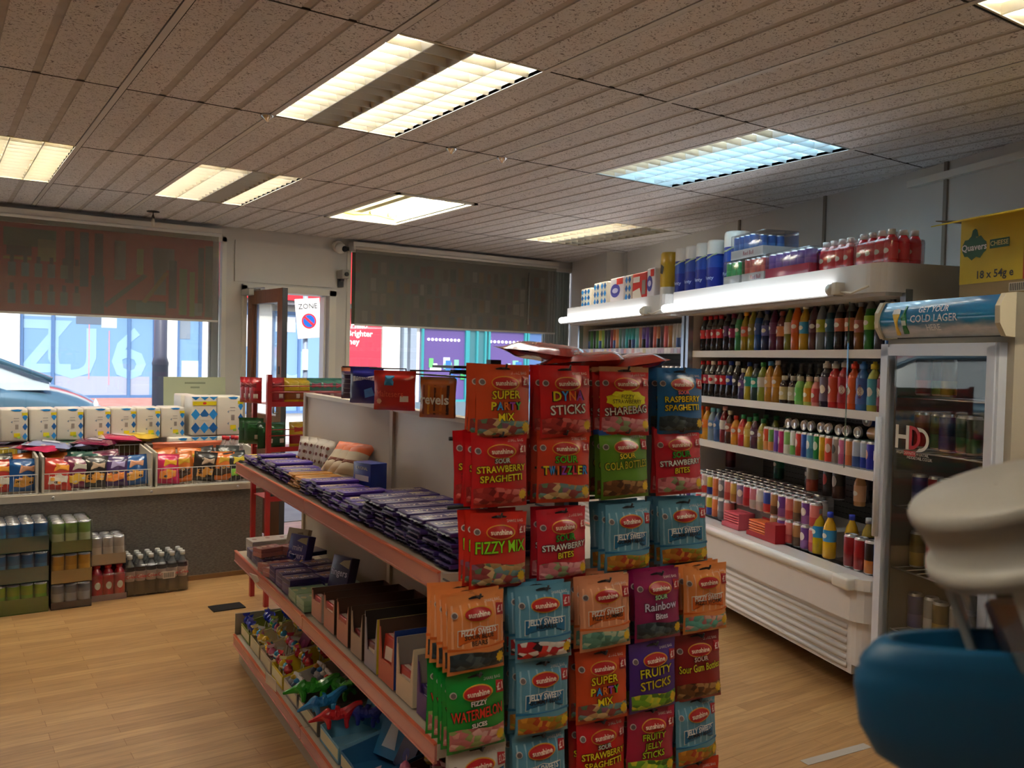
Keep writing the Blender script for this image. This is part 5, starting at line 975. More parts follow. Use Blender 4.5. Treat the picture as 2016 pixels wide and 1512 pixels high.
for i in range(6):
    for k in range(3): tag(pb.put(G(.63+(i % 3)*.105, .08+.13*(i//3), MID+.021*k), RG+.04*i), 'flat purple fingers box, %s from window end, %s row, %s layer' % (nth(i % 3+1), nth(i//3+1), nth(k+1)), 'box', 'flat purple fingers boxes')
for i in range(4):
    for k in range(2): tag(gb.put(G(.95+(i % 2)*.11, .08+.14*(i//2), MID+.021*k), RG), 'flat pale green box, %s column, %s row, %s layer' % (nth(i % 2+1), nth(i//2+1), nth(k+1)), 'box', 'flat pale green boxes')
cardb = H('5a3c26', rough=.85)
def open_carton(l, lw, hh_f, hh_s, outer, inner, prod, plab, fill, lb, front_txt=None, fc=None, notch=True, depth=.27, n_=8, z=MID, ph=.75):
    t = empty('display_carton', G(l, .035, z), RG); m = MB(); oc = H(outer, rough=.5); ic = H(inner, rough=.8); th = .003
    m.box((0, 0, 0), (lw, depth, th), ic)
    m.box((0, 0, 0), (th, depth, hh_s), ic); m.box((-.0012, 0, 0), (0, depth, hh_s), oc); m.box((lw-th, 0, 0), (lw, depth, hh_s), ic); m.box((lw, 0, 0), (lw+.0012, depth, hh_s), oc); m.box((0, depth-th, 0), (lw, depth, hh_s), ic)
    m.box((0, -.001, 0), (lw, th, hh_f), H(fc or outer, rough=.45))
    if notch:
        for a, b in ((0, .018), (lw-.018, lw)): m.prism([(a, hh_f), (b, hh_f), (a if a == 0 else b, hh_s)], -.001, th, H(fc or outer, rough=.45))
    if front_txt: m.text(front_txt, lw/2, hh_f*.5, .034, -.0018, H('f0d8c8' if fc != 'd8c0a0' else 'c03020', rough=.4), extra=.0005, fit=lw*.85)
    part(m, 'carton', t)
    m = MB(); pm = H(prod, rough=.3, coat=.4); pw = H(plab, rough=.35)
    bag = [];
    w0 = depth/n_
    for k in range(n_):
        o = MB(); hh = hh_s*ph
        for q in range(1):
            T = Matrix.Translation((lw/2, w0*(k+.5), th)) @ Matrix.Rotation(R.uniform(-.12, .02), 4, 'X')
            o.box((-lw/2+.006, -w0*.42, 0), (lw/2-.006, w0*.42, hh), pm, T, bev=.004); o.flat([(-lw*.3, hh*.45), (lw*.3, hh*.5), (lw*.28, hh*.8), (-lw*.3, hh*.75)], -w0*.43, pw, T); o.box((-lw*.35, -w0*.2, hh), (lw*.1, w0*.2, hh+.0012), pw, T)
        part(o, 'packet', t)
    tag(t, lb, 'carton', 'open cartons along the middle gondola shelf')
open_carton(1.14, .115, .06, .095, 'b8a89a', '5a4030', 'c04a48', 'e8d8d0', 0, 'pale carton of pink packets, first open carton from the window end', None, 'c8907c')
open_carton(1.285, .11, .065, .115, '3a2818', '4a3020', 'b83030', 'e8d8d0', 0, 'brown carton of red packets, second from the window end', None, 'c88a74')
open_carton(1.425, .11, .065, .13, '3a2818', '4a3020', 'a83028', 'd8c8b8', 0, 'brown carton with high sides, third from the window end', None, 'c88a74', ph=.6)
open_carton(1.565, .10, .065, .14, '35241a', '402a1c', '8a2420', 'c8b8a8', 0, 'dark brown carton with torn front, fourth from the window end', None, 'a8907c', ph=.5)
open_carton(1.69, .10, .05, .16, 'c8b028', '2a2018', '6a2a28', 'c8b8a8', 0, 'carton with yellow edge stripe and pale front, fifth from the window end', None, 'a8a0a8', ph=.45)
open_carton(1.81, .115, .06, .165, '14347c', '4a3424', 'c03828', 'e8d8c8', 0, 'carton with dark blue side, sixth from the window end', None, 'c86a50')
open_carton(1.945, .115, .06, .155, 'd8c8a8', '8a8078', 'b83028', 'e8d8c8', 0, 'carton with pale side and cut-out front, next to the last', None, 'd8c0a0', ph=.5)
open_carton(2.09, .165, .06, .15, '2c1c50', '857c74', '2c1c5a', 'd8c8d0', 0, 'purple-fronted carton at the near end of the middle shelf', None, '5a3a70', ph=.5)
m = MB(); m.box((-.05, -.03, 0), (.05, .03, .05), H('20285c', rough=.4)); m.text('SNOWY', 0, .025, .028, -.031, H('d08088')); 
for k, (w_, z) in enumerate(((.26, .175),)): o = m.obj('sweet_box', loc=G(2.16, .27, MID+.162)); o.rotation_euler = (0, 0, RG); tag(o, 'small dark blue box on top of the last cartons by the sweet stand', 'box')
# ---- bottom shelf: lollies, toys and boxes
BAS = .136
def tray_box(l, lw, c, hf, hs, lb, depth=.28):
    t = empty('display_tray', G(l, .03, BAS), RG); m = MB(); cm = H(c, rough=.5)
    for a, b in (((0, 0, 0), (lw, depth, .003)), ((0, 0, 0), (lw, .003, hf)), ((0, depth-.003, 0), (lw, depth, hs))): m.box(a, b, cm)
    for x in (0, lw-.003): m.add([(x, 0, 0), (x, depth, 0), (x, depth, hs), (x, 0, hf), (x+.003, 0, 0), (x+.003, depth, 0), (x+.003, depth, hs), (x+.003, 0, hf)], [(0, 3, 2, 1), (4, 5, 6, 7), (0, 4, 7, 3), (3, 7, 6, 2)], cm)
    m.box((.008, -.001, hf*.2), (lw-.008, 0, hf*.85), H('d8cfa8' if c != 'd8c030' else 'e8e0b8', rough=.5)); part(m, 'tray', t); return tag(t, lb, 'box', 'display trays on the bottom gondola shelf')
tl = [(.03, .17, '8a9440', 'olive tray of blue wrapped sweets at the window end of the bottom shelf'), (.22, .17, 'd8c898', 'cream tray of wrapped lollies on the bottom shelf'), (.41, .18, 'c8b8a0', 'tray of mixed sweets with magenta card on the bottom shelf'), (.61, .17, 'd8c030', 'yellow tray of red-topped toys on the bottom shelf'), (.80, .19, 'b8b0a8', 'pale tray of boxed key-rings on the bottom shelf'), (1.01, .24, '7a7468', 'grey tray of green and blue rubber toys on the bottom shelf'), (1.28, .20, '7ab0c8', 'light blue tray of small toys on the bottom shelf'), (1.50, .22, '2f6a98', 'blue tray with rocket print on the bottom shelf'), (1.74, .26, '5a3c26', 'brown carton of pink and yellow sweets on the bottom shelf'), (2.02, .24, '15204a', 'dark blue carton at the near end of the bottom shelf')]
for l, lw, c, lb in tl: tray_box(l, lw, c, .055, .12, lb)
def lolly(c, c2):
    m = MB(); m.lathe([(.002, -.0), (.012, .004), (.018, .016), (.016, .030), (.006, .040), (.002, .042)], H(c, rough=.2, coat=.7), 10); m.lathe([(.0145, .010), (.0185, .016), (.0165, .024)], H(c2, rough=.25), 10, caps=False); m.tube([(0, 0, .002), (.004, 0, -.05)], .002, WHITE, 5); m.flat([(-.012, .042), (.012, .042), (.018, .056), (-.018, .056)], 0, H(c2, rough=.2)); return Proto(m.obj('wrapped_lolly'))
L_ = {c: lolly(c, d) for c, d in (('1c2c9c', '3848c0'), ('d8b020', 'e8e0a0'), ('2f8ab8', 'e0e8e8'), ('b01c28', 'd04050'), ('d06a90', 'e8c8d8'), ('3a9a38', 'c8d860'))}
cn_ = {'1c2c9c': 'blue', 'd8b020': 'yellow', '2f8ab8': 'turquoise', 'b01c28': 'dark red', 'd06a90': 'pink', '3a9a38': 'green'}
for ti, (l, lw, cols) in enumerate(((.03, .17, ['1c2c9c']*9+['3a9a38']), (.22, .17, ['d8b020', '2f8ab8', 'd06a90', 'd8b020']), (.41, .18, ['2f8ab8', 'd8b020', 'b01c28', 'd06a90']), (.61, .17, ['b01c28', 'b01c28', 'd8b020', '2f8ab8']), (1.74, .26, ['d06a90', 'd8b020', 'd06a90']))):
    for k in range(14):
        c = cols[k % len(cols)]; x = l+.022+(k % 5)*(lw-.04)/4; y = .055+.085*(k//5)
        tag(L_[c].put(G(x, y, BAS+.052+.014*(k//5)), rot=(R.uniform(-.3, .3), R.uniform(-.3, .3), R.uniform(0, 6))), '%s wrapped sweet, %s row, %s across, in %s' % (cn_[c], nth(k//5+1), nth(k % 5+1), ['olive tray', 'cream tray', 'magenta-card tray', 'yellow tray', 'brown carton'][ti]), 'sweet', 'wrapped sweets on the bottom shelf')
def creature(c, name, lb, loc, rz, sc=1.0, tilt=0):
    """small rubber animal: one skinned body"""
    me = bpy.data.meshes.new(name); P = [(0, 0, .035), (.03, 0, .045), (.055, 0, .065), (.075, 0, .068), (-.03, 0, .038), (-.06, 0, .028), (-.085, 0, .02), (.025, .016, .018), (.028, .02, 0), (.025, -.016, .018), (.028, -.02, 0), (-.025, .016, .018), (-.025, .02, 0), (-.025, -.016, .018), (-.025, -.02, 0), (.0, 0, .062), (-.03, 0, .058)]
    E = [(0, 1), (1, 2), (2, 3), (0, 4), (4, 5), (5, 6), (1, 7), (7, 8), (1, 9), (9, 10), (4, 11), (11, 12), (4, 13), (13, 14), (0, 15), (4, 16)]; rad = [.018, .015, .011, .008, .016, .009, .004, .008, .006, .008, .006, .009, .006, .009, .006, .006, .005]
    me.from_pydata([tuple(a*sc for a in p) for p in P], E, []); o = bpy.data.objects.new(name, me); C.objects.link(o); me.materials.append(H(c, rough=.25, coat=.4))
    s_ = o.modifiers.new('k', 'SKIN'); sk = me.skin_vertices[0].data
    for i, r_ in enumerate(rad): sk[i].radius = (r_*sc, r_*sc)
    sk[0].use_root = True; b = o.modifiers.new('s', 'SUBSURF'); b.levels = 1; b.render_levels = 1
    o.location = loc; o.rotation_euler = (tilt, 0, rz); tag(o, lb, 'toy', 'rubber animal toys'); return o
creature('2f9a28', 'rubber_dinosaur', 'large green rubber dinosaur toy in the grey tray', G(1.06, .07, BAS+.055), RG+1.2, 1.3)
creature('3aa838', 'rubber_dinosaur', 'second green rubber dinosaur toy, lying behind the large green one', G(1.12, .17, BAS+.075), RG+.3, 1.2, .3)
creature('2a80c0', 'rubber_dinosaur', 'blue rubber dinosaur toy next to the green ones', G(1.19, .07, BAS+.055), RG+1.6, 1.15)
creature('c8202c', 'rubber_dinosaur', 'red rubber dinosaur toy beside the blue one', G(1.31, .08, BAS+.05), RG+1.3, 1.15)
creature('2a3aa8', 'rubber_dinosaur', 'dark blue rubber dinosaur toy behind the red one', G(1.36, .17, BAS+.06), RG+.8, 1.1)
for i, (c, c2) in enumerate((('8a8a90', 'd8a828'), ('3a4a60', '3a90c0'), ('70706c', 'c8c8d0'), ('c8b020', '2a2a2a'), ('4a5060', 'd88a28'), ('a8a0a8', '2a6ab0'), ('585a60', 'd8d0c0'), ('9a9aa0', 'd85040'))):
    m = MB(); m.box((-.02, -.005, 0), (.02, .005, .06), H('d8d4cc', rough=.5), bev=.001); m.lathe([(.002, .008), (.015, .012), (.017, .026), (.010, .038), (.002, .042)], H(c, rough=.3), 10, Matrix.Translation((0, -.014, 0))); m.lathe([(.011, .036), (.012, .044), (.004, .052)], H(c2, rough=.3), 10, Matrix.Translation((0, -.014, 0)))
    o = m.obj('carded_toy', loc=G(.83+(i % 4)*.045, .06+.09*(i//4), BAS+.02+.03*(i//4))); o.rotation_euler = (-.3, 0, RG+R.uniform(-.3, .3)); tag(o, 'carded mini toy, %s from the window end, %s row of the key-ring tray' % (nth(i % 4+1), nth(i//4+1)), 'toy', 'carded mini toys')
for i, (l, w_, c, c2, lb) in enumerate(((.50, .17, '8a2068', 'c85898', 'magenta card pack standing behind the sweets'), (.54, .20, '6a1c50', 'a84878', 'dark magenta card pack behind the first magenta one'), (1.56, .16, '2a7ab0', 'e0e8f0', 'light blue card pack with white rocket shape'), (1.66, .17, '15204a', '2a3a88', 'dark blue card pack next to the rocket one'), (2.08, .16, '15204a', 'd8a020', 'dark blue pack with gold disc at the near end'), (1.32, .20, '2f7aa8', 'c89068', 'blue card pack behind the red toy'))):
    m = MB(); m.box((-.055, -.004, 0), (.055, .004, .17), H(c, rough=.3, coat=.4)); m.flat([(-.03, .03), (.03, .03), (.01, .14), (-.01, .14)] if i == 2 else [(.02*math.cos(k*PI/5), .05+.02*math.sin(k*PI/5)) for k in range(10)], -.0045, H(c2, rough=.4)); o = m.obj('card_pack', loc=G(l, w_, BAS+.03)); o.rotation_euler = (-.45, 0, RG+.2*(i % 3)); tag(o, lb+' on the bottom shelf', 'pack')
for i, (l, z, rz) in enumerate(((.46, .50, .3), (.80, .10, .6))):
    m = MB(); m.box((-.03, -.001, -.05), (.03, .001, .03), H('ece8e4', rough=.4)); o = m.obj('paper_tag', loc=G(l, -.004 if i == 0 else -.02, z if i == 0 else .19)); o.rotation_euler = (.5, .5 if i else 0, RG+rz); tag(o, 'white paper tag %s' % ('tucked under the middle shelf price strip' if i == 0 else 'sticking out over the bottom price strip'), 'tag')
# ================================================================ end stand of hanging sweet bags
t = empty('sweets_stand', GA+GG*2.32, RE)     # local x = w, y = away (towards window), z up
m = MB()
for x in (.115, .345, .60): m.box((x-.014, -.006, 0), (x+.014, .02, 1.45), BLACK)
part(m, 'posts', t) if False else None
for x in (.115, .345, .60): q = MB(); q.box((x-.014, -.010, .03), (x+.014, .012, 1.45), BLACK); part(q, 'post', t)
q = MB(); q.box((-.03, -.30, 0), (.72, .012, .09), H('2a2a2c')); part(q, 'base', t)
q = MB()
for z in (1.42, 1.265, 1.105, .91, .755, .60, .45): q.tube([(.0, -.004, z), (.70, -.004, z)], .005, BLACK, 6)
part(q, 'cross_rail', t, None)
GL = 2.32
hook_xs = []
def hook(x, z, ln):
    q = MB(); q.tube([(x, 0, z), (x, -ln, z+.002), (x, -ln-.004, z+.012)], .0025, DGREY, 6); part(q, 'hook', t)
    q = MB(); q.tube([(x-.012, -ln+.01, z+.008), (x+.012, -ln+.01, z+.008), (x+.014, -ln+.02, z-.004)], .002, BLACK, 5)
ov = lambda cx, cz, rx, rz_, n=22: [(cx+rx*math.cos(2*PI*k/n), cz+rz_*math.sin(2*PI*k/n)) for k in range(n)]
ink_ = H('1a1416', rough=.5)
def sweet(bg_, lines, contents, w_=.140, h_=.168, style='fizzy', top=None, price='£1', low=.26, badge=True, seed=1, oval='a81c20'):
    body = H(bg_, rough=.32, coat=.5); tp = H(top, rough=.32, coat=.5) if top else body; edge = H(bg_, rough=.35)
    m, fn = pouch('b', w_, h_, .030, lambda u, v: (tp if v > .88 else body), None, crimp=.11, seed=seed)
    # euro slot
    m.flat([(-.017, h_*.93), (.017, h_*.93), (.020, h_*.945), (.008, h_*.962), (-.008, h_*.962), (-.020, h_*.945)], -.0012, ink_, fn=fn)
    if style == 'jelly':
        st = H('8ab4c4' if bg_ < '8' else 'e8a880', rough=.4)
        for k in range(7): x = -w_*.44+k*w_*.145; m.flat([(x, h_*.34), (x+.005, h_*.34), (x+.005, h_*.88), (x, h_*.88)], -.0008, st, fn=fn)
        pc = H({'5': '1c6a94', '4': '1c6a94', '6': '1c6a94'}.get(bg_[0], 'd0601c'), rough=.4)
        bx = H('d8d4c8', rough=.4); m.flat([(-w_*.36, h_*.36), (w_*.36, h_*.36), (w_*.36, h_*.57), (.02, h_*.57), (0, h_*.60), (-.02, h_*.57), (-w_*.36, h_*.57)], -.0016, bx, fn=fn); m.flat([(-w_*.35, h_*.37), (w_*.35, h_*.37), (w_*.35, h_*.56), (.02, h_*.56), (0, h_*.59), (-.02, h_*.56), (-w_*.35, h_*.56)], -.0022, pc, fn=fn)
        m.flat([(-w_*.5, h_*.30), (w_*.5, h_*.30), (w_*.5, h_*.335), (-w_*.5, h_*.335)], -.001, pc, fn=fn)
        m.text(lines[0], 0, h_*.53, .019, -.0030, WHITE, fn=fn, extra=.0006, fit=w_*.62)
        for k, s_ in enumerate(lines[1:]): m.text(s_, 0, h_*.465-k*.014, .014, -.0030, ink_, fn=fn, extra=.0003, fit=w_*.6)
    elif style == 'cloud':
        m.flat([(.0+.052*math.cos(a*PI/10)*(1+.10*(a % 2)), h_*.52+.020*math.sin(a*PI/10)*(1+.25*(a % 2))) for a in range(20)], -.0016, H('d8d01c', rough=.35), fn=fn)
        m.text('FIZZY', 0, h_*.56, .014, -.0026, ink_, fn=fn); m.text('STRAWBERRY', 0, h_*.49, .014, -.0026, ink_, fn=fn, fit=.08); m.text('SHAREBAG', 0, h_*.36, .026, -.0024, ink_, fn=fn, extra=.0016, rot=.08, fit=w_*.84); m.text('SHAREBAG', 0, h_*.36, .026, -.0034, H('d8d0c8'), fn=fn, extra=.0003, rot=.08, fit=w_*.84)
    else:
        zz = h_*.665
        for s_, c, sz in lines:
            sz *= .86 if len(lines) < 3 else .80
            zz -= sz*.52
            cols = c if isinstance(c, list) else [c]
            m.text(s_, 0, zz, sz, -.0022, ink_ if c != 'e8e4dc' or True else ink_, fn=fn, extra=.0014, fit=w_*.88, rot=.03)
            if len(cols) == 1: m.text(s_, 0, zz, sz, -.0032, H(cols[0], rough=.35), fn=fn, extra=.0004, fit=w_*.86, rot=.03)
            else:
                n = len(s_); wd = min(w_*.82, n*sz*.66)
                for k, ch in enumerate(s_): m.text(ch, -wd/2+wd*(k+.5)/n, zz, sz, -.0034, H(cols[k % len(cols)], rough=.35), fn=fn, extra=.0008, fit=wd/n*.95)
            zz -= sz*.50
    oc = 0 if style != 'jelly' else 0
    m.flat(ov(oc, h_*.745, .036, .0165), -.0020, H('c8902c', rough=.3), fn=fn); m.flat(ov(oc-.001, h_*.747, .033, .014), -.0030, H(oval, rough=.3), fn=fn); m.text('sunshine', oc, h_*.745, .0155, -.0042, H('e8d8c0', rough=.35), fn=fn, extra=.0003, fit=.054)
    m.flat([(w_*.31, h_*.70), (w_*.47, h_*.68), (w_*.47, h_*.83), (w_*.33, h_*.85)], -.0022, H('a81820' if bg_[:2] not in ('c8', 'b0') or True else '000000', rough=.35), fn=fn); m.text(price, w_*.40, h_*.765, .020, -.0034, H('e0c8c0'), fn=fn, extra=.0004, fit=.019)
    m.text('SHARE BAG', w_*.28, h_*.885, .0085, -.0016, H('e0d4cc'), fn=fn, fit=.04)
    if badge: m.flat(ov(-w_*.40, h_*.76, .0075, .0075, 12), -.002, H('c8bcb4'), fn=fn); m.flat(ov(-w_*.40, h_*.76, .0055, .0055, 12), -.003, H('6a5a58'), fn=fn)
    ss = []
    for k in range(18): r_ = .0125 if k % 2 else .009; ss.append((w_*.38+r_*math.cos(k*PI/9), h_*.16+r_*math.sin(k*PI/9)))
    m.flat(ss, -.0034, H('d0a81c', rough=.35), fn=fn)
    o = m.obj('sweet_bag')
    g = MB(); g.grid(lambda u, v: ((u-.5)*w_*.94, fn((u-.5)*w_*.94, (.055+v*(low-.055))*h_)-.0022-.0012*math.sin(u*23)*math.sin(v*9), (.055+v*(low-.055+.02*math.sin(u*6)))*h_), 14, 6, SW(contents)); part(g, 'sweets_window', o)
    return Proto(o)
_sw = {}
def SW(k):
    if k not in _sw: _sw[k] = sweets_mat({'mix': ['8a3a38', 'b08a58', '5a7a58', 'c8a878', '8a5a70', '6a8a88'], 'red': ['9a2a28', 'b84038', '7a1c1c', 'c86860'], 'pink': ['c8747c', 'a85058', '8a9a70', 'd89898'], 'dark': ['2a3438', '3a464a', '4a5858', '20282c'], 'brown': ['6a4020', '8a5a30', '4a2a18', 'a07848'], 'teal': ['5a8a78', '7aa890', '4a7a68', 'b0b898'], 'rwb': ['a81820', 'd8d0c8', '2a1c20', 'c83028', 'e0d8d0'], 'gold': ['a86a20', 'c88a30', 'a83c20', '8a8a30'], 'wm': ['b86868', 'c88a80', '8a9a58', 'd8a8a0'], 'lime': ['6a9a28', 'c8c030', 'a8b838', '4a7a28'], 'wt': ['5aa090', 'c87878', '7ab0a0', 'd8a898']}[k])
    return _sw[k]
Y_, W_2, G_2 = 'e0c81c', 'e8e4dc', '5ab020'
RBW = ['d8c81c', '3a90d8', 'e07020', '9a40a8', '50b040', 'd83050']
S = {}
S['party'] = sweet('c8451c', [('SUPER', Y_, .032), ('PARTY', RBW, .030), ('MIX', Y_, .030)], 'mix', seed=1)
S['dyna'] = sweet('c8181c', [('DYNA', RBW, .036), ('STICKS', W_2, .036)], 'red', seed=2)
S['cloud'] = sweet('b8141c', [], 'pink', style='cloud', seed=3, top='a87850')
S['rasp'] = sweet('14609c', [('SOUR', 'd86a78', .016), ('RASPBERRY', Y_, .026), ('SPAGHETTI', Y_, .026)], 'dark', seed=4)
S['straw'] = sweet('c0141c', [('SOUR', 'c8c8c0', .018), ('STRAWBERRY', Y_, .026), ('SPAGHETTI', Y_, .026)], 'red', seed=5)
S['twiz'] = sweet('c8381c', [('SOUR', G_2, .026), ('TWIZZLER', RBW, .032)], 'mix', seed=6)
S['cola'] = sweet('5a8a20', [('SOUR', Y_, .020), ('COLA BOTTLES', 'b8b020', .030)], 'brown', seed=7, top='1c4a9c')
S['sbite'] = sweet('c0182c', [('SOUR', '3a9a28', .026), ('STRAWBERRY', W_2, .024), ('BITES', Y_, .024)], 'pink', seed=8)
S['fizzy'] = sweet('c8281c', [('FIZZY MIX', '8ad01c', .044)], 'mix', seed=9, low=.33)
S['jblue'] = sweet('5a94ac', ['JELLY SWEETS', 'GUMMY BEARS'], 'gold', style='jelly', seed=10)
S['jblue2'] = sweet('5a94ac', ['JELLY SWEETS', 'HEARTS'], 'rwb', style='jelly', seed=11)
S['jor'] = sweet('e08a4c', ['FIZZY SWEETS', 'SOUR BLUE', 'BEARS'], 'dark', style='jelly', seed=12)
S['jpeach'] = sweet('d89068', ['FIZZY SWEETS', 'FIZZY DUMMIES'], 'teal', style='jelly', seed=13)
S['jworm'] = sweet('e08a48', ['FIZZY SWEETS', 'FIZZY WORMS'], 'wt', style='jelly', seed=14)
S['rain'] = sweet('8a1450', [('SOUR', 'a8d0a0', .018), ('Rainbow', 'd8d0e8', .034), ('Bites', 'd8c8d8', .024)], 'dark', seed=15)
S['melon'] = sweet('0f8a30', [('FIZZY', W_2, .018), ('WATERMELON', 'd83828', .040), ('SLICES', W_2, .016)], 'wm', seed=16, low=.30)
S['fruit'] = sweet('4a2480', [('FRUITY', 'c8c020', .034), ('STICKS', 'c8b81c', .034)], 'lime', seed=17)
S['gum'] = sweet('8a1418', [('SOUR', 'c8a8a0', .018), ('Sour Gum Bottles', 'c0b818', .030)], 'brown', seed=18)
S['white'] = sweet('c8c0b4', [('SOUR BLUE RAZZ', '1c6a9c', .034)], 'dark', seed=19, price='£1.25')
S['pinkj'] = sweet('a81c40', [('FRUITY', 'a8b820', .026), ('JELLY', 'a8b820', .026), ('STICKS', 'a8b820', .026)], 'lime', seed=20)
nm2 = {'party': 'orange super party mix sweet bag', 'dyna': 'red sticks sweet bag', 'cloud': 'red sweet bag with yellow cloud', 'rasp': 'blue raspberry spaghetti sweet bag', 'straw': 'red strawberry spaghetti sweet bag', 'twiz': 'orange-red sour twist sweet bag', 'cola': 'green and blue cola bottles bag', 'sbite': 'red sour strawberry bites bag', 'fizzy': 'red fizzy mix sweet bag', 'jblue': 'pale blue jelly sweets bag', 'jblue2': 'pale blue jelly sweets bag', 'jor': 'orange sour blue bears bag', 'jpeach': 'peach fizzy dummies bag', 'jworm': 'orange fizzy worms bag', 'rain': 'magenta rainbow bites bag', 'melon': 'green fizzy watermelon bag', 'fruit': 'purple fruity sweet bag', 'gum': 'dark red gum bottles bag', 'white': 'white sweet bag with blue lettering', 'pinkj': 'crimson jelly sticks bag'}
rows = [(1.440, .105, ['party', 'dyna', 'cloud', 'rasp'], [3, 3, 3, 3], [.085, .255, .425, .600], 'top tier'), (1.288, .115, ['straw', 'twiz', 'cola', 'sbite'], [4, 3, 3, 2], [.075, .245, .425, .595], 'second tier'), (1.108, .125, ['fizzy', 'sbite', 'jblue', 'jblue'], [3, 2, 3, 3], [.070, .240, .430, .610], 'third tier'),
        (.948, .175, ['jor', 'jblue2', 'jpeach', 'rain', 'jworm'], [5, 3, 4, 2, 4], [-.005, .165, .335, .490, .640], 'fourth tier'), (.778, .175, ['melon', 'jblue', 'party', 'fruit', 'gum'], [5, 3, 2, 2, 2], [.000, .165, .330, .480, .625], 'fifth tier'), (.615, .175, ['white', 'jblue2', 'straw', 'pinkj', 'jblue'], [2, 3, 2, 2, 3], [.010, .165, .330, .475, .625], 'sixth tier'), (.455, .175, ['sbite', 'dyna', 'straw', 'sbite', 'twiz'], [1, 1, 1, 1, 1], [.010, .165, .330, .475, .625], 'seventh tier')]
for z, dep, names, cnt, xs, tier in rows:
    for c, (nme, n_, x) in enumerate(zip(names, cnt, xs)):
        hook(x, z-.010, dep+.01); yaw = R.uniform(-.10, .04)
        for k in range(n_):
            d_ = dep-k*.026
            loc = GA+GG*(GL+d_)+GN*(x+R.uniform(-.004, .004)*(k > 0))+Vector((0, 0, z-.168))
            o = S[nme].put(loc, rot=(-.05+R.uniform(-.03, .03), R.uniform(-.035, .035), RE+yaw+R.uniform(-.06, .06)-.04*k))
            tag(o, '%s, %s, hook %s from left, %s' % (nm2[nme], 'frontmost' if k == 0 else nth(k+1)+' back', c+1, tier), 'sweet bag', 'hanging sweet bags on the end stand')
tag(t, 'black floor stand with hooks of hanging sweet bags at gondola end', 'display stand')
# bags laid flat on top of the stand
m, fn = pouch('b', .17, .22, .045, lambda u, v: H('b02818', rough=.25, coat=.7) if v < .9 else H('a8603c', rough=.25, coat=.7), None, seed=31); m.text('sunshine', 0, .12, .03, -.003, H('e0c8a0'), fn=fn)
P_ = Proto(m.obj('sweet_bag'))
for k, (l, w_, z, rz, tl_) in enumerate(((2.30, .38, 1.462, .5, .1), (2.36, .47, 1.458, .9, -.08), (2.33, .58, 1.460, 1.5, -.16))):
    tag(P_.put(GA+GG*l+GN*w_+Vector((0, 0, z)), rot=(-PI/2+tl_, 0, RE+rz)), 'large red sweet bag lying on the stand top, %s from left' % nth(k+1), 'sweet bag', 'red bags lying on the stand top')
m = MB(); m.box((.0, -.02, 1.428), (.66, .10, 1.434), BLACK); o = m.obj('top_board'); o.parent = t; kid(o, t)
# ================================================================ floor stacks in front of the platform
YF = 2.83
def fpack(x0, y0, z, nx, ny, c1, c2, tray, hh, th, txt, lb, r_=.033):
    t = can_tray(nx, ny, c1, c2, H(tray, rough=.5), hh, r_, th, txt); placet(t, (x0+nx*r_, y0+ny*r_, z), 0, lb, g='packs of drinks on the floor'); return t
blu = ('2f6f9c', '3a86b8')
fpack(-1.07, YF, .0, 6, 4, '8aa828', '6ab030', '5a7a20', .165, .085, ('', .03, H('8a5028'), -.05), 'green and yellow wrapped can pack, bottom of the tall left stack')
fpack(-1.07, YF, .169, 6, 4, '2a6a9a', '2f86b8', '34605c', .165, .085, ('', .022, H('5a7a70'), 0), 'blue wrapped can pack in the middle of the tall left stack')
fpack(-1.07, YF, .338, 6, 4, '2a6a9a', '2f86b8', '34605c', .165, .085, ('', .022, H('5a7a70'), 0), 'blue wrapped can pack on top of the tall left stack')
for k, (z, c) in enumerate(((.0, 'c8902c'), (.169, 'b8404c'), (.338, 'b8404c'))): pass
fpack(-.655, YF, .0, 3, 4, '6a7280', '8a98a8', '3a3440', .14, .04, ('', .02, WHITE), 'silver-grey wrapped can pack, bottom of the second stack')
fpack(-.655, YF, .144, 3, 4, 'c08a18', 'd09a20', 'a88a4c', .163, .075, ('', .026, H('4a3a18'), 0), 'golden yellow wrapped can pack, middle of the second stack')
fpack(-.655, YF, .311, 3, 4, '7a9a50', 'b8c8a0', '5a7030', .18, .07, ('', .024, H('3a4a20'), 0), 'pale green wrapped can pack, top of the second stack')
t = bottle_pack(3, 3, 'sport', 'a81c28', 'b82430', 'a02028', .95, H('8a7068', rough=.5), sp=.060); placet(t, (-.352, 2.99, 0), 0, 'red sports bottle pack on the floor under the white cans', g='packs of drinks on the floor')
fpack(-.446, 2.90, .208, 3, 3, 'b8aca0', 'd0c8bc', 'b8a890', .165, .065, ('', .022, H('6a3a30'), 0), 'white wrapped can pack on top of the red bottle pack', r_=.030)
t = bottle_pack(6, 3, 'cola', '241814', 'b8a8a0', 'b8b8b4', 1.08, sp=.060); placet(t, (-.085, 2.995, 0), 0, 'wrapped pack of diet cola bottles lying rightmost on the floor by the platform')
for k in range(6):
    q = MB(); q.text('Coke', 0, .118, .026, -.0335, H('b83030'), extra=.0005) ; o = part(q, 'label_print', t); o.location = (-.18+.06*(k+.5), -.06, 0)
q = MB(); q.box((.03, -.0985, .088), (.10, -.0965, .130), H('c8beb4')); 
for k in range(9): q.box((.036+k*.0065, -.0992, .094), (.036+k*.0065+.003, -.0985, .124), BLACK)
part(q, 'barcode_label', t)
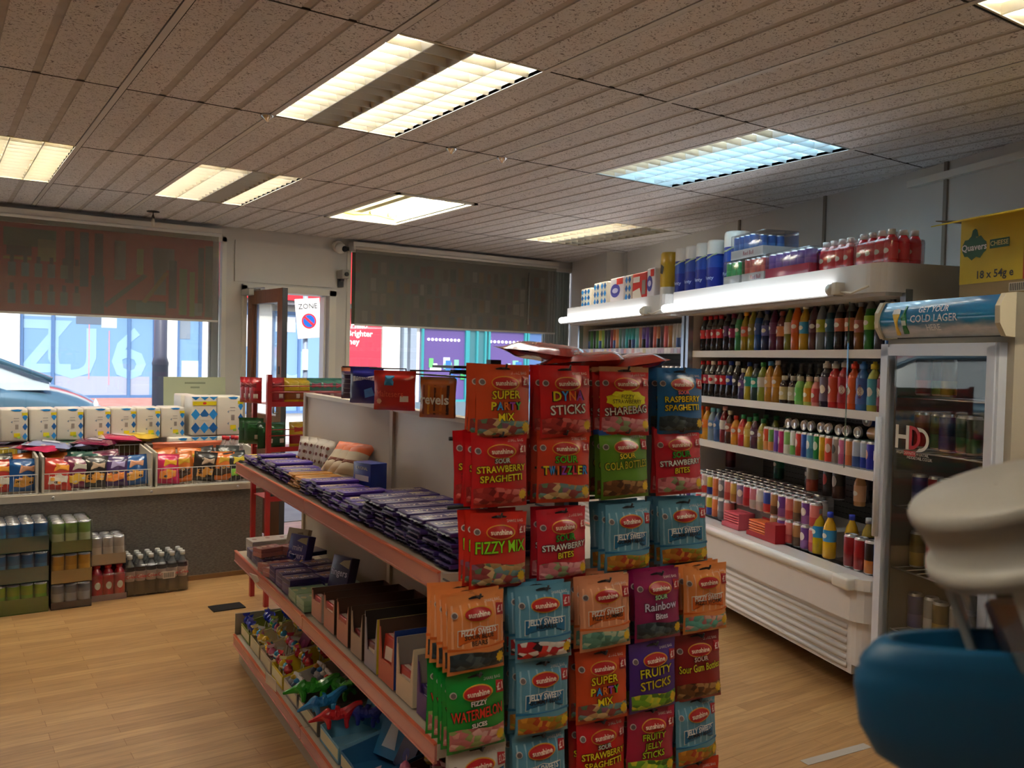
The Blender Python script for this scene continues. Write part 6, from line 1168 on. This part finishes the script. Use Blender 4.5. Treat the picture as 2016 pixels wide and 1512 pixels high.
# ================================================================ on the platform: wire baskets of crisps
LZ = .606
wire = H('c9c6bf', rough=.35); pan_w = H('c4bdb0', rough=.45)
def basket(x0, x1, lb):
    t = empty('wire_basket', (x0, 3.15, LZ)); w_ = x1-x0; D_ = .36
    m = MB()
    for z in (.005, .115): m.tube([(0, 0, z), (w_, 0, z)], .003, wire, 6)
    n = int(w_/.03)
    for k in range(n+1): m.tube([(k*w_/n, 0, .005), (k*w_/n, 0, .115)], .0013, wire, 4)
    for k in range(n+1): m.tube([(k*w_/n, 0, .006), (k*w_/n, D_, .006)], .0013, wire, 4)
    part(m, 'front_grid', t)
    m = MB()
    for z in (.12, .235): m.tube([(0, D_, z), (w_, D_, z)], .003, wire, 6)
    for k in range(n+1): m.tube([(k*w_/n, D_, .005), (k*w_/n, D_, .235)], .0013, wire, 4)
    part(m, 'back_grid', t)
    for x in (0, w_):
        m = MB(); m.add([(x-.006, 0, .0), (x-.006, D_, .0), (x-.006, D_, .24), (x-.006, .0, .215), (x+.006, 0, .0), (x+.006, D_, .0), (x+.006, D_, .24), (x+.006, .0, .215)], [(0, 3, 2, 1), (4, 5, 6, 7), (0, 4, 7, 3), (3, 7, 6, 2), (1, 2, 6, 5)], pan_w); part(m, 'side_panel', t)
    return tag(t, lb, 'basket', 'white wire baskets on the platform')
basket(-1.30, -.70, 'white wire crisp basket at the left edge of the photo'); basket(-.67, -.075, 'white wire crisp basket, middle one on the platform'); basket(-.045, .57, 'white wire crisp basket, right one nearest the gondola')
def crisp(c, c2, c3, name_, seed, w_=.15, h_=.19):
    m, fn = pouch('b', w_, h_, .06, lambda u, v: H(c, rough=.28, coat=.5), None, crimp=.07, seed=seed)
    rr = random.Random(seed)
    m.flat([(-.03, h_*.55), (.05, h_*.6), (.055, h_*.78), (-.02, h_*.8)], -.002, H(c3, rough=.3), fn=fn)
    m.flat([(-.055, h_*.15), (-.01, h_*.12), (.045, h_*.22), (.05, h_*.42), (.0, h_*.48), (-.05, h_*.38)], -.002, H(c2, rough=.35), fn=fn)
    for k in range(6): a = rr.random()*6; m.flat([(.012*math.cos(q)+.035*math.cos(a), h_*.3+.02*math.sin(a)+.008*math.sin(q)) for q in range(6)], -.004, H(rr.choice([c2, c3, 'd8a84c', '2a1c18']), rough=.35), fn=fn)
    m.text(name_, 0, h_*.66, .03, -.004, H('e0d8c8'), fn=fn, extra=.0006, fit=w_*.8, rot=.12); return Proto(m.obj('crisp_bag'))
CR = [(crisp('1a4f8c', 'c89040', 'd8a080', '', 41), 'blue crisp bag with golden picture'), (crisp('6a2040', 'd8b040', 'c8c0b0', '', 42), 'maroon crisp bag'), (crisp('282420', 'c88a38', 'c0a890', '', 43), 'black and gold crisp bag'), (crisp('b81c50', 'e08a38', 'e0a828', '', 44), 'magenta crisp bag with yellow bands'), (crisp('c86a20', '3a2818', 'c8a030', '', 45), 'orange and brown crisp bag'), (crisp('1c4a40', 'c8a838', 'b8b8b0', '', 46), 'dark green crisp bag'), (crisp('3a2258', 'd88038', 'b8b0e0', '', 47), 'dark purple crisp bag'), (crisp('a8281c', 'c8c0b0', 'd89030', '', 48), 'red crisp bag'), (crisp('202420', '7ab040', 'c8b838', '', 49), 'black and lime crisp bag')]
def bagrow(xs, idx, y, z, where, tilt=-.22, g='crisp bags in the wire baskets'):
    for k, (x, i) in enumerate(zip(xs, idx)):
        p, nm = CR[i]; o = p.put((x, y+R.uniform(-.02, .02), z), rot=(tilt+R.uniform(-.1, .1), R.uniform(-.12, .12), R.uniform(-.25, .25)))
        tag(o, '%s, %s from the left, %s' % (nm, nth(k+1), where), 'crisps', g)
bagrow([-1.0, -.88, -.765], [1, 7, 0], 3.22, LZ+.012, 'front of the left basket')
bagrow([-1.0, -.86, -.75], [5, 2, 4], 3.36, LZ+.03, 'back of the left basket')
bagrow([-.59, -.49, -.385, -.27, -.15], [7, 1, 2, 6, 0], 3.22, LZ+.012, 'front of the middle basket')
bagrow([-.60, -.50, -.39, -.28], [4, 5, 5, 1], 3.34, LZ+.035, 'back of the middle basket', -.35)
bagrow([.03, .14, .26, .38, .49], [3, 4, 2, 4, 8], 3.22, LZ+.012, 'front of the right basket')
bagrow([.06, .19, .32, .44], [4, 4, 2, 8], 3.34, LZ+.035, 'back of the right basket')
# opened cases behind the baskets
def case(x, y, z, w_, d_, h_, c, c2, lb, txt=None):
    t = empty('cardboard_case', (x, y, z)); m = MB(); m.box((-w_/2, -d_/2, 0), (w_/2, d_/2, h_), H(c, rough=.6), bev=.002); part(m, 'case', t); m = MB(); m.box((-w_/2+.002, -d_/2-.0012, h_*.72), (w_/2-.002, -d_/2, h_*.98), H(c2, rough=.6))
    for k in range(8): m.box((-w_*.35+k*w_*.09, -d_/2-.0012, h_*.25), (-w_*.35+k*w_*.09+w_*.05, -d_/2, h_*.5), H('6a5a48', rough=.6))
    if txt: m.text(txt, 0, h_*.85, h_*.14, -d_/2-.002, H('5a5020'))
    part(m, 'print', t); return tag(t, lb, 'box', 'cardboard cases on the platform')
case(-1.00, 3.69, LZ, .46, .28, .245, '3a1418', 'b8a030', 'dark case with yellow band behind the left basket', ''); case(-.54, 3.69, LZ, .38, .26, .262, '14402c', '14402c', 'dark green case under the toilet rolls behind the middle basket'); case(-.18, 3.69, LZ, .30, .28, .25, '5a1c18', '5a4a20', 'dark red case behind the middle basket right end', '')
case(.07, 3.72, LZ, .18, .26, .14, '8a5a3c', '8a5a3c', 'low brown case between the red case and roll packs')
DP = {}
def drp(w_, h_, face):
    k = (w_, h_, face)
    if k not in DP:
        m = MB(); m.box((-w_/2, -.11, 0), (w_/2, .11, h_), tp_w, bev=.012); y = -.1116
        if face == 'end':   # wrapper end: plain left, pattern at right
            m.flat([(w_*.02, h_*.92), (w_*.22, h_*.92), (w_*.30, h_*.97), (w_*.12, h_*.985), (-.02, h_*.97)], y, tp_blue)
            for j in range(3): m.flat([(w_*.30, h_*(.16+.29*j)), (w_*.40, h_*(.05+.29*j)), (w_*.49, h_*(.16+.29*j)), (w_*.40, h_*(.27+.29*j))], y, tp_dk if j % 2 else tp_blue)
            m.box((w_*.28, y-.001, h_*.80), (w_*.49, y, h_*.88), tp_y); m.box((w_*.0, y-.001, h_*.14), (w_*.22, y, h_*.26), tp_y); m.box((-w_*.02+.01, y-.001, h_*.38), (w_*.16, y, h_*.52), H('8a8078')); m.box((w_*.12, y-.0012, h_*.10), (w_*.24, y, h_*.16), H('8ab050'))
            m.flat([(-w_*.12, h_*.3), (-w_*.06, h_*.26), (-w_*.04, h_*.34)], y, H('7a8a9c')); m.flat([(-w_*.12, h_*.6), (-w_*.06, h_*.56), (-w_*.04, h_*.64)], y, H('7a8a9c')); m.box((-w_*.01, y-.001, h_*.62), (w_*.18, y, h_*.64), H('9a948c')); m.box((-w_*.01, y-.001, h_*.7), (w_*.18, y, h_*.72), H('9a948c'))
        else:
            for i in range(3):
                for j in (0, 1): m.flat([(-w_*.36+w_*.36*i-.03, h_*(.20+.34*j)), (-w_*.36+w_*.36*i, h_*(.06+.34*j)), (-w_*.36+w_*.36*i+.03, h_*(.20+.34*j)), (-w_*.36+w_*.36*i, h_*(.34+.34*j))], y, tp_blue if (i+j) % 2 else tp_dk)
                m.flat([(-w_*.36+w_*.36*i-.03, h_*.985), (-w_*.36+w_*.36*i, h_*.90), (-w_*.36+w_*.36*i+.03, h_*.985)], y, tp_blue)
            m.box((-w_*.48, y-.001, h_*.77), (w_*.48, y, h_*.87), tp_y); m.flat([(.014*math.cos(k_), h_*.82+.009*math.sin(k_)) for k_ in range(6)], y-.002, H('c83828')); m.box((-.03, y-.001, h_*.40), (.04, y, h_*.48), tp_w)
        DP[k] = Proto(m.obj('toilet_roll_pack'))
    return DP[k]
for k in range(9): tag(drp(.152, .205, 'end').put((-1.10+k*.157, 3.72, .872 if k < 7 else .872), R.uniform(-.03, .03)), 'blue diamond toilet roll pack, %s from the left of the long row' % nth(k+1), 'toilet rolls', 'toilet roll packs in the long row on the platform')
case(.02, 3.95, LZ, .30, .14, .262, 'a8a090', 'a8a090', 'pale case behind the roll packs under the long row'); 
for k, (x, z, f, w_, h_, d_) in enumerate(((.045, LZ+.005, 'end', .16, .255, 'lower'), (.19, LZ, 'end', .15, .27, 'lower'), (.345, LZ, 'face', .165, .272, 'lower'), (.52, LZ, 'end', .18, .272, 'lower'), (.345, LZ+.276, 'face', .165, .272, 'upper'), (.52, LZ+.276, 'end', .18, .272, 'upper'))):
    if k == 0: continue
    tag(drp(w_, h_, f).put((x, 3.66, z), 0), 'large toilet roll pack, %s, %s layer by the door' % ({.19: 'leftmost', .345: 'patterned middle one', .52: 'rightmost'}[x], d_), 'toilet rolls', 'large toilet roll packs by the doorway')
tag(drp(.10, .272, 'end').put((.30, 3.92, LZ+.276), 0), 'toilet roll pack set back behind the upper patterned pack', 'toilet rolls'); tag(drp(.12, .272, 'end').put((.30, 3.92, LZ), 0), 'toilet roll pack set back behind the lower patterned pack', 'toilet rolls')
# bags lying on the cases and baskets
def flatbag(c, c2, seed):
    m, fn = pouch('b', .20, .26, .05, lambda u, v: H(c if v < .85 else c2, rough=.2, coat=.8), None, crimp=.07, seed=seed); m.flat([(-.05, .06), (.05, .07), (.04, .17), (-.04, .16)], -.004, H(c2, rough=.25), fn=fn); return Proto(m.obj('crisp_bag'))
FB = {'plum': flatbag('6a1c3c', 'b8a8b8', 61), 'silver': flatbag('8a90b8', 'c8c8d8', 62), 'gold': flatbag('d8b028', 'e0c868', 63), 'pink': flatbag('b02850', 'c8b0b8', 64)}
for k, (n_, x, y, z, rz, d_) in enumerate((('plum', -1.02, 3.60, .855, .5, 'left edge of the photo'), ('plum', -.80, 3.62, .852, -.3, 'second from the left edge'), ('pink', -.62, 3.35, .84, .8, 'just above the left basket divider'), ('silver', -.54, 3.42, .845, 1.3, 'left one over the middle basket'), ('silver', -.42, 3.45, .850, .2, 'right one over the middle basket'), ('plum', -.29, 3.45, .855, 1.0, 'over the right half of the middle basket'), ('pink', -.26, 3.58, .862, .6, 'on the dark red case, left one'), ('pink', -.12, 3.58, .868, 1.6, 'on the dark red case, right one'), ('gold', -.03, 3.55, .875, .9, 'topmost beside the roll packs'))):
    tag(FB[n_].put((x+.05, y, z), rot=(-PI/2+R.uniform(-.1, .15), R.uniform(-.1, .1), rz)), '%s crisp bag lying flat, %s' % (n_, d_), 'crisps', 'crisp bags lying flat on the cases')
t = bottle_pack(3, 2, 'cola', '9a8a84', 'c8a8a4', 'c03038', .98, H('c07070', rough=.5), sp=.062); placet(t, (.50, 3.62-.08, LZ+.05), .1, 'pack of clear bottles with red caps beside the roll packs'); t.location = (.52, 3.44+.0, LZ+.06)
case(.52, 3.44, LZ, .19, .13, .058, 'b87068', 'c89088', 'pink case under the red-capped bottles')
m, fn = pouch('b', .5, .05, .02, lambda u, v: H('c86848', rough=.25, coat=.6), None, seed=71)
tag(m.obj('crisp_bag', loc=(.24, 3.47, LZ+.20)), 'long orange multipack bag at the back of the right basket', 'crisps')
# ================================================================ red wire rack behind the gondola
t = empty('red_rack', (.385, 2.33, 0)); rm = H('9c1c20', rough=.35, coat=.3)
for x, y in ((0, 0), (.56, 0), (0, .26), (.56, .26)):
    m = MB(); m.box((x-.013, y-.013, 0), (x+.013, y+.013, 1.335 if y == 0 else 1.30), rm); part(m, 'post', t)
for z in (.35, .62, .905, 1.165):
    m = MB(); m.box((0, -.008, z-.014), (.56, .0, z+.014), rm); m.box((0, 0, z-.004), (.56, .26, z), rm); part(m, 'shelf', t)
m = MB()
for z in (1.235, 1.27, .985, 1.02, .70, .74): m.tube([(0, -.012, z), (.56, -.012, z)], .003, rm, 6)
part(m, 'guard_rail', t); tag(t, 'red wire sweet rack standing between the gondola and the door', 'rack')
def sbag(c, c2, c3, seed, w_=.11, h_=.15):
    m, fn = pouch('b', w_, h_, .04, lambda u, v: H(c if v > .45 or v < .08 else c2, rough=.3, coat=.5), None, seed=seed); m.flat([(-.03, .09), (.03, .09), (.03, .12), (-.03, .12)], -.002, H(c3), fn=fn); m.flat([(.01, .03), (.04, .03), (.04, .055), (.01, .055)], -.003, H('c8b8a8'), fn=fn); return Proto(m.obj('sweet_bag'))
SB = {'red': sbag('a81420', '8a1018', '7a0c14', 81), 'yellow': sbag('c8a818', '8a4818', 'e0c850', 82), 'teal': sbag('3a7a68', '9a6a70', '9a4a60', 83), 'green': sbag('1a4a20', '163c1c', '2a6a34', 84), 'yellow and red': sbag('b8941c', '8a1420', 'a83018', 85)}
for k, (n_, x) in enumerate((('red', .055), ('yellow', .16), ('yellow', .225), ('teal', .30), ('teal', .375), ('teal', .455))): tag(SB[n_].put((.385+x, 2.375+.004*k, 1.167), rot=(-.05, 0, .1)), '%s sweet bag on the red rack upper shelf, %s from the left' % (n_, nth(k+1)), 'sweet bag', 'sweet bags on the red rack')
for k, (n_, x) in enumerate((('green', .01), ('green', .07), ('yellow and red', .20), ('yellow and red', .27), ('yellow and red', .35))): tag(SB[n_].put((.385+x, 2.39+.004*k, .907), rot=(-.05, 0, .1), rz=0), '%s sweet bag on the red rack second shelf, %s from the left' % (n_, nth(k+1)), 'sweet bag', 'sweet bags on the red rack')
for k in range(3): tag(SB['red'].put((.345-.012*k, 2.45+.05*k, 1.165), rot=(0, 0, -1.2)), 'dark red sweet bag sticking out left of the red rack post, %s back' % nth(k+1), 'sweet bag', 'dark red bags left of the rack post')
for k in range(2): tag(SB['green'].put((.335-.015*k, 2.44+.05*k, .93), rot=(0, 0, -.5)), 'green sweet bag sticking out left of the red rack post, %s back' % nth(k+1), 'sweet bag', 'green bags left of the rack post')
for k in range(3): tag(SB['teal'].put((.44+.1*k, 2.38, .622), rot=(0, 0, 0)), 'dark sweet bag low on the red rack under the gondola shelf, %s from left' % nth(k+1), 'sweet bag', 'bags low on the red rack')
# small things on the floor
m = MB(); m.box((-.09, -.06, 0), (.09, .06, .006), BLACK); o = m.obj('floor_plate', loc=(.19, 2.42, 0)); tag(o, 'small black plate lying on the floor near the gondola end', 'plate')
m = MB(); m.box((-.17, -.02, .0005), (.17, .02, .0015), H('a8a098', rough=.5)); o = m.obj('floor_tape', loc=(1.60, -.58, 0), rz=-.1); tag(o, 'strip of grey tape stuck on the wooden floor at lower right', 'tape')
# ================================================================ foreground on the counter: blue tub with a clear white-lidded pot leaning in it
TC = Vector((-.6096, -2.2447, 1.2640)); blue_p = H('064769', rough=.5)
CY = -.5955
m = MB(); m.box((-.14, -.22, -TC.z+.0), (.45, .032, -.115), H('8a8078', rough=.5)); o = m.obj('shop_counter', loc=TC, rz=CY); tag(o, 'shop counter under the blue tub, below the picture', 'counter')
t = empty('blue_tub', (TC.x, TC.y, TC.z-.115), CY); m = MB()
m.lathe([(.03, 0), (.0775, .021), (.097, .033), (.109, .054), (.1134, .081), (.1132, .090), (.1100, .0945), (.1105, .098), (.107, .104), (.101, .111), (.094, .115), (.088, .113), (.085, .095), (.05, .08), (.001, .08)], blue_p, 40, Matrix.Scale(.28, 4, (0, 1, 0)), caps=False); part(m, 'tub', t)
tag(t, 'out-of-focus rounded blue tub at the lower right corner', 'tub')
LID = H('9c978d', rough=.5); ax = Vector((-.2853, .2242, .9314)).normalized(); q_ = Vector((0, 0, 1)).rotation_difference(ax)
t = empty('collection_pot', Vector((-.5706, -2.2749, 1.1945))); t.rotation_mode = 'QUATERNION'; t.rotation_quaternion = q_
m = MB(); m.lathe([(.048, 0), (.050, .003), (.050, .136)], CLEARP, 28, caps=False); part(m, 'clear_body', t)
m = MB(); m.lathe([(.047, .134), (.0590, .135), (.0620, .141), (.0600, .149), (.0535, .150), (.0575, .172), (.0590, .174), (.0590, .177), (.0602, .179), (.0602, .186), (.0570, .190), (.001, .191)], LID, 40, caps=False); m.box((-.016, -.0595, .155), (.018, -.053, .167), H('6a665e', rough=.5)); part(m, 'lid', t)
for k in range(4): a = k*PI/2+.4; m = MB(); m.box((.048, -.006, 0), (.054, .006, .136), H('bab6ae', rough=.4), Matrix.Rotation(a+PI, 4, 'Z')); part(m, 'rib', t)
m = MB(); m.lathe([(.046, .002), (.047, .03), (.04, .045), (.001, .05)], H('5a4038', rough=.6), 20); part(m, 'coins', t)
m = MB()
for k, c in enumerate(('8a5a50', '3a4440', 'b88a50', '7a4a48')): m.box((-.03+k*.016, -.01, .03), (-.02+k*.016, .02, .115), H(c, rough=.5))
part(m, 'paper_notes', t)
m = MB(); T = Matrix.Rotation(.75, 4, 'Z') @ Matrix.Translation((0, -.0545, .045)); m.flat([(.018*math.cos(k*PI/10), .018*math.sin(k*PI/10)) for k in range(20)], 0, H('9a9aa4'), T); m.flat([(.012*math.cos(k*PI/10), .012*math.sin(k*PI/10)) for k in range(20)], -.001, H('70727c'), T); part(m, 'round_sticker', t)
tag(t, 'blurred clear pot with white lid leaning in the blue tub', 'pot')

# unused templates go (only the source of a copied thing that was never placed)
for p in PROTOS:
    if not p.used:
        def kill(o):
            for c in KIDS.get(o.name, []): kill(c)
            bpy.data.objects.remove(o)
        kill(p.src)
